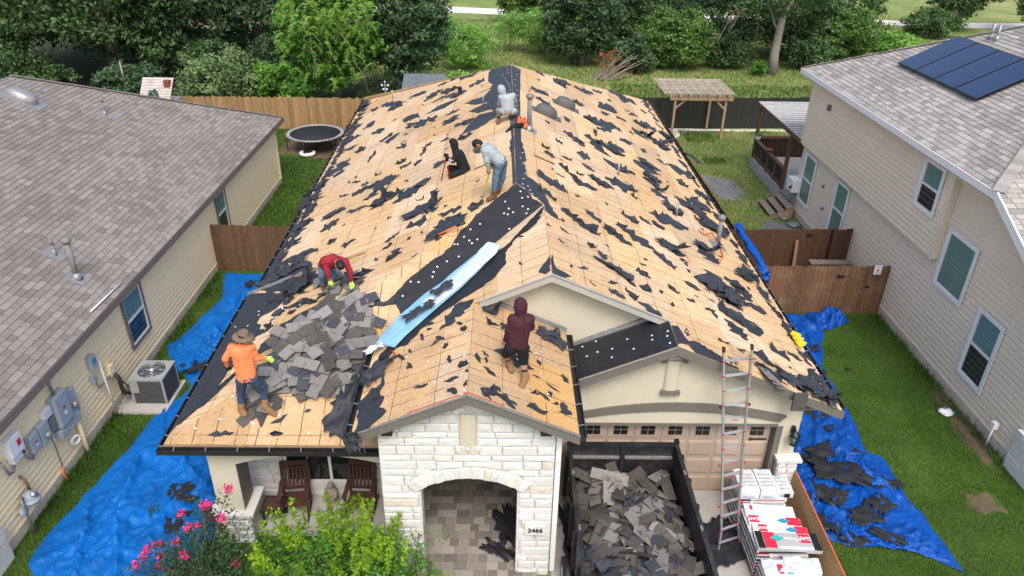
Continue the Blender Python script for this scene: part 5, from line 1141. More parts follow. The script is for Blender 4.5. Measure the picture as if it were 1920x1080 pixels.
# ridge bands
pxpoly('left',[(1190,118),(1085,148),(1070,190),(1108,215),(1085,262),(1050,300),(930,345),(990,352),(1080,335),(955,392),(1010,400),(1085,372),(1112,402),(1000,430),(915,522),(1015,482),(1105,425),(1195,398)],7,zx=560,zy=80,sc=3)
pxpoly('left',[(1212,520),(1222,790),(1205,740),(1196,640),(1188,560)],8,zx=560,zy=80,sc=3)
pxpoly('right',[(1191,118),(1202,300),(1212,420),(1225,790),(1290,800),(1262,700),(1270,640),(1238,560),(1252,470),(1240,400),(1240,330),(1216,250),(1208,160)],9,zx=560,zy=80,sc=3)
pxpoly('right',[(966,340),(985,330),(1000,338),(1020,362),(1032,388),(1050,415),(1032,405),(1018,390),(990,364)],10,jag=.02)
for key_,pl_,w0 in (('right',PR,.20),('left',PL,.09)):
    a_, b2_ = pl_.uv(Vector((XR,17.5,ZR))), pl_.uv(Vector((XR,30.9,ZR))); felt_poly(key_,[a_,b2_,(b2_[0],b2_[1]-w0*2.),((a_[0]+b2_[0])/2,a_[1]-w0*1.2),(a_[0],a_[1]-w0)],.0,.02,77)
RIGHT = [(0,250,70,300,36),(30,310,90,360,32),(110,200,180,260,28),(130,200,210,245,22),(230,255,340,290,28),(340,265,380,290,18),(420,270,580,350,32),(480,290,520,310,18),(360,340,470,400,40),(380,385,420,415,22),(415,320,440,335,10),(170,415,200,450,26),(290,430,480,490,54),(350,480,420,500,22),(300,520,420,640,52),(340,490,350,530,18),(430,560,500,620,36),(490,540,550,580,26),(560,480,640,550,30),(600,450,690,490,34),(540,395,580,420,20),(540,500,560,520,10),(640,520,760,620,40),(600,600,640,620,18),(720,500,790,560,36),(170,500,290,590,24),(125,545,160,575,18),(45,580,80,605,16),(60,610,125,655,18),(240,620,320,660,40),(160,640,215,670,16),(390,655,570,750,46),(280,680,340,730,22),(150,680,200,740,22),(190,740,345,840,34),(240,740,280,750,12),(560,660,700,750,44),(620,770,700,800,40),(690,655,730,675,13),(750,680,900,770,36),(800,770,870,820,22),(660,820,750,890,30),(400,760,590,850,46),(300,750,450,830,34),(230,860,260,870,10),(10,735,190,850,42),(30,810,130,900,26),(160,940,340,1075,34),(300,945,380,1020,30),(500,955,580,1025,30),(395,1030,470,1080,28),(465,1015,540,1075,30),(590,980,660,1030,18),(650,950,870,1060,52),(660,1000,730,1060,28),(740,910,840,980,44),(790,870,890,920,26),(850,870,1000,960,54),(900,830,1010,900,34),(910,1000,1040,1030,50),(150,995,175,1010,14),(545,850,580,885,14),(75,1020,95,1040,14),(20,165,60,190,12),(600,380,640,400,12),(700,560,760,590,16),(460,420,520,440,14)]
scraps('right',1000,80,3.,RIGHT,3)
scraps('right',840,420,3.,[(760,0,850,70,32),(780,115,830,140,28),(875,20,1030,130,34),(950,0,1160,150,40),(810,185,1000,300,36),(840,150,890,210,28),(1000,310,1050,360,24),(730,250,790,255,14),(680,240,700,245,10),(1060,250,1140,310,36),(1070,350,1140,390,28),(1100,195,1120,210,14),(1150,155,1280,260,34),(1200,110,1330,190,42),(1300,200,1350,220,18),(1230,340,1290,400,30),(1330,320,1420,380,30),(1340,425,1390,445,16),(900,370,1000,420,32),(1000,370,1060,440,32),(1060,440,1200,520,36),(1190,370,1200,400,12),(1250,455,1270,470,12),(1410,145,1520,230,52),(1400,130,1430,150,18),(1450,260,1620,480,110),(1440,480,1500,500,13),(1510,655,1580,680,13),(1560,540,1680,660,52),(1600,320,1680,420,52),(1640,250,1700,300,36)],4)
scraps('right',1360,360,3.,[(65,425,170,500,36),(0,480,100,560,44),(60,540,150,620,52),(-40,620,190,820,70),(100,620,230,690,34),(240,860,360,960,36),(340,900,430,960,22),(150,900,280,980,38),(440,900,540,990,36),(160,980,330,1060,44),(470,1000,560,1080,40),(430,820,470,850,20)],5)
rnd = random.Random(60)
for k in range(24):
    t = k/23; q = PR.uv(PR.P(7.05,13.2+23*t)); felt_poly('right',blob((q[0]-rnd.uniform(.2,.6),q[1]-.03),(q[0]+rnd.uniform(.2,.6),q[1]+rnd.uniform(-.02,.2)),rnd.uniform(.15,.45),rnd),.06,.03,k+100)
pxpoly('right',[(1290,645),(1300,640),(1345,668),(1400,705),(1470,738),(1530,755),(1560,768),(1500,764),(1430,738),(1360,705),(1305,668)],11,jag=.05)
pxpoly('right',[(1020,512),(1034,478),(1042,505),(1070,520),(1060,522),(1036,516)],12,jag=.03)
pxpoly('gable_left',[(1010,512),(1032,480),(1033,508),(1024,516)],13,jag=.02)
# valley: dark underlayment over the front slope and its neighbour
pxpoly('front',[(968,345),(905,393),(868,430),(845,465),(800,500),(765,525),(740,555),(715,575),(742,572),(752,592),(730,622),(700,648),(690,690),(700,688),(760,640),(830,575),(900,505),(960,450),(1000,412),(1021,388),(995,366)],14,jag=.03,m_='felt_plain')
pxpoly('front',[(640,575),(690,560),(745,570),(700,576),(690,600),(694,640),(690,690),(665,740),(640,700),(625,640)],15,jag=.04)
pxpoly('gable_left',[(1020,389),(1010,414),(976,440),(952,470),(946,500),(930,520),(905,540),(880,555),(840,580),(800,612),(770,640),(735,665),(700,690),(712,668),(760,625),(850,548),(930,478),(980,432)],16,jag=.05,m_='felt_plain')
scraps('gable_left',840,420,3.,[(0,545,150,430,75),(70,600,110,590,36),(65,810,115,770,40),(90,920,125,880,30)],6)
scraps('gable_left',400,420,3.,[(1270,600,1460,430,60),(1390,600,1430,580,36),(1090,820,1120,795,26),(1290,705,1325,680,20),(1235,720,1255,710,12),(1390,815,1430,770,40),(1315,950,1345,935,22),(1130,285,1165,255,24),(990,770,1050,740,20),(905,1000,970,860,34)],7)
pxpoly('gable_left',[(668,812),(672,760),(700,730),(722,745),(712,765),(726,772),(708,790),(690,806)],17,jag=.03,lift=.05)
scraps('gable_right',840,420,3.,[(215,490,275,505,34),(300,560,345,600,44),(210,560,290,575,18),(260,710,480,815,60),(545,600,665,680,60),(180,930,280,975,60),(270,950,390,1020,50),(440,1030,560,1070,50),(620,1010,690,1080,70),(560,950,585,975,20),(640,850,670,900,30),(580,1010,620,1020,10),(215,820,240,835,18),(460,950,510,965,8)],8)
felt_poly('garage_left',[(p[0]*.985,p[1]*.985) for p in PIECES['garage_left'][0]],.0,.004,18,m_='felt_plain')
pxpoly('right',[(1257,612),(1270,612),(1290,640),(1310,652),(1275,645),(1268,648)],19,jag=.02,m_='felt')
scraps('front',300,760,3.375,[(700,120,810,60,34),(300,190,470,180,42),(700,195,780,185,28),(1110,60,1230,140,70),(1240,60,1420,40,70)],9)
CR = {k_:MB() for k_ in ('left','right','gable_left','gable_right','front')}
for k in range(420):      # small crumbs everywhere: too small to pick apart
    key = rnd.choice(('left','left','left','right','right','right','right','gable_left','gable_right','front')); pc = rnd.choice(PIECES[key]); us=[p[0] for p in pc]; vs=[p[1] for p in pc]; q = (rnd.uniform(min(us),max(us)),rnd.uniform(min(vs),max(vs)))
    if inside(q,pc): a = rnd.gauss(math.pi/4 if key in ('left',) else -math.pi/4,.5)+math.pi/2; L_ = rnd.choice((.07,.1,.14,.2,.3)); felt_poly(key,blob(q,(q[0]+L_*math.cos(a),q[1]+L_*math.sin(a)),L_*rnd.uniform(.25,.6),rnd),.03,.012,k,into=CR[key])
for k_,mb in CR.items(): mb.build('felt_crumbs','felt',ROOF[k_],kind='stuff')
# white plastic cap nails: small discs scattered on the felt (too small to pick apart)
caps = {}
def capnail(key, px, py):
    pl = SLOPES[key][0]; p = pl.at(px,py,.026)
    if any(inside(pl.uv(p),pc) for pc in PIECES[key]): caps.setdefault(key,MB()).lathe(p,[(.025,0),(.025,.004),(.008,.006)],7,ax=tuple(pl.n))
rnd = random.Random(8)
for k in range(44): capnail('right',958+12*(k/44)+rnd.uniform(3,13)+(k/44)*6,125+215*(k/44)) if k % 2 else capnail('left',955+10*(k/44)-rnd.uniform(2,14),125+120*(k/44))
for k in range(14): capnail('right',975+rnd.uniform(0,14)+38*k/14,345+52*k/14)
for px,py in ((976,359),(979,371),(990,369),(947,378),(1004,397),(954,391),(980,387),(990,392),(945,400),(952,402),(962,398),(987,400),(992,406),(882,430),(955,429),(977,424),(880,451),(885,456),(895,449),(852,458),(858,458),(860,481),(838,490),(813,510),(811,519),(770,528),(785,529),(755,555),(820,500),(870,444),(900,420)): capnail('front',px,py)
for k in range(22): capnail('front',rnd.uniform(340,700),rnd.uniform(690,815))
for k in range(30): capnail('left',rnd.uniform(440,640),rnd.uniform(570,640))
for px,py in ((1066,610),(1100,668),(1092,650),(1117,640),(1120,660),(1148,654),(1147,670),(1176,636),(1188,654),(1222,629),(1223,637),(1251,630),(1252,621),(1256,643)): capnail('garage_left',px,py)
for k in range(24): capnail('right',rnd.uniform(1000,1460),rnd.uniform(200,640))
for k in range(14): capnail('gable_left',rnd.uniform(740,900),rnd.uniform(560,740))
for k in range(9): capnail('gable_right',rnd.uniform(920,1050),rnd.uniform(600,770))
for key,mb in caps.items(): mb.build('cap_nails','white_cap',ROOF[key],kind='stuff')
# ------------------------------------------------------------------ loose crumpled felt on the roof and ground
def crumple(name, c, n, sx, sy, h, m_, label, group=None, seed=0, rz=0., cat='scrap', curl=.0, amp=1.):
    """a thick torn sheet with folds; c on the surface, n its normal"""
    rnd = random.Random(seed); n = Vector(n).normalized(); u = Vector((math.cos(rz),math.sin(rz),0)); u = (u-n*u.dot(n)).normalized(); v = n.cross(u); NX, NY = 13, 9; P = []; Q = []
    o = Vector((rnd.uniform(0,50),rnd.uniform(0,50),seed))
    for j in range(NY+1):
        row = []; row2 = []
        for i in range(NX+1):
            a, b_ = i/NX*2-1, j/NY*2-1; e = 1+.45*mnoise.noise(o+Vector((a*2,b_*2,0)))+(.24*rnd.uniform(-1,1) if i in (0,NX) or j in (0,NY) else 0)
            x, y = a*sx/2*e*(1-.15*b_*b_), b_*sy/2*e; z = h*amp*(.5+.9*mnoise.noise(o+Vector((x*1.3/max(sx,.01)*2.4,y/max(sy,.01)*3,5))))
            if curl: t = max(0,a-.1); z += curl*t*1.3; x -= curl*t*t*.9
            z = max(0,z); p = Vector(c)+u*x+v*y+n*(z+.022); row.append(p); row2.append(p-n*.006)
        P.append(row); Q.append(row2)
    mb = MB(); mb.grid(P); mb.grid(Q)
    k = (NX+1)*(NY+1); ring = [i for i in range(NX)]+[NX+(NX+1)*j for j in range(NY)]+[(NX+1)*NY+NX-i for i in range(NX)]+[(NX+1)*(NY-j) for j in range(NY)]
    for a, b_ in zip(ring, ring[1:]+ring[:1]): mb.f.append((a,b_,k+b_,k+a)); mb.m.append(0); mb.sm.append(False)
    return mb.build(name,m_,label=label,cat=cat,group=group,origin=tuple(c))
GS = 'loose felt scraps on the stripped roof'
LF = [(PL,810,385,.9,.45,.10,.5),(PL,782,400,.8,.5,.12,.6),(PL,723,345,.9,.4,.10,.6),(PL,718,378,.8,.5,.12,.5),(PL,795,345,.5,.3,.12,.8),(PL,628,402,.7,.3,.10,.5),(PL,862,178,.6,.3,.10,.6),(PL,880,230,.5,.25,.1,.6),(PL,597,352,.6,.35,.1,1),(PL,575,385,.8,.4,.12,1),(PL,840,430,1.0,.4,.15,.4),(PL,530,515,1.4,.6,.15,.3),(PL,570,535,.9,.6,.18,.4),
      (PR,1140,278,1.1,.5,.14,-.6),(PR,1200,235,.7,.3,.12,-.6),(PR,1212,256,.6,.3,.12,-.7),(PR,1215,310,.8,.35,.12,-.7),(PR,1222,336,.6,.4,.16,-.5),(PR,1240,360,.5,.3,.12,-.5),(PR,1258,392,.7,.4,.14,-.7),(PR,1300,395,.9,.5,.16,-.6),(PR,1258,468,.9,.42,.16,-.5),(PR,1165,515,.6,.3,.10,-.7),(PR,1335,430,.9,.7,.22,-.4),(PR,1325,470,.8,.5,.15,-.5),(PR,1345,545,1.0,.8,.25,-.7),(PR,1365,560,.8,.6,.22,-.4),(PR,1400,525,.7,.4,.14,-.6),(PR,1083,195,.5,.3,.10,-.6),(PR,1125,345,.6,.3,.12,-.7),(PR,1250,270,.6,.35,.13,-.8),(PR,1300,300,.7,.35,.13,-.9),(PR,1530,735,.9,.7,.2,-.5),(PR,1545,755,.5,.5,.2,-.9),(PR,1480,715,.8,.35,.12,-.6),
      (PG,708,702,.8,.5,.22,.9),(PGR,922,587,.42,.24,.10,.1),(PGR,1035,640,.7,.4,.12,-.3)]
LOOSE = []
for i,(pl,px,py,sx,sy,h,rz) in enumerate(LF):
    side = {id(PL):'left',id(PR):'right',id(PG):'entry gable',id(PGR):'entry gable right'}[id(pl)]
    LOOSE.append(crumple('felt_scrap',pl.at(px,py),pl.n,sx,sy,h*.8,'felt',('big ' if sx > .85 else 'small ')+'crumpled felt on the '+side+' slope '+('at the back' if pl.at(px,py).y > 25 else 'at the front' if pl.at(px,py).y < 17.5 else 'halfway'),GS+', '+side,seed=i+5,rz=rz,curl=.2 if i%3==0 else 0))
uniq(LOOSE)
crumple('felt_roll',PF.at(648,765),PF.n,1.25,.5,.16,'felt','long folded black felt sheet beside the entry gable gutter',seed=91,rz=1.25,amp=1.2)
mb = crumple('felt_flap',PG.P(-2.55,10.2)+Vector((0,-.12,-.06)),(-.3,-1,.2),.3,.42,.10,'felt','small black felt flap hanging off the left rake end',seed=92)
# clumps of felt on the tarps, driveway and entry
def gscrap(px, py, sx, sy, h, rz, seed, label, z=.05, name='felt_scrap', group=None, m_='felt_plain'): return crumple(name,atz(px,py,z),(0,0,1),sx,sy,h*.55,m_,label,group,seed=seed,rz=rz)
TS = []
for i,a in enumerate(((1575,890,1.3,.75,.25,-.3),(1540,850,.8,.5,.15,.4),(1522,775,.8,.5,.12,.2),(1535,925,.8,.6,.2,-.6),(1625,895,.6,.8,.16,.8),(1553,985,.5,.5,.15,1.1),(1622,968,.7,.5,.12,.3),(1665,1008,.75,.3,.1,-.5),(1600,1015,.55,.3,.14,-.3),(1675,910,.5,.3,.06,-.1),(1512,862,.7,.35,.12,.1),(1650,945,.5,.5,.1,.5),(1520,655,.5,.3,.08,.2),(1525,700,.6,.4,.1,-.4),(1570,935,.6,.35,.15,.9),(1600,850,.5,.3,.1,-.8),(1545,805,.5,.3,.12,-.2))): TS.append(gscrap(*a,200+i,'torn black felt sheet on the right blue tarp',group='felt sheets on the right tarp',z=.1))
for i,a in enumerate(((352,915,.75,.35,.05,.3),(345,935,.6,.2,.05,-.2),(375,960,.6,.25,.05,.5),(325,985,.35,.5,.06,.4),(370,690,.8,.5,.10,.3),(475,533,.5,.4,.08,.2),(305,820,.2,.15,.04,.3))): TS.append(gscrap(*a,240+i,'small torn felt piece on the left blue tarp',group='felt pieces on the left tarp',z=.1))
uniq(TS)
gscrap(1350,1000,.8,.7,.1,.2,260,'black felt sheet under the foot of the ladder'); gscrap(1360,1040,1.1,.6,.12,.3,261,'black felt sheet on the driveway in front of the ladder')
gscrap(955,985,.5,1.1,.12,.15,262,'large torn black felt sheet on the tiled entry floor',z=.1); gscrap(935,1035,.7,.3,.12,-.6,263,'pointed black felt piece at the front of the entry floor',z=.1)
gscrap(1545,1068,.5,.3,.1,.2,264,'black felt piece on the lawn below the right tarp'); gscrap(1590,694,.18,.14,.06,0,265,'small black crumb alone on the right lawn',z=.02)
gscrap(1075,1010,.5,1.6,.3,.1,266,'black sheeting bunched between the trailer and the entry wall')
# ------------------------------------------------------------------ light blue valley membrane
mat('film_blue',(.26,.52,.68),.28,.12,3,spec=.5,bump=.01,bscale=5); mat('film_back',(.62,.72,.76),.35,.12,3,spec=.5,bump=.012,bscale=6)
def strip(pts_l, pts_r, key_l, key_r, m_, name, parent=None, label=None, cat=None, h=.05, seg=14, wr=.03, seed=1):
    rnd = random.Random(seed); A = [SLOPES[key_l][0].at(*p,h) for p in pts_l]; B = [SLOPES[key_r][0].at(*p,h) for p in pts_r]; P = []
    def along(L, t): k = t*(len(L)-1); i = min(len(L)-2,int(k)); return L[i].lerp(L[i+1],k-i)
    for i in range(seg*2+1):
        t = i/(seg*2); a, b_ = along(A,t), along(B,t); P.append([a.lerp(b_,s/6)+Vector((0,0,wr*(1+mnoise.noise(Vector((t*9,s*.7,seed))))*(.4 if s in (0,6) else 1))) for s in range(7)])
    mb = MB(); mb.grid(P); mb.grid([[p-Vector((0,0,.004)) for p in r_] for r_ in P]); return mb.build(name,m_,parent,label=label,cat=cat)
VM = thing('valley_membrane',PG.at(830,545),'light blue shiny membrane strip laid along the roof valley','roof membrane')
strip([(898,448),(850,488),(810,526),(760,578),(720,622),(704,646)],[(936,460),(904,502),(862,542),(812,584),(762,628),(740,652)],'gable_left','gable_left','film_blue','blue_film',VM,h=.05,seed=2,wr=.02)
strip([(908,452),(893,478),(850,518),(822,540),(790,568)],[(937,462),(930,476),(888,514),(858,542),(812,578)],'gable_left','gable_left','film_back','folded_flap',VM,h=.075,seed=3,wr=.02)
crumple('felt_scrap',PG.at(832,543,.12),PG.n,.5,.35,.08,'felt','black felt scrap lying on the upper blue membrane',seed=71,rz=.3); crumple('felt_scrap',PG.at(788,585,.1),PG.n,.7,.3,.08,'felt','black felt scrap lying across the lower blue membrane',seed=72,rz=.4)
crumple('film_scrap',PG.at(705,655,.1),PG.n,.4,.25,.08,'film_back','crumpled white film scrap at the foot of the blue membrane',seed=73,rz=.2)
# ------------------------------------------------------------------ torn off shingles
mat('tab_light',(.20,.19,.178),.95,.2,40,spec=.15,bump=.004,bscale=150,objvar=.22); mat('tab_dark',(.085,.078,.070),.95,.22,30,spec=.15,bump=.004,bscale=150,objvar=.25); mat('tab_back',(.045,.050,.062),.7,.2,9,spec=.3,objvar=.2); mat('tar_line',(.30,.29,.27),.8,.1,20)
SMESH = {}
def shingle_mesh(kind, nt_):
    key = (kind,nt_)
    if key not in SMESH:
        mb = MB(); w_ = .27*nt_; d = .24; rnd = random.Random(nt_*7+len(kind))
        for lay,(x0,x1,y0,y1,z0) in enumerate([(-w_/2,w_/2,-d/2,d/2,0)]):
            P = [[(x0+(x1-x0)*i/6,y0+(y1-y0)*j/3,z0+.012*math.sin(i/6*3.1)+.004) for i in range(7)] for j in range(4)]; k0 = len(mb.v); mb.grid(P); mb.grid([[(p[0],p[1],p[2]-.009) for p in r_] for r_ in P])
        for t in range(1,nt_):
            x = -w_/2+.27*t; mb.cur = 1; mb.box(x-.005,x+.005,-d/2-.001,.02,.010,.0215)
        SMESH[key] = mb.mesh('shingle',[{'l':'tab_light','d':'tab_dark','b':'tab_back'}[kind],'gutter_black' if kind != 'b' else 'tar_line'])
    return SMESH[key]
def lay_shingle(p, n, rz, kind, nt_, label, group, tilt, rnd):
    n = (Vector(n).normalized()+Vector((rnd.gauss(0,tilt),rnd.gauss(0,tilt),0))).normalized(); o = link('torn_shingle',shingle_mesh(kind,nt_)); o.location = p
    o.rotation_mode = 'QUATERNION'; o.rotation_quaternion = n.to_track_quat('Z','Y') @ Vector((0,0,1)).rotation_difference(Vector((0,0,1))) @ Matrix.Rotation(rz,3,'Z').to_quaternion()
    return tag(o,label,'shingle',group)
def ks(rnd,kinds,size,label,u,v,us,vs):
    kd, n_ = rnd.choice(kinds), rnd.choice(size); a, b_ = (u-min(us))/(max(us)-min(us)), (v-min(vs))/(max(vs)-min(vs))
    return kd, n_, {'l':'pale ','d':'brown ','b':'slate '}[kd]+('short ' if n_ == 1 else 'long ' if n_ > 2 else '')+label+', '+('low' if b_ < .34 else 'high' if b_ > .66 else 'mid')+' '+('left' if a < .34 else 'right' if a > .66 else 'centre')
HEAPED = []
def heap(key, outline, count, hmax, seed, label, group, kinds='lllddb', tilt=.10, size=(1,2,2,3,3), pref=None):
    pl = SLOPES[key][0] if isinstance(key,str) else key; rnd = random.Random(seed); q = [pl.uv(pl.at(*p)) for p in outline]; us=[p[0] for p in q]; vs=[p[1] for p in q]; cx=sum(us)/len(us); cy=sum(vs)/len(vs); k = 0; it = 0
    while k < count and it < count*30:
        it += 1; u, v = rnd.uniform(min(us),max(us)), rnd.uniform(min(vs),max(vs))
        if not inside((u,v),q): continue
        dist = min(1,math.hypot((u-cx)/(max(us)-min(us))*2,(v-cy)/(max(vs)-min(vs))*2)); h = .03+hmax*(1-dist)*(k/count)*rnd.uniform(.7,1.1)+.0006*k
        HEAPED.append(lay_shingle(pl.xyz(u,v,h),pl.n,rnd.gauss(pref,.5) if pref is not None and rnd.random() < .7 else rnd.uniform(0,6.28),*ks(rnd,kinds,size,label,u,v,us,vs),group,tilt,rnd)); k += 1
heap('front',[(470,740),(505,690),(530,650),(575,610),(600,580),(650,565),(700,570),(690,610),(690,640),(705,655),(660,690),(650,720),(630,740),(610,725),(575,745),(530,730),(500,770),(478,785)],150,.30,21,'shingle in the front slope heap','shingles heaped on the front slope','lllddb',.08,pref=.6)
heap('left',[(590,530),(620,515),(680,515),(670,540),(660,555),(620,555),(600,545)],18,.22,22,'shingle under the man in red','shingles by the man in red','llld',.14,pref=.3)
heap('front',[(636,690),(645,642),(650,640),(648,690),(640,725)],3,.1,23,'strip right of the heap','dark strips right of the heap','bd',.05,size=(3,),pref=1.5)
heap('front',[(470,780),(490,745),(515,765),(500,785)],8,.06,24,'shingle by the orange man','shingles by the man in orange','dbl',.05,pref=.9)
uniq(HEAPED,'left')
# shingle strip hanging over the right rake end
hs_ = thing('hanging_shingles',PR.P(6.3,12.2),'folded strip of three grey shingles hanging over the garage rake','shingle strip')
for k in range(3):
    a = aty(1450+9*k,712+9*k,12.12-.02*k); b_ = aty(1478+4*k,752+6*k,12.08-.02*k); MB().bar(PR.at(1430+9*k,690+9*k,.04),a,.25,.02,up=tuple(PR.n)).build('strip','tab_light',hs_)
MB().box(*[v for v in (6.02,6.30)],12.05,12.10,2.98,3.42).build('strip','tab_dark',hs_)
# ------------------------------------------------------------------ people: one continuous surface each, grown from a posed skeleton
def surface_nets(F, o, h):
    """triangulate the zero level of a sampled field"""
    s = F < 0; nx, ny, nz = F.shape
    c = np.zeros((nx-1,ny-1,nz-1),int)
    for i in (0,1):
        for j in (0,1):
            for k in (0,1): c += s[i:nx-1+i,j:ny-1+j,k:nz-1+k]
    act = (c > 0) & (c < 8); idx = -np.ones(act.shape,int); I = np.argwhere(act); idx[act] = np.arange(len(I)); acc = np.zeros((len(I),3)); cnt = np.zeros(len(I))
    cor = [(i,j,k) for i in (0,1) for j in (0,1) for k in (0,1)]
    for a in cor:
        for ax in range(3):
            if a[ax]: continue
            b_ = list(a); b_[ax] = 1; fa = F[I[:,0]+a[0],I[:,1]+a[1],I[:,2]+a[2]]; fb = F[I[:,0]+b_[0],I[:,1]+b_[1],I[:,2]+b_[2]]; m = (fa < 0) != (fb < 0)
            t = np.where(m,fa/np.where(m,fa-fb,1),0); p = np.array(a)[None,:]+t[:,None]*np.eye(3)[ax]; acc[m] += p[m]; cnt[m] += 1
    V = (I+acc/cnt[:,None])*h+o; quads = []
    for ax in range(3):
        u, w_ = [q for q in range(3) if q != ax]; sl = [slice(1,-1)]*3; sl[ax] = slice(0,-1); sh = list(sl); sh[ax] = slice(1,None)
        A = s[tuple(sl)]; B = s[tuple(sh)]; E_ = np.argwhere(A != B); 
        if not len(E_): continue
        base = E_.copy(); base[:,u] += 1; base[:,w_] += 1
        def cell(du,dw): q = base.copy(); q[:,u] += du; q[:,w_] += dw; return idx[q[:,0],q[:,1],q[:,2]]
        Q = np.stack([cell(-1,-1),cell(0,-1),cell(0,0),cell(-1,0)],1); fl = A[tuple(E_.T)]; 
        if ax == 1: fl = ~fl
        Q[~fl] = Q[~fl][:,::-1]; quads.append(Q)
    Q = np.concatenate(quads); return V, Q[(Q >= 0).all(1)]
def blobmesh(name, segs, m_, parent, h=.016, k=.03, wr=0., seed=0, cut=None):
    """segs: (a, ra, b, rb) tapered limbs blended together"""
    A = np.array([tuple(s[0]) for s in segs]); B = np.array([tuple(s[2]) for s in segs]); mr = max(max(s[1],s[3]) for s in segs)+.04
    lo = np.minimum(A.min(0),B.min(0))-mr; hi = np.maximum(A.max(0),B.max(0))+mr; n = np.ceil((hi-lo)/h).astype(int)+1
    g = np.stack(np.meshgrid(*[lo[i]+h*np.arange(n[i]) for i in range(3)],indexing='ij'),-1); acc = np.full(n,1e3)
    for a, ra, b_, rb in segs:
        a = np.array(tuple(a)); b_ = np.array(tuple(b_)); l_ = np.minimum(a,b_)-max(ra,rb)-.12; u_ = np.maximum(a,b_)+max(ra,rb)+.12
        i0 = np.maximum(0,((l_-lo)/h).astype(int)); i1 = np.minimum(n,((u_-lo)/h).astype(int)+2); sl = tuple(slice(i0[q],i1[q]) for q in range(3)); p = g[sl]; ba = b_-a; bb = ba@ba
        t = np.clip(((p-a)@ba)/bb,0,1) if bb > 1e-9 else np.zeros(p.shape[:3]); d = np.linalg.norm(p-(a+t[...,None]*ba),axis=-1)-(ra+t*(rb-ra))
        q = acc[sl]; hh = np.clip(.5+.5*(q-d)/k,0,1); acc[sl] = q*(1-hh)+d*hh-k*hh*(1-hh)
    if wr: acc = acc+wr*(np.sin(g[...,2]*55+3*np.sin(g[...,0]*23+seed)+2*np.sin(g[...,1]*19))*np.sin(g[...,0]*31+g[...,2]*17+seed))
    if cut is not None: acc = np.maximum(acc,cut(g))
    V, Q = surface_nets(acc,lo,h); V = V-np.array(root_loc(parent)); me = bpy.data.meshes.new(name); me.from_pydata(V.tolist(),[],Q.tolist()); me.polygons.foreach_set('use_smooth',[True]*len(me.polygons)); me.materials.append(MATS[m_]); return link(name,me,parent)
mat('skin',(.36,.19,.12),.6,.12,12); mat('hair_black',(.012,.010,.009),.6,.2,30)
mat('cloth_orange',(.80,.22,.085),.85,.22,5,dirt=(.45,.16,.08),dscale=4,damt=.5); mat('denim',(.035,.060,.115),.9,.35,7); mat('denim_worn',(.10,.145,.20),.9,.45,7); mat('hat_brown',(.17,.12,.085),.9,.2,12); mat('boot_tan',(.25,.135,.065),.75,.2,10); mat('boot_brown',(.15,.075,.038),.75,.2,10); mat('cloth_maroon',(.055,.014,.022),.85,.2,9); mat('cloth_black',(.010,.010,.012),.85,.25,9); mat('cloth_red',(.27,.014,.028),.85,.35,5); mat('cloth_white',(.36,.39,.41),.85,.10,9); mat('cloth_grey',(.30,.345,.36),.85,.25,5); mat('glove_lime',(.45,.62,.10),.8,.1,9); mat('sock_black',(.012,.012,.013),.9,.1,9); mat('short_red',(.42,.02,.04),.85,.1,9); mat('short_pale',(.42,.41,.40),.85,.1,9)
def hand_segs(w_, t_, side):
    """palm, four unequal curled fingers and a thumb leaving the palm's side"""
    w_ = Vector(w_); t_ = Vector(t_); d = (t_-w_).normalized(); ln = .18; sd = d.cross(Vector((0,-1,.25))).normalized()*side; nn = sd.cross(d).normalized(); S_ = []; palm = w_+d*.085
    S_.append((w_,.026,palm,.036)); S_.append((w_+sd*.02,.022,palm+sd*.03,.02)); S_.append((w_-sd*.02,.022,palm-sd*.03,.02))
    for i,fl in enumerate((.070,.082,.076,.058)):
        b_ = palm+sd*(.033-.022*i); m1 = b_+d*fl*.55-nn*.012; m2 = m1+d*fl*.35-nn*.030; S_.append((b_,.011,m1,.0105)); S_.append((m1,.0105,m2,.009))
    tb = w_+d*.035+sd*.028; tm = tb+d*.035+sd*.03-nn*.008; S_.append((tb,.014,tm,.012)); S_.append((tm,.012,tm+d*.03+sd*.006-nn*.012,.010)); return S_
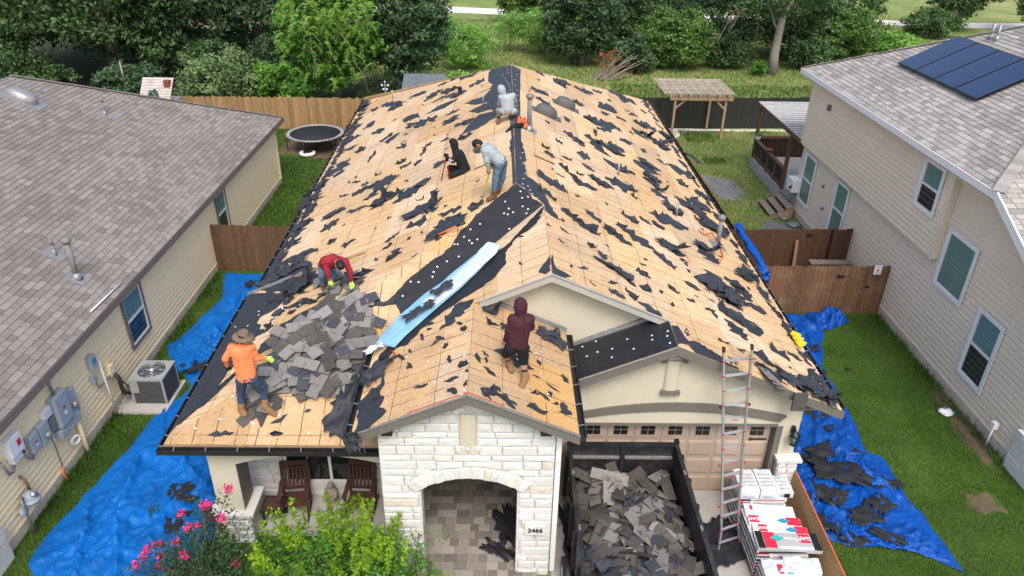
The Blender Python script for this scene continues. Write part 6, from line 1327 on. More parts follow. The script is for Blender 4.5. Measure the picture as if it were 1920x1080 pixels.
def person(loc, label, J, sleeves='long', shirt='cloth_grey', pants='denim', leg='long', boot='boot_tan', hood=False, glove=None, sock=None, scale=1., seed=1, hair=True, pants2=None, faceto=None):
    P_ = thing('person',loc,label,'person'); s = scale
    ne, he, pe, ch = J['neck'], J['head'], J['pelvis'], J['chest']; g = lambda k: J[k]
    mid = lambda a,b_,t=.5: a.lerp(b_,t)
    up = (he-ne).normalized(); face = (faceto or Vector((0,-1,0))); face = (face-up*face.dot(up)).normalized(); sdv = up.cross(face)
    segs = [(pe,.13*s,ch,.14*s),(ch,.13*s,ne,.06*s),(ne,.055*s,he,.075*s),(he,.092*s,he+up*.05*s,.092*s),(he+face*.03*s-up*.05*s,.062*s,he+face*.05*s-up*.085*s,.035*s)]
    segs += [(he+face*.09*s-up*.0*s,.014*s,he+face*.108*s-up*.035*s,.017*s)]+[(he+sdv*q*.09*s-up*.02,.018*s,he+sdv*q*.095*s+up*.015,.02*s) for q in (-1,1)]
    for q in ('L','R'):
        S_, E_, W_, H_ = g('sh'+q), g('el'+q), g('wr'+q), g('ha'+q); hp, kn, an, to = g('hip'+q), g('kn'+q), g('an'+q), g('to'+q)
        segs += [(ch,.10*s,S_,.065*s),(S_,.06*s,E_,.042*s),(E_,.042*s,W_,.028*s)]+hand_segs(W_,H_,1 if q == 'L' else -1)
        segs += [(pe,.11*s,hp,.095*s),(hp,.092*s,kn,.058*s),(kn,.058*s,mid(kn,an,.35),.056*s),(mid(kn,an,.35),.056*s,an,.036*s),(an,.04*s,to,.032*s)]
    blobmesh('body',segs,'skin',P_,h=.0135*s,k=.018)
    # shirt
    sh = [(pe+(ch-pe)*.05,.150*s,ch,.155*s),(ch,.15*s,ne-(he-ne)*.15,.085*s)]
    for q in ('L','R'):
        S_, E_, W_, hp = g('sh'+q), g('el'+q), g('wr'+q), g('hip'+q); sh += [(ch,.12*s,S_,.085*s),(S_,.082*s,E_,.062*s),(E_,.062*s,mid(E_,W_,.93),.043*s),(mid(pe,hp,.6)+(ch-pe)*.02,.125*s,mid(ch,S_,.55),.12*s)]
    blobmesh('shirt',sh,shirt,P_,h=.017,k=.035,wr=.006,seed=seed)
    pn = [(pe+(ch-pe)*.12,.140*s,pe,.142*s)]; bt = []; sk = []
    for q in ('L','R'):
        hp, kn, an, to = g('hip'+q), g('kn'+q), g('an'+q), g('to'+q)
        if leg == 'long': pn += [(pe,.125*s,hp,.112*s),(hp,.112*s,kn,.078*s),(kn,.078*s,mid(kn,an,.88),.064*s)]
        else: pn += [(pe,.125*s,hp,.118*s),(hp,.118*s,mid(hp,kn,.92),.096*s)]
        d = (to-an); hl = an-d*.28; top = mid(an,kn,.36 if leg == 'long' else .24)
        bt = [(top,.074*s,an,.068*s),(an-Vector((0,0,.02)),.066*s,to,.054*s),(hl-Vector((0,0,.03)),.056*s,to-Vector((0,0,.012)),.050*s)]; blobmesh('boot',bt,boot,P_,h=.014,k=.02)
        if sock: blobmesh('sock',[(mid(an,kn,.22),.058*s,mid(an,kn,.42),.060*s)],sock,P_,h=.014,k=.01)
        if glove:
            gl = glove if isinstance(glove,str) else glove.get(q)
            if gl: blobmesh('glove',[(a,ra+.005,b_,rb+.005) for a,ra,b_,rb in hand_segs(g('wr'+q),g('ha'+q),1 if q == 'L' else -1)]+[(mid(g('el'+q),g('wr'+q),.86),.038*s,g('wr'+q),.034*s)],gl,P_,h=.010,k=.012)
    blobmesh('trousers' if leg == 'long' else 'shorts',pn,pants,P_,h=.017,k=.03,wr=.009,seed=seed+3)
    if hood:
        cc = he+face*.115*s; dv = np.array(tuple(face)); c0 = np.array(tuple(he+face*.05*s))
        blobmesh('hood',[(he-up*.02*s,.118*s,he+up*.055*s,.115*s),(he-face*.02*s,.12*s,ne,.095*s),(ne,.10*s,ne-(he-ne)*.3,.12*s)],shirt,P_,h=.015,k=.03,wr=.003,seed=seed,cut=lambda G_: np.where(np.linalg.norm(G_-np.array(tuple(cc)),axis=-1) < .088*s, .05, -1.))
    elif hair: blobmesh('hair',[(he-face*.022*s+up*.02*s,.098*s,he-face*.005*s+up*.055*s,.095*s),(he-face*.04*s-up*.03*s,.082*s,he-face*.03*s+up*.02*s,.085*s)],'hair_black',P_,h=.015,k=.02)
    return P_, he, up, face
def joints(zx, zy, sc, y0, rows):
    return {k:aty(zx+x/sc,zy+y/sc,y0+dy) for k,(x,y,dy) in rows.items()}
# man in orange on the front slope (seen from behind)
f0 = PF.at(476,779); y0 = f0.y
J = joints(400,580,4.906,y0,dict(head=(277,262,.12),neck=(275,318,.10),chest=(262,400,.06),pelvis=(305,615,.0),shL=(172,352,.06),shR=(338,345,.10),elL=(112,450,.02),wrL=(130,520,.10),haL=(146,572,.16),elR=(405,445,.14),wrR=(478,452,.22),haR=(535,462,.28),hipL=(262,648,.0),hipR=(362,640,.0),knL=(252,775,.06),anL=(258,915,.0),toL=(290,965,-.06),knR=(462,745,.12),anR=(480,895,.02),toR=(570,968,.0)))
P1, he, up, fc = person(f0,'man in an orange shirt, straw hat and jeans standing by the shingle heap',J,shirt='cloth_orange',pants='denim',boot='boot_tan',glove={'L':'sock_black','R':'glove_lime'},seed=1,faceto=Vector((.25,1,0)))
mb = MB(); mb.lathe(he+up*.055,[(.0,.115),(.06,.115),(.09,.09),(.105,.02),(.115,.0),(.17,-.012),(.215,-.045),(.20,-.05),(.11,-.012),(0,-.012)],22,ax=tuple((up+Vector((.05,-.15,0))).normalized())); mb.build('hat','hat_brown',P1)
# man in maroon on the entry gable
fr = PGR.at(982,722); y0 = fr.y+.12
J = joints(900,540,5.4,y0,dict(head=(412,185,.10),neck=(415,268,.08),chest=(408,350,.05),pelvis=(378,555,.0),shL=(330,312,.05),shR=(505,315,.08),elL=(288,430,.02),wrL=(254,532,.10),haL=(250,600,.16),elR=(520,395,.16),wrR=(492,425,.30),haR=(470,405,.36),hipL=(318,600,.0),hipR=(432,600,.0),knL=(262,668,.24),anL=(305,775,.22),toL=(318,832,.10),knR=(440,745,.02),anR=(458,905,-.08),toR=(420,992,-.22)))
P2,_,_,_ = person(fr,'man in a maroon hoodie and black shorts stepping on the entry gable',J,shirt='cloth_maroon',pants='cloth_black',leg='short',boot='boot_tan',hood=True,sock='sock_black',seed=2,faceto=Vector((.1,1,0)))
# man in red bending over shingles
f0 = PL.at(628,548); y0 = f0.y+.35
J = joints(400,420,3.,y0,dict(head=(712,232,-.72),neck=(695,212,-.52),chest=(672,205,-.34),pelvis=(632,215,.12),shL=(628,212,-.40),shR=(742,212,-.42),elL=(640,268,-.5),wrL=(655,318,-.55),haL=(668,350,-.58),elR=(772,275,-.50),wrR=(776,325,-.56),haR=(780,360,-.60),hipL=(615,232,.14),hipR=(662,232,.12),knL=(610,295,.0),anL=(622,362,.1),toL=(628,378,-.05),knR=(668,300,-.05),anR=(672,366,.05),toR=(680,382,-.1)))
P3,_,_,_ = person(f0,'man in a dark red shirt bent over torn shingles on the left slope',J,shirt='cloth_red',pants='denim_worn',glove={'L':'glove_lime','R':'glove_lime'},boot='boot_brown',seed=3,faceto=Vector((.15,-.5,-1)))
# man in a pale hoodie crouching at the ridge
f0 = PL.at(936,236); y0 = f0.y+.1
J = joints(800,130,4.153,y0,dict(head=(583,160,.10),neck=(598,200,.08),chest=(625,235,.02),pelvis=(632,312,-.05),shL=(578,215,.05),shR=(672,205,.08),elL=(566,272,.22),wrL=(585,310,.40),haL=(600,330,.46),elR=(690,250,.24),wrR=(680,300,.42),haR=(665,325,.48),hipL=(600,325,-.02),hipR=(668,325,.0),knL=(560,318,.36),anL=(560,420,.10),toL=(548,446,.22),knR=(690,330,.42),anR=(655,368,.22),toR=(640,388,.34)))
P4,_,_,_ = person(f0,'man in a pale grey hoodie and light shorts crouching at the ridge',J,shirt='cloth_white',pants='short_pale',leg='short',boot='boot_brown',hood=True,sock='sock_black',seed=4,faceto=Vector((-.5,.9,0)))
# man in a black hoodie sitting on the slope
f0 = PL.at(872,322); y0 = f0.y
J = joints(800,130,4.153,y0,dict(head=(208,582,.05),neck=(225,632,.03),chest=(262,690,.0),pelvis=(305,790,.0),shL=(228,660,-.10),shR=(262,650,.16),elL=(205,715,-.16),wrL=(168,692,-.16),haL=(148,672,-.15),elR=(222,700,.18),wrR=(180,700,.06),haR=(150,690,.0),hipL=(285,800,-.08),hipR=(300,790,.1),knL=(185,825,-.16),anL=(190,868,.02),toL=(150,872,.0),knR=(178,765,.14),anR=(190,845,.18),toR=(158,858,.14)))
P5,_,_,_ = person(f0,'man in a black hoodie sitting on the left slope with a red shovel',J,shirt='cloth_black',pants='cloth_black',leg='short',boot='boot_tan',hood=True,glove='sock_black',seed=5,faceto=Vector((-1,-.2,-.2)))
for q in ('L','R'): blobmesh('red_legging',[(J['hip'+q].lerp(J['kn'+q],.75),.088,J['kn'+q],.076),(J['kn'+q],.074,J['kn'+q].lerp(J['an'+q],.7),.06)],'short_red',P5,h=.016,k=.01)
sp_ = MB()
for k,hh in enumerate((.10,.05,.06,.05,.06,.05,.045,.055,.05)):
    p = J['elL'].lerp(J['wrL'],-.05+.1*k); sp_.obox(p+Vector((0,-.058,.005)),.020,.006,hh)
sp_.build('sleeve_print','white_cap',P5,kind='stuff')
# man in grey bending with a long yellow shovel
f0 = PL.at(922,374); y0 = f0.y
J = joints(800,130,4.153,y0,dict(head=(398,585,.0),neck=(440,600,.0),chest=(490,630,.0),pelvis=(578,712,.0),shL=(448,632,-.16),shR=(475,598,.18),elL=(466,712,-.20),wrL=(480,775,-.18),haL=(488,818,-.16),elR=(520,690,.22),wrR=(508,735,.08),haR=(502,770,.0),hipL=(560,740,-.09),hipR=(592,728,.10),knL=(535,865,-.12),anL=(522,985,-.08),toL=(478,1012,-.10),knR=(590,845,.14),anR=(548,960,.18),toR=(512,985,.16)))
P6, he, up, fc = person(f0,'man in a grey shirt and worn jeans bending with a yellow shovel',J,shirt='cloth_grey',pants='denim_worn',boot='boot_brown',seed=6,faceto=Vector((-1,-.1,-.35)))
mb = MB(); mb.ball(he+up*.05-fc*.01,.108,.108,.085,14,8,M=up.to_track_quat('Z','Y').to_matrix()); mb.build('cap','cloth_black',P6); MB().obox(he+up*.055+fc*.13,.13,.15,.012,M=Matrix((fc.cross(up),fc,up)).transposed()).build('cap_peak','cloth_black',P6)
# ------------------------------------------------------------------ hand tools
mat('tool_red',(.42,.03,.03),.5,.15,9); mat('tool_yellow',(.75,.60,.04),.5,.1,9); mat('tool_orange',(.80,.17,.05),.5,.15,9); mat('steel',(.30,.30,.30),.4,.2,9,metal=.7)
def shovel(a, b_, m_, label, r_=.018, blade=.2):
    a = Vector(a); b_ = Vector(b_); T = thing('shovel',b_,label,'shovel'); d = (b_-a).normalized(); MB().tube([a,b_],r_,8).build('handle',m_,T); sd = d.cross(Vector((0,0,1))).normalized(); n_ = sd.cross(d)
    mb = MB(); mb.grid([[b_+d*(blade*t)+sd*(w_*(1-.3*t))+n_*(.02-.8*w_*w_*3) for w_ in (-.09,-.045,0,.045,.09)] for t in (0,.4,.8,1.)]); mb.grid([[b_+d*(blade*t)+sd*(w_*(1-.3*t))+n_*(.012-.8*w_*w_*3) for w_ in (-.09,-.045,0,.045,.09)] for t in (0,.4,.8,1.)]); mb.build('blade','steel' if m_ != 'tool_red' else m_,T); return T
Z8 = lambda x,y: (800+x/4.153,130+y/4.153)
pk = PL.at(*Z8(115,868)); shovel(aty(*Z8(158,665),pk.y),pk+Vector((0,0,.04)),'tool_red','red shovel held by the sitting man in black')
pk = PL.at(*Z8(440,1000)); shovel(aty(*Z8(505,740),pk.y+.2),pk+Vector((0,0,.05)),'tool_yellow','long yellow handled shovel held by the man in grey')
a, b_ = PL.at(822,440,.08), PL.at(856,424,.12); mb = MB(); mb.tube([a,b_],.022,8); hm = mb.build('pry_handle','tool_orange',label='orange tool handle lying by a felt heap above the valley',cat='tool'); MB().tube([b_,b_+(b_-a).normalized()*.22],[.03,.045],8).build('grip','black_iron',hm)
HM = thing('hammer',PG.at(742,665,.03),'orange hammer with a black grip lying on the entry gable','hammer'); MB().tube([PG.at(735,659,.05),PG.at(748,666,.05)],.022,8).build('handle','tool_orange',HM); MB().tube([PG.at(748,666,.05),PG.at(756,672,.05)],.032,8).build('grip','black_iron',HM)
yt = PR.P(7.05,14.75,.04); YT = thing('roof_bracket',yt,'yellow plastic roof bracket on the right gutter','bracket'); M_ = Matrix((PR.u,PR.v,PR.n)).transposed(); MB().obox(yt+PR.n*.05,.46,.12,.08,M=M_).build('body','tool_yellow',YT)
for s in (-.18,0,.18): MB().obox(yt+PR.u*s+PR.n*.10,.06,.24,.10,M=M_).build('hook','tool_yellow',YT)
OB = thing('coiled_rope',PR.at(975,228),'coil of orange rope and black tool beside the tall vent pipe','rope'); mb = MB(); c = PR.at(982,238,.05)
for k in range(4): mb.tube([c+Vector((math.cos(t)*(.16-.02*k)-.06,math.sin(t)*.1,.06+.07*k+.05*math.sin(t*2+k))) for t in [2*math.pi*i/16 for i in range(17)]],.024,6,cap=False)
mb.build('coil','tool_orange',OB); MB().tube([c+Vector((-.05,-.1,.1)),c+Vector((-.35,-.35,.10)),c+Vector((-.55,-.6,.02))],[.08,.07,.03],8).build('tool_body','cloth_black',OB)
CN = thing('drink_can',PR.at(990,180),'red and white drink can balanced on the tall vent pipe','can'); p = PR.at(992,244)+Vector((0,0,1.14)); MB().lathe(p,[(.028,0),(.034,.01),(.034,.11),(.028,.12)],12).build('can_body','tool_red',CN); MB().lathe(p+Vector((0,0,.03)),[(.0345,0),(.0345,.04)],12).build('can_band','white_cap',CN)
mb = MB(); mb.tube([PR.at(1310,432,.04),PR.at(1322,440,.05),PR.at(1335,436,.05),PR.at(1348,456,.05),PR.at(1356,480,.05),PR.at(1350,492,.05)],.02,6); mb.build('orange_hose','tool_orange',label='short orange hose lying by the front vent pipe',cat='hose')
# ------------------------------------------------------------------ tarps
def tarp_mat(name, c):
    m = mat(name,c,.5,.25,1.3,spec=.3,bump=.025,bscale=3.2); n = m.node_tree.nodes; l = m.node_tree.links; b = n['Principled BSDF']; old = b.inputs['Normal'].links[0].from_node
    w_ = n.new('ShaderNodeTexNoise'); w_.inputs['Scale'].default_value = 7; w_.inputs['Detail'].default_value = 5; w_.inputs['Distortion'].default_value = 1.6; tc = n.new('ShaderNodeTexCoord'); l.new(tc.outputs['Object'],w_.inputs['Vector']); b2 = n.new('ShaderNodeBump'); b2.inputs['Distance'].default_value = .014; l.new(w_.outputs['Fac'],b2.inputs['Height']); l.new(old.outputs[0],b2.inputs['Normal']); l.new(b2.outputs[0],b.inputs['Normal'])
tarp_mat('tarp_blue',(.0,.115,.42)); tarp_mat('tarp_deep',(.0,.065,.33))
def tarp(name, Lp, Rp, m_, label, seed, z0=.03, amp=.07, nu=230, nv=70, fold=(1.,.55)):
    """cloth between two edge lines on the ground (x,y), with creases running along and across"""
    def along(Q,t):
        k = t*(len(Q)-1); i = min(len(Q)-2,int(k)); f = k-i; p0,p1,p2,p3 = Q[max(0,i-1)],Q[i],Q[i+1],Q[min(len(Q)-1,i+2)]
        return tuple(.5*((2*p1[q])+(p2[q]-p0[q])*f+(2*p0[q]-5*p1[q]+4*p2[q]-p3[q])*f*f+(3*p1[q]-p0[q]-3*p2[q]+p3[q])*f**3) for q in (0,1))
    P = []
    for i in range(nu+1):
        a, b_ = along(Lp,i/nu), along(Rp,i/nu); row = []
        for j in range(nv+1):
            s = j/nv; x = a[0]+(b_[0]-a[0])*s; y = a[1]+(b_[1]-a[1])*s
            e = min(1,6*min(s,1-s)+.15)*min(1,8*min(i/nu,1-i/nu)+.2)
            v = Vector((x,y,seed)); q = mnoise.noise(Vector((x*1.5+.5*y,y*.42-.12*x,seed*1.3))); r1 = 1-abs(q)*3.2; q2 = mnoise.noise(Vector((x*2.6-y*1.1,y*1.0+x*.5,seed+7.))); r2 = 1-abs(q2)*2.6; q3 = mnoise.noise(Vector((x*6.5+y*1.2,y*5.2,seed+3.))); r3 = 1-abs(mnoise.noise(Vector((x*5.2-y*3.1,y*2.6+x*2.2,seed+5.))))*3.4; r4 = 1-abs(mnoise.noise(Vector((x*3.2+y*4.3,y*3.6-x*2.9,seed+9.))))*3.6
            z = z0+amp*e*(max(0,r1)**2.6*1.5+max(0,r2)**2.4*.75+max(0,r3)**2*.42+max(0,r4)**2*.40+.10*q3+.15)
            w_ = .05*mnoise.noise(Vector((x*1.7,y*1.7,seed+11.)))
            row.append((x+w_*(2.2 if j in (0,nv) else 1),y+w_,max(.012,z)))
        P.append(row)
    mb = MB(); mb.grid(P); mb.grid([[(p[0],p[1],p[2]-.006) for p in r_] for r_ in P]); return mb.build(name,m_,label=label,cat='tarp',origin=(P[0][0][0],P[0][0][1],0))
tarp('blue_tarp',[(-9.86,23.3),(-9.35,21.6),(-9.75,19.2),(-10.0,18.65),(-9.35,17.6),(-8.5,16.6),(-8.95,15.5),(-9.15,13.8),(-9.5,12.05),(-9.62,10.7),(-9.0,9.9)],[(-8.0,23.3),(-7.2,21.5),(-6.7,19.5),(-6.3,18.5),(-6.1,17.5),(-6.05,16.3),(-6.0,15.),(-5.95,13.6),(-6.0,12.2),(-6.1,11.),(-5.8,9.4)],'tarp_blue','wide blue tarp covering the ground left of the house',1,amp=.11)
tarp('blue_tarp',[(6.8,20.85),(6.9,19.5),(6.9,17.8),(6.7,15.4),(6.65,13.8),(6.66,12.4),(6.75,11.6),(7.6,11.15),(8.6,11.2)],[(10.2,20.85),(10.3,19.9),(9.55,17.9),(9.42,15.4),(9.25,14.2),(9.5,13.9),(9.6,12.2),(9.66,11.2),(9.75,10.5)],'tarp_deep','blue tarp strewn with black felt right of the garage',2,amp=.10)
tarp('blue_tarp',[(10.0,20.8),(10.0,20.5),(9.9,20.1),(9.8,19.9)],[(11.25,20.9),(11.4,20.5),(11.1,20.25),(10.6,19.95)],'tarp_deep','folded corner of blue tarp at the foot of the gate fence',3,amp=.18,nu=30,nv=30)
# blue tarp bunched by the gutter between the fences
mb = MB(); Q = [PR.at(1372,424,.0)+Vector((.2,0,.0)),PR.at(1385,446,.0)+Vector((.22,0,-.05)),PR.at(1400,468,0)+Vector((.3,0,-.15)),PR.at(1412,490,0)+Vector((.5,0,-.5)),Vector((8.4,20.75,1.3))]
P = []
for i in range(25):
    k = i/24*4; j = min(3,int(k)); c = Q[j].lerp(Q[j+1],k-j); P.append([c+Vector((.11*math.cos(a)*(1+.4*math.sin(3*a+i)),.08*math.sin(a),.09*math.sin(a)*(1+.5*math.sin(2*a+i*.7)))) for a in [2*math.pi*q/14 for q in range(15)]])
mb.grid(P); mb.build('tarp_bundle','tarp_deep',label='bunched blue tarp hanging over the right gutter by the gates',cat='tarp')
# ------------------------------------------------------------------ dump trailer full of shingles
mat('trailer_black',(.016,.017,.019),.5,.35,5,spec=.5,dirt=(.10,.10,.10),dscale=3,damt=.5); mat('trailer_floor',(.05,.05,.05),.8,.3,5)
TX0,TX1,TY0,TY1,TZ0,TZ1 = 1.55,3.88,7.6,12.42,.55,1.72
DT = thing('dump_trailer',(2.7,10,0),'black steel dump trailer parked in front of the garage door','trailer')
MB().box(TX0,TX1,TY0,TY1,TZ0-.1,TZ0).build('bed_floor','trailer_floor',DT)
def sidewall(x, s):
    mb = MB(); mb.box(min(x,x+s*.05),max(x,x+s*.05),TY0,TY1,TZ0,TZ1-.06); w_ = mb.build('side_wall','trailer_black',DT); MB().box(x-.055 if s < 0 else x-.03,x+.03 if s < 0 else x+.055,TY0,TY1,TZ1-.06,TZ1+.01).build('top_rail','trailer_black',w_)
    for k in range(7): MB().box(min(x+s*.05,x+s*.12),max(x+s*.05,x+s*.12),TY0+.2+.72*k,TY0+.28+.72*k,TZ0-.05,TZ1-.06).build('stake','trailer_black',w_)
    for k in range(3): MB().box(x-.02,x+.02,TY0+.9+1.5*k,TY0+1.02+1.5*k,TZ1+.01,TZ1+.025).build('tie_point','alu',w_)
sidewall(TX0,-1); sidewall(TX1,1); MB().box(TX0,TX1,TY0-.05,TY0,TZ0,TZ1).build('front_wall','trailer_black',DT)
GT = MB().box(TX0,TX1,TY1,TY1+.05,TZ0,TZ1-.02).build('tail_gate','trailer_black',DT)
MB().box(TX0-.06,TX1+.06,TY1-.03,TY1+.07,TZ1-.02,TZ1+.03).build('gate_rail','trailer_black',GT); MB().box((TX0+TX1)/2-.04,(TX0+TX1)/2+.04,TY1-.06,TY1-.001,TZ0,TZ1-.02).build('gate_post','trailer_black',GT)
for x0,x1 in ((TX0+.06,(TX0+TX1)/2-.06),((TX0+TX1)/2+.06,TX1-.06)): MB().box(x0,x1,TY1-.05,TY1-.002,1.36,1.42).build('gate_rib','galv',GT)
for x in (TX0,TX1): MB().box(x-.05,x+.05,TY1-.03,TY1+.07,TZ1+.03,TZ1+.13).build('gate_pin','black_iron',GT)
for x in (TX0-.16,TX1+.16):
    for yy in (9.2,10.1): w_ = MB().lathe((x,yy,.36),[(0,-.1),(.36,-.1),(.36,.1),(0,.1)],24,ax=(1,0,0)).build('wheel','black_iron',DT); MB().lathe((x,yy,.36),[(0,-.105),(.2,-.105),(.2,.105),(0,.105)],16,ax=(1,0,0)).build('rim','alu',w_)
MB().box(TX0+.2,TX1-.2,TY0,TY1-.1,.32,.45).build('chassis','trailer_black',DT)
class Heap:      # uneven top of the load
    def z(s,x,y): return TZ0+.28+.32*math.exp(-((x-2.7)/.8)**2)*min(1,max(.25,(12.3-y)/1.6))+.12*mnoise.noise(Vector((x*1.4,y*1.4,4)))
HP = Heap(); core = MB(); core.grid([[(TX0+.06+(TX1-TX0-.12)*i/16,TY0+.06+(TY1-TY0-.12)*j/28,HP.z(TX0+(TX1-TX0)*i/16,TY0+(TY1-TY0)*j/28)-.05) for i in range(17)] for j in range(29)]); core.build('load_bulk','tab_dark',DT,kind='stuff')
rnd = random.Random(77)
LOAD = []; RST = MB()
for k in range(235):
    x, y = rnd.uniform(TX0+.22,TX1-.22), rnd.uniform(8.1,TY1-.2)
    n_ = Vector((-(HP.z(x+.1,y)-HP.z(x-.1,y))/.2,-(HP.z(x,y+.1)-HP.z(x,y-.1))/.2,1)); zone = 'near the tail gate' if y > 11.4 else 'in the middle' if y > 10.2 else 'at the front'
    kd = rnd.choice('lldd' if y > 10.3 else 'lddbb'); nn_ = rnd.choice((1,2,3,3)); p_ = Vector((x,y,HP.z(x,y)+.02+.0007*k+rnd.uniform(0,.12))); rz_ = rnd.gauss(.5 if x < 2.5 else 1.9,.6)
    side_ = 'left' if x < 2.3 else 'right' if x > 3.1 else 'centre'
    o_ = lay_shingle(p_,n_,rz_,kd,nn_,{'l':'pale','d':'brown','b':'slate'}[kd]+(' short' if nn_ == 1 else ' long' if nn_ > 2 else '')+' shingle '+zone+' of the trailer load, '+side_,'shingles in the trailer load',.30,rnd)
    if k >= 115: LOAD.append(o_)
    else:      # lower layers: joined
        M_ = o_.rotation_quaternion.to_matrix(); vs_ = [M_@v.co+p_ for v in o_.data.vertices]; RST.cur = {'l':0,'d':1,'b':2}[kd]; RST.add(vs_,[tuple(f.vertices) for f in o_.data.polygons],True); bpy.data.objects.remove(o_)
RST.build('lower_shingles',['tab_light','tab_dark','tab_back'],DT,kind='stuff'); uniq(LOAD,'left')
TW = []
for i,(x,y,sx,sy,rz) in enumerate(((2.2,11.6,.7,.4,.3),(2.9,11.2,.6,.4,.8),(3.3,10.9,.6,.5,.4),(2.0,9.9,.6,.4,.1),(2.45,9.4,1.2,.5,.7),(3.1,9.6,1.3,.45,.9),(2.2,9.0,1.2,.5,.6))): TW.append(crumple('felt_scrap',(x,y,HP.z(x,y)+.12),(0,0,1),sx,sy,.12,'felt','wad of black felt among the shingles in the trailer','felt wads in the trailer',seed=300+i,rz=rz))
uniq(TW)
# ------------------------------------------------------------------ ladder
def atlen(P,t):
    d=[0]
    for a,b_ in zip(P,P[1:]): d.append(d[-1]+(b_-a).length)
    s=t*d[-1]
    for i in range(len(P)-1):
        if s <= d[i+1]+1e-9: return P[i].lerp(P[i+1],(s-d[i])/(d[i+1]-d[i]))
    return P[-1]
LD = thing('ladder',(4.95,11.1,0),'tall aluminium ladder leaning on the garage gable','ladder'); bl, br, tl, tr = Vector((4.69,11.02,.03)), Vector((5.20,11.2,.03)), aty(1357,660,12.16), aty(1410,655,12.16)
ml, mr_ = bl.lerp(tl,.55)+Vector((.04,0,0)), br.lerp(tr,.55)-Vector((.05,0,0)); mat('red_plastic',(.5,.03,.03),.5)
for k,pts in enumerate(([bl,bl.lerp(ml,.2)+Vector((.05,0,0)),ml,ml.lerp(tl,.75),tl],[br,br.lerp(mr_,.2)-Vector((.05,0,0)),mr_,mr_.lerp(tr,.75),tr])):
    mb = MB()
    for a,b_ in zip(pts,pts[1:]): mb.bar(a,b_,.035,.075,up=(0,-1,0))
    mb.build('rail','alu',LD); MB().bar(pts[-1],pts[-1]+(tl-ml).normalized()*.1,.05,.08,up=(0,-1,0)).build('top_cap','black_iron',LD)
    for t in (.24,.45,.74): p = atlen(pts,t); MB().lathe(p+Vector((-.05 if k==0 else .02,-.03,0)),[(.03,0),(.035,.02),(.02,.04)],8,ax=(-1 if k==0 else 1,0,0)).build('lock_knob','black_iron' if t == .74 else 'red_plastic',LD)
def railpt(pts,t): k=t*(len(pts)-1); i=min(len(pts)-2,int(k)); return pts[i].lerp(pts[i+1],k-i)
PLs, PRs = [bl,bl.lerp(ml,.2)+Vector((.05,0,0)),ml,ml.lerp(tl,.75),tl],[br,br.lerp(mr_,.2)-Vector((.05,0,0)),mr_,mr_.lerp(tr,.75),tr]
for i in range(14):
    t=(i+.6)/14.2; a,b_=atlen(PLs,t),atlen(PRs,t); rg=MB().bar(a,b_,.05,.03,up=(0,-.3,1)).build('rung','alu',LD)
    if i not in (5,6,9): MB().bar(a.lerp(b_,.0)-Vector((.025,.03,0)),a.lerp(b_,.06)-Vector((.0,.03,0)),.03,.03).build('rung_end','red_plastic',rg); MB().bar(b_.lerp(a,.06)-Vector((0,.03,0)),b_+Vector((.025,-.03,0)),.03,.03).build('rung_end','red_plastic',rg)
    else: MB().box((a.x+b_.x)/2-.07,(a.x+b_.x)/2+.07,a.y-.045,a.y-.02,a.z+.016,a.z+.019).build('rung_label','red_plastic',rg)
# ------------------------------------------------------------------ pallets of new shingle bundles
mat('wrap_white',(.72,.73,.74),.3,.10,5,spec=.5,bump=.012,bscale=9); mat('wrap_grey',(.42,.42,.42),.35,.08,5,spec=.5); mat('wrap_red',(.62,.025,.06),.35,.1,6,spec=.5); mat('wrap_clear',(.62,.66,.69),.2,.12,6,spec=.6,bump=.02,bscale=7); mat('wrap_teal',(.03,.42,.40),.35,.05); mat('wrap_blue',(.04,.26,.42),.35,.05); mat('wrap_navy',(.02,.03,.13),.4,.1); mat('bundle_side',(.11,.105,.10),.9,.3,40); mat('osb_edge',(.55,.12,.05),.8,.1,9); mat('bundle_black',(.015,.015,.016),.4,.2,6)
BX0 = 5.22
def bundle(x0,x1,y0,y1,z0,z1,main,label,group,rot=0.,prints=(),cat='bundle',wob=.012):
    c = Vector(((x0+x1)/2,(y0+y1)/2,z0)); B = thing('shingle_bundle',c,label,cat,group); hx,hy = (x1-x0)/2,(y1-y0)/2; cr,sr = math.cos(rot),math.sin(rot); rq = random.Random(int(x0*1000+y0*100+z0*37))
    T = lambda x,y,z: (c.x+x*cr-y*sr,c.y+x*sr+y*cr,z); NX_,NY_ = 8,6; P = [[T(-hx+2*hx*i/NX_,-hy+2*hy*j/NY_,z1-(0 if 0<i<NX_ and 0<j<NY_ else .012)+rq.uniform(-wob,wob)*.4) for i in range(NX_+1)] for j in range(NY_+1)]
    mb = MB(); mb.grid(P); ring = [P[0][i] for i in range(NX_)]+[P[j][NX_] for j in range(NY_)]+[P[NY_][NX_-i] for i in range(NX_)]+[P[NY_-j][0] for j in range(NY_)]
    lo = [(p[0],p[1],z0) for p in ring]; mb.add(ring+lo,[(i,(i+1)%len(ring),len(ring)+(i+1)%len(ring),len(ring)+i) for i in range(len(ring))]+[tuple(range(2*len(ring)-1,len(ring)-1,-1))]); mb.build('wrapper',main,B)
    for (u0,u1,v0,v1,m_,nm) in prints:
        mb = MB(); q = [T(-hx+2*hx*u,-hy+2*hy*v,0) for u,v in ((u0,v0),(u1,v0),(u1,v1),(u0,v1))]; mb.hexa([(a,b_,z1+.0075) for a,b_,_ in q],[(a,b_,z1+.009) for a,b_,_ in q]); mb.build(nm,m_,B)
    return B,T,z1,hx,hy
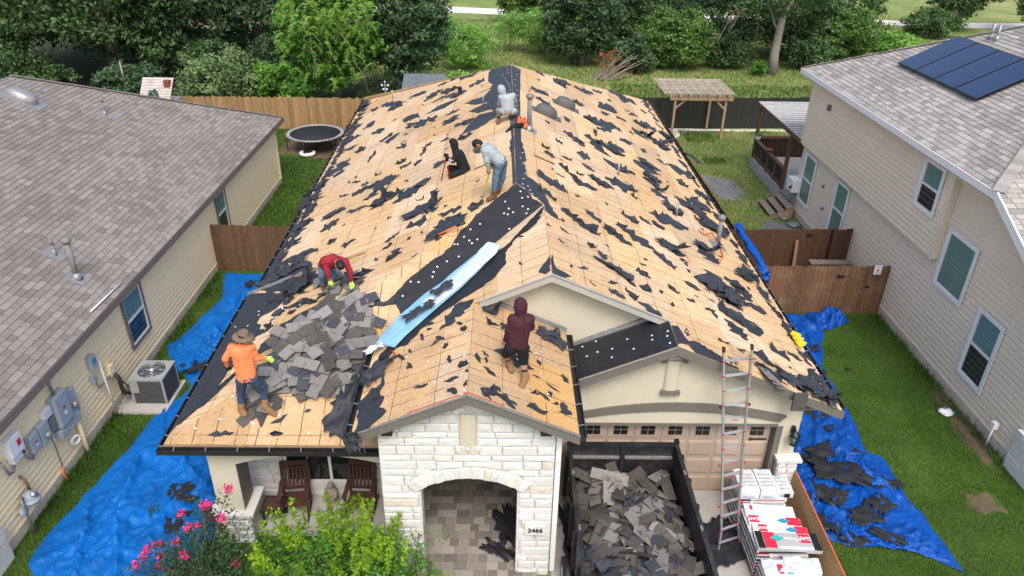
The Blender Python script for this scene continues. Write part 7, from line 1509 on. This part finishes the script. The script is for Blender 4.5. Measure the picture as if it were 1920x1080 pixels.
def btext(B,T,z1,hx,hy,body,size,u,v,m_,rot,flip=True):
    p = T(-hx+2*hx*u,-hy+2*hy*v,z1+.011); text(body,size,'wrapper_print',m_,B,Matrix.Translation(p)@Matrix.Rotation(rot+(math.pi if flip else 0),4,'Z'),.0006,.002)
GBn = 'shingle bundles stacked by the ladder'
# two stacks of plain bundles below, alternate courses
for st,(ya,yb,nz_,nm) in enumerate(((11.72,12.32,8,'rear'),(10.35,11.55,7,'middle'),(9.1,10.25,5,'front'))):
    for k in range(nz_):
        z0 = .12+.092*k; o = .012*((k*7)%3-1); par = k % 2
        for s_ in range(2 if yb-ya > .8 else 1):
            y0_ = ya+(yb-ya)*s_/(2 if yb-ya > .8 else 1); y1_ = ya+(yb-ya)*(s_+1)/(2 if yb-ya > .8 else 1)-.012
            B,T,z1,hx,hy = bundle(BX0+o,BX0+1.0+o+.03*par,y0_,y1_,z0,z0+.088,'wrap_white','white wrapped shingle bundle in the %s stack, layer %s from below%s'%(nm,nth(k),', farther half' if s_ else ', nearer half' if yb-ya > .8 else ''),GBn)
            MB().box(BX0+o-.004,BX0+o+.25,y0_-.003,y0_-.0005,z0+.02,z0+.075).build('end_print',('wrap_red','wrap_navy','bundle_side')[k%3],B); MB().box(BX0+o-.004,BX0+o-.001,y0_+.03,y1_-.03,z0+.015,z0+.07).build('side_band','bundle_side',B); MB().box(BX0+.32+o,BX0+.98+o,y0_-.003,y0_-.0005,z0+.03,z0+.05).build('end_print','wrap_red' if (k+s_)%2 else 'wrap_grey',B)
    PL_ = thing('wooden_pallet',(BX0+.5,(ya+yb)/2,0),'wooden pallet under the %s stack of bundles'%nm,'pallet')
    for q in range(3): MB().box(BX0+.42*q,BX0+.1+.42*q,ya,yb,.02,.10).build('runner','wood_raw',PL_)
    for q in range(4): MB().box(BX0,BX0+.98,ya+(yb-ya-.1)*q/3,ya+.1+(yb-ya-.1)*q/3,.10,.118).build('deck_board','wood_raw',PL_)
top2 = .12+.092*7; top1 = .12+.092*8; top3 = .12+.092*5
for i,(x0,x1,lab) in enumerate(((BX0-.02,BX0+.40,'left'),(BX0+.42,BX0+.80,'middle'),(BX0+.82,BX0+1.16,'right'))):
    B,T,z1,hx,hy = bundle(x0,x1,11.70+.05*(i==2),12.36-.1*(i==2),top1,top1+.26-.09*(i==2),'wrap_clear','clear wrapped bundle on the rear stack, %s of three'%lab,GBn,wob=.05)
    for q in range(4): MB().box(x0+.05,x1-.05,11.82+.11*q,11.85+.11*q,z1+.014,z1+.016).build('print_line','wrap_grey',B)
    MB().box(x0+.08,x1-.1,11.70+.05*(i==2)-.012,11.70+.05*(i==2)-.008,top1+.04,top1+.09).build('end_print','wrap_grey',B)
MB().box(BX0+.96,BX0+1.08,11.735,11.74,top1+.02,top1+.12).build('label_patch','bundle_black',B)
diam = lambda B,T,z1,hx,hy,u,v,r_,m_: MB().hexa([(*T(-hx+2*hx*u+dx*r_,-hy+2*hy*v+dy*r_,0)[:2],z1+.0095) for dx,dy in ((0,-.8),(1.5,0),(0,.8),(-1.5,0))],[(*T(-hx+2*hx*u+dx*r_,-hy+2*hy*v+dy*r_,0)[:2],z1+.0105) for dx,dy in ((0,-.8),(1.5,0),(0,.8),(-1.5,0))]).build('diamond_mark',m_,B)
B,T,z1,hx,hy = bundle(BX0+.02,BX0+1.05,11.22,11.54,top2,top2+.10,'wrap_white','plain white bundle at the back of the middle stack top',GBn,-.10,((.10,.16,.40,.8,'wrap_red','logo_patch'),))
B,T,z1,hx,hy = bundle(BX0+.02,BX0+1.10,10.98,11.22,top2,top2+.09,'wrap_white','white and red bundle with a blue diamond, middle stack top',GBn,-.10,((.02,.20,.1,.9,'wrap_red','logo_patch'),(.72,.99,.05,.95,'wrap_red','side_panel'))); btext(B,T,z1,hx,hy,'GAF',.11,.11,.5,'white_cap',-.10+1.57*0); diam(B,T,z1,hx,hy,.66,.5,.09,'wrap_blue')
B,T,z1,hx,hy = bundle(BX0+.05,BX0+1.16,10.75,10.98,top2,top2+.085,'wrap_white','white and red bundle just behind the grey one',GBn,-.10,((.10,.26,.1,.9,'wrap_red','logo_patch'),(.76,.99,.05,.95,'wrap_red','side_panel'))); btext(B,T,z1,hx,hy,'GAF',.10,.18,.5,'white_cap',-.10); diam(B,T,z1,hx,hy,.70,.5,.09,'wrap_blue')
B,T,z1,hx,hy = bundle(BX0+.0,BX0+1.28,10.32,10.76,top2+.02,top2+.11,'wrap_grey','grey and red bundle with black ends on the middle stack',GBn,-.06,((.02,.12,.0,1.,'bundle_black','end_cap'),(.88,.99,.0,1.,'bundle_black','end_cap'),(.13,.31,.04,.96,'wrap_red','side_panel'),(.70,.86,.42,.92,'wrap_red','logo_patch'),(.31,.87,.02,.16,'wrap_white','white_edge'))); btext(B,T,z1+.002,hx,hy,'GAF',.13,.78,.67,'white_cap',-.06); btext(B,T,z1,hx,hy,'ProStart',.10,.53,.62,'white_cap',-.06); diam(B,T,z1+.002,hx,hy,.34,.62,.10,'wrap_teal')
MB().box(BX0-.0,BX0+1.28,10.30,10.312,top2+.02,top2+.05).build('black_strap','bundle_black',B)
for i,(x0,x1,y0,y1,z0,rot,lab) in enumerate(((BX0+.0,BX0+.62,9.75,10.2,top3,-.05,'clear wrapped roll on the front stack, nearest the trailer'),(BX0+.45,BX0+1.15,9.9,10.25,top3+.02,-.12,'clear wrapped roll on the front stack, nearest the board'))): bundle(x0,x1,y0,y1,z0,z0+.16,'wrap_clear',lab,GBn,rot,((.45,.62,.2,.7,'wrap_red','pink_patch'),(.70,.9,.2,.6,'wrap_teal','teal_patch')) if i == 0 else (),wob=.06)
# orange edged board standing beside the bundles
ob = MB(); ob.hexa([(6.48,9.3,.02),(6.50,9.3,.02),(6.58,12.4,.02),(6.56,12.4,.02)],[(6.62,9.3,.95),(6.64,9.3,.95),(6.62,12.4,1.06),(6.60,12.4,1.06)]); obb = ob.build('edge_board','wood_raw',label='upright oriented strand board with orange edges beside the bundles',cat='board'); 
mat('osb_plain',(.50,.31,.15),.85,.3,30); obb.data.materials.clear(); obb.data.materials.append(MATS['osb_plain']); MB().bar((6.63,9.3,.957),(6.61,12.4,1.067),.03,.02).build('painted_edge','osb_edge',obb)
# ------------------------------------------------------------------ air conditioner and wall equipment at the tan house
mat('ac_grey',(.30,.31,.31),.55,.1,6); mat('ac_fin',(.075,.078,.082),.6,.2,20); mat('box_grey',(.33,.39,.43),.5,.06,5); mat('pvc',(.72,.72,.70),.5,.04); mat('copper',(.25,.12,.07),.4,.2,8)
AC = thing('air_conditioner',(-9.15,16.2,.08),'grey outdoor air conditioner with a top fan by the tan house','air conditioner'); X0,X1,Y0,Y1 = -9.70,-8.82,15.80,16.68
MB().box(-10.1,-8.75,15.45,16.9,0,.08).build('pad_slab','concrete',kind='structure')
MB().box(X0+.02,X1-.02,Y0+.02,Y1-.02,.10,.82).build('cabinet','ac_fin',AC)
for k in range(13): MB().box(X0+.005,X1-.005,Y0+.005,Y1-.005,.125+.05*k,.138+.05*k).build('louver','ac_fin',AC)
for x in (X0,X1-.05):
    for y in (Y0,Y1-.05): MB().box(x,x+.05,y,y+.05,.09,.82).build('corner_post','ac_grey',AC)
MB().box(X0-.002,X0+.22,Y0-.004,Y0+.004,.45,.82).build('access_panel','ac_grey',AC)
tp = MB(); c = Vector(((X0+X1)/2,(Y0+Y1)/2,.88)); N = 32; inn = [c+Vector((.35*math.cos(2*math.pi*i/N),.35*math.sin(2*math.pi*i/N),0)) for i in range(N)]; outp = []
for i in range(N):
    a = 2*math.pi*i/N; m_ = max(abs(math.cos(a)),abs(math.sin(a))); outp.append(c+Vector((.445*math.cos(a)/m_,.445*math.sin(a)/m_,0)))
dz = Vector((0,0,.06)); vs = inn+outp+[p-dz for p in inn]+[p-dz for p in outp]; fs = []
for i in range(N):
    j = (i+1)%N; fs += [(i,j,N+j,N+i),(N+i,N+j,3*N+j,3*N+i),(2*N+i,2*N+j,j,i)]
tp.add(vs,fs); tp.build('top_panel','ac_grey',AC); MB().lathe(c-Vector((0,0,.14)),[(0,0),(.35,0),(.35,.01),(0,.01)],24).build('fan_well','black_iron',AC)
for k in range(4):
    a = math.pi/2*k+.4; q = c-Vector((0,0,.09)); MB().prism([q+Vector((math.cos(a+s)*r_,math.sin(a+s)*r_,.04*s)) for r_,s in ((.08,-.3),(.33,-.42),(.33,.42),(.08,.3))],(0,0,.008)).build('fan_blade','ac_grey',AC)
gr = MB()
for k in range(5): gr.tube([c+Vector((math.cos(t)*(.07+.068*k),math.sin(t)*(.07+.068*k),.012)) for t in [2*math.pi*i/28 for i in range(29)]],.004,4,cap=False)
for k in range(8): a = math.pi/4*k; gr.tube([c+Vector((0,0,.012)),c+Vector((math.cos(a)*.36,math.sin(a)*.36,.012))],.006,4)
gr.build('fan_guard','alu',AC,kind='stuff'); MB().lathe(c,[(0,.02),(.05,.02),(.05,-.05),(0,-.05)],12).build('motor_cap','white_vinyl',AC)
WX = -10.15
def wallbox(name,y0,y1,z0,z1,d,m_,label,cat,lid=True,mark=None):
    T = thing(name,(WX,(y0+y1)/2,z0),label,cat); MB().box(WX,WX+d,y0,y1,z0,z1).build('case',m_,T)
    if lid: MB().box(WX+d,WX+d+.012,y0+.015,y1-.015,z0+.02,z1-.02).build('lid',m_,T)
    if mark: MB().box(WX+d+.0125,WX+d+.014,(y0+y1)/2-.05,(y0+y1)/2+.05,z0+(z1-z0)*.48,z0+(z1-z0)*.58).build('warning_label',mark,T); MB().box(WX+d+.0125,WX+d+.014,(y0+y1)/2-.04,(y0+y1)/2+.05,z0+(z1-z0)*.30,z0+(z1-z0)*.42).build('paper_label','white_cap',T)
    return T
wallbox('service_panel',13.30,13.78,1.32,2.12,.20,'box_grey','tall grey electrical panel in the middle of the wall boxes','electrical box',mark='sign_red')
mt = wallbox('power_meter',13.80,14.15,1.20,1.88,.14,'box_grey','grey meter box with a round glass right of the tall panel','meter'); MB().lathe((WX+.15,13.98,1.5),[(.095,0),(.095,.05),(.07,.08),(0,.085)],18,ax=(1,0,0)).build('meter_glass','galv',mt)
wallbox('wire_trough',13.22,14.05,1.06,1.27,.18,'box_grey','long grey wire trough below the tall panel','electrical box',mark='sign_red')
wallbox('cable_box',12.96,13.25,1.80,2.04,.12,'pvc','small white cable box left of the tall panel','electrical box'); wallbox('junction_box',13.02,13.27,1.42,1.74,.12,'vent_grey','small grey box under the white cable box','electrical box')
mt = wallbox('power_meter',12.64,12.98,1.36,1.86,.15,'box_grey','lower grey meter box with a round glass on the left','meter'); MB().lathe((WX+.16,12.83,1.55),[(.09,0),(.09,.05),(.065,.08),(0,.085)],18,ax=(1,0,0)).build('meter_glass','galv',mt)
wallbox('disconnect_box',12.31,12.61,1.44,1.86,.14,'box_grey','grey disconnect box with a red label on the left','electrical box',mark='sign_red')
iv = wallbox('solar_inverter',11.66,12.08,1.86,2.30,.18,'white_vinyl','white inverter case with a red mark at the far left','inverter',mark=None); MB().box(WX+.193,WX+.196,11.90,12.02,2.02,2.17).build('red_mark','wrap_red',iv); MB().box(WX+.01,WX+.15,11.70,12.10,1.70,1.85).build('wiring_case','white_vinyl',iv); MB().lathe((WX+.155,12.02,1.77),[(.04,0),(.035,.03),(0,.04)],10,ax=(1,0,0)).build('knob','black_iron',iv)
def conduit(pts,r_,m_,label,name='conduit'): return MB().tube(pts,r_,8).build(name,m_,label=label,cat='pipe')
conduit([(WX+.1,13.5,2.12),(WX+.1,13.45,2.72)],.035,'galv','vertical grey conduit rising from the tall panel to the eave')
conduit([(WX+.08,13.98,1.06),(WX+.08,14.0,.3),(WX+.1,14.0,.05)],.055,'siding_tan','tan painted pipe running down from the wire trough'); conduit([(WX+.08,11.78,1.70),(WX+.1,11.66,1.55),(WX+.1,11.52,1.6),(WX+.1,11.42,2.0)],.03,'galv','curved conduit at the left of the white inverter'); conduit([(WX+.08,12.08,1.70),(WX+.1,12.15,1.48),(WX+.1,12.26,1.36),(WX+.1,12.38,1.44)],.03,'galv','short curved conduit between the inverter and disconnect box')
conduit([(WX+.06,13.05,.42),(WX+.07,12.98,.22),(WX+.14,12.98,.08)],.022,'tool_orange','short orange sleeve on wires near the grass'); conduit([(WX+.05,13.05,1.42),(WX+.06,13.06,.9),(WX+.06,13.05,.42)],.010,'black_iron','thin black wire hanging below the wire trough')
tb = wallbox('timer_box',15.05,15.28,1.70,2.05,.14,'box_grey','small grey timer box with a blue face left of the air conditioner','electrical box'); MB().box(WX+.153,WX+.156,15.09,15.24,1.84,1.98).build('blue_face','wrap_blue',tb); wallbox('switch_box',14.98,15.14,1.35,1.55,.12,'box_grey','small grey switch box under the timer box','electrical box')
conduit([(WX+.1,15.4,1.75),(WX+.14,15.44,.05)],.025,'pvc','white plastic pipe beside the air conditioner'); conduit([(WX+.06,15.1,1.35),(WX+.08,15.15,1.1),(WX+.08,15.5,1.05),(WX+.1,15.8,1.1),(WX+.3,16.0,.5)],.02,'galv','grey cable looping from the switch box to the air conditioner'); conduit([(WX+.04,15.9,1.05),(WX+.2,15.85,.9),(WX+.25,15.8,.45),(WX+.48,15.9,.35)],.055,'black_iron','thick black insulated pipe feeding the air conditioner')
wallbox('pipe_cover',15.72,15.92,1.02,1.32,.12,'siding_tan','tan pipe cover on the wall behind the air conditioner','cover',lid=False)
GM = thing('gas_meter',(-9.95,11.65,0),'grey gas meter with pipes near the front of the tan house','gas meter'); g0 = Vector((-9.95,11.68,.80)); mb = MB(); mb.ball(g0,.17,.15,.17,14,10); mb.lathe(g0+Vector((0,0,-.05)),[(.17,-.05),(.19,0),(.17,.05)],16); mb.build('body','box_grey',GM); MB().lathe(g0+Vector((.1,-.02,.12)),[(.07,0),(.07,.05),(.0,.055)],14,ax=(1,-.3,.5)).build('dial','alu',GM); MB().tube([g0+Vector((-.05,.12,.1)),g0+Vector((-.1,.16,.35)),g0+Vector((-.2,.16,.45))],.03,8).build('pipe','copper',GM); MB().tube([g0+Vector((-.05,-.14,.1)),g0+Vector((-.05,-.2,.2)),g0+Vector((0,-.26,.05)),g0+Vector((.02,-.26,-.78))],.03,8).build('pipe','galv',GM); MB().lathe(g0+Vector((-.02,-.28,-.12)),[(.1,-.03),(.11,0),(.1,.03)],12,ax=(1,0,.3)).build('regulator','box_grey',GM)
MB().tube([LPW.at(170,584,.05),LPW.at(228,529,.05)],.02,6).build('loose_rod','white_vinyl',label='thin white rod lying near the eave of the tan house roof',cat='rod')
# spool dish below the trough
MB().tube([(WX+.16+.07*math.cos(t)*.6,13.62+.10*math.cos(t),.72+.10*math.sin(t)) for t in [2*math.pi*i/16 for i in range(17)]],.03,6,cap=False).build('cable_spool','pvc',label='round white cable spool hanging under the wire trough',cat='spool')
# ------------------------------------------------------------------ porch furniture
mat('rocker',(.075,.032,.022),.55,.15,6,spec=.4); mat('cushion',(.02,.018,.017),.8,.2,6); mat('statue',(.27,.235,.19),.9,.2,9)
def rocker(x, y, rz, label):
    T = thing('rocking_chair',(x,y,.15),label,'rocking chair','rocking chairs on the porch'); c = Vector((x,y,.15)); Mz = Matrix.Rotation(rz,3,'Z'); W = lambda a,b_,z: c+Mz@Vector((a,b_,z))
    def br(n_,a,b_,w_,h,up=(0,0,1)): MB().bar(W(*a),W(*b_),w_,h,up).build(n_,'rocker',T)
    for s in (-.28,.28):
        mb = MB(); mb.tube([W(s,-.45,.07),W(s,-.2,.025),W(s,.1,.02),W(s,.4,.06),W(s,.52,.11)],.022,6); mb.build('rocker','rocker',T); br('leg',(s,-.25,.03),(s,-.25,.62),.05,.05,(0,1,0)); br('back_post',(s,.18,.03),(s,.36,1.12),.05,.05,(0,1,0)); br('armrest',(s,-.32,.63),(s,.28,.66),.10,.03)
    for k in range(6): br('seat_slat',(-.26,-.24+.085*k,.40-.012*k),(.26,-.24+.085*k,.40-.012*k),.075,.02)
    br('top_rail',(-.28,.355,1.06),(.28,.355,1.06),.03,.12); br('top_rail',(-.28,.35,.94),(.28,.35,.94),.03,.05); br('low_rail',(-.28,.22,.47),(.28,.22,.47),.03,.06)
    for k in range(6): br('back_slat',(-.21+.084*k,.24,.48),(-.21+.084*k,.345,.93),.055,.018,(0,1,0))
rocker(-4.45,12.0,.12,'brown wooden rocking chair left of the statue'); rocker(-3.02,12.02,-.05,'brown wooden rocking chair right of the statue')
SU = thing('garden_statue',(-3.72,12.25,.15),'small stone statue standing between the rocking chairs','statue'); mb = MB(); mb.lathe((-3.72,12.25,.15),[(.10,0),(.11,.1),(.13,.25),(.12,.38),(.07,.46)],14); mb.ball((-3.72,12.23,.67),.075,.08,.095,12,8); mb.tube([(-3.82,12.22,.55),(-3.83,12.14,.42),(-3.75,12.10,.40)],[.045,.04,.03],7); mb.tube([(-3.62,12.22,.55),(-3.61,12.14,.42),(-3.69,12.10,.40)],[.045,.04,.03],7); mb.build('figure','statue',SU); MB().lathe((-3.72,12.25,.13),[(.16,.0),(.16,.05),(.12,.07)],14).build('plinth','statue',SU)
ST_ = thing('side_table',(-4.85,11.75,.15),'dark square woven side table on the porch','side table'); MB().box(-5.08,-4.62,11.5,11.98,.55,.60).build('table_top','cushion',ST_); MB().box(-5.03,-4.67,11.55,11.93,.601,.606).build('inset','rocker',ST_)
for x in (-5.05,-4.69):
    for y in (11.53,11.91): MB().box(x,x+.04,y,y+.04,.15,.55).build('leg','cushion',ST_)
# ------------------------------------------------------------------ shrubs at the front
def front_shrub(base, tips, per, cr, size, leaf, label, seed, name='front_shrub', asp=.42, stems=9, up=.5):
    T = thing(name,base,label,'shrub'); rs = np.random.RandomState(seed); base = Vector(base); mb = MB(); rnd = random.Random(seed)
    for i in range(stems*2):
        q = Vector(tips[rnd.randrange(len(tips))]); mid = base.lerp(q,.5)+Vector((rnd.uniform(-.1,.1),rnd.uniform(-.1,.1),.1)); mb.tube([base+Vector((rnd.uniform(-.2,.2),rnd.uniform(-.2,.2),0)),mid,q],[.022,.015,.006],5,cap=False)
    mb.build('stems','bark',T,kind='stuff'); C,N,L,W,rr = crown_leaves(tips,per,cr,size,rs,up,asp,.9); leaf_mesh('foliage',C,N,L,W,leaf,rr,T,rs); return T
rs = np.random.RandomState(5); tips = []
for k in range(130): t = rs.uniform(); a = rs.uniform(0,6.28); q = rs.uniform()**.5*1.25; tips.append((-3.15+math.cos(a)*q*1.25,9.7+math.sin(a)*q*.8,.45+1.5*(1-.5*q/1.25)*rs.uniform(.3,1)))
SHB = front_shrub((-3.1,9.7,0),tips,48,.24,.045,'leaf_myrtle' if False else 'leaf_vine','bushy shrub with lime tipped shoots in front of the porch',41)
shoots = []
for k in range(56):
    a = rs.uniform(0,6.28); q = rs.uniform()**.5*1.15; b0 = np.array([-3.1+math.cos(a)*q*1.2,9.75+math.sin(a)*q*.75,1.25+.5*(1-q)]); hgt = rs.uniform(.35,.85)
    for t in np.linspace(.1,1,9): shoots.append(b0+np.array([.12*math.cos(a)*t,.1*math.sin(a)*t,hgt*t])+rs.normal(size=3)*.015)
C,N,L,W,rr = crown_leaves(shoots,9,.085,.038,rs,.6,.5,1.); leaf_mesh('lime_shoots',C,N,L,W,'leaf_lime',rr,SHB,rs)
tips = [(-1.75+rs.normal()*.32,9.85+rs.normal()*.25,rs.uniform(.3,1.75)) for k in range(46)]; front_shrub((-1.75,9.85,0),tips,26,.18,.04,'leaf_vine','looser dark green shrub beside the entry arch',42)
tips = [(-1.0+rs.normal()*.25,9.6+rs.normal()*.2,rs.uniform(.2,.9)) for k in range(20)]; front_shrub((-1.0,9.6,0),tips,20,.14,.038,'leaf_lime','low lime green shrub in front of the entry arch',43)
FLW = ((428,915),(382,948),(388,947),(338,963),(352,990),(372,985),(395,968),(415,988),(416,970),(290,1020),(275,1030),(302,1018),(330,1015),(345,1040),(378,1050),(255,1060),(300,1060),(225,1072),(318,1072),(388,1072),(402,1078),(300,1043),(440,1055),(268,1045),(360,1070)); tips = [(-5.3+rs.normal()*.50,9.9+rs.normal()*.38,rs.uniform(.3,1.7)) for k in range(70)]
for px,py in FLW:
    e_ = aty(px,py,10.05)
    for t in (.35,.55,.75,.93): tips.append(tuple(Vector((-5.5,9.9,.6)).lerp(e_,t)+Vector((rs.normal()*.06,rs.normal()*.06,-.06))))
tips = tips; MY = front_shrub((-5.6,9.9,0),tips,34,.22,.036,'leaf_myrtle','crape myrtle with pink flower clusters at the porch corner',44,name='crape_myrtle',asp=.5)
for px,py in FLW:
    p = aty(px,py,10.05+rs.normal()*.22); n_ = 60; d = rs.normal(size=(n_,3)); d /= np.linalg.norm(d,axis=1,keepdims=True); C = np.array(tuple(p))+d*rs.uniform(.02,.11,(n_,1)); leaf_mesh('flower_cluster',C,d+rs.normal(size=(n_,3))*.4,rs.uniform(.018,.034,n_),rs.uniform(.015,.026,n_),'bloom',rs.uniform(size=n_),MY,rs)['kind'] = 'stuff'
    MB().tube([p,Vector((-5.6,9.9,.9)).lerp(p,.6),Vector((-5.6,9.9,.7))],[.006,.009,.012],4,cap=False).build('flower_stem','bark',MY)
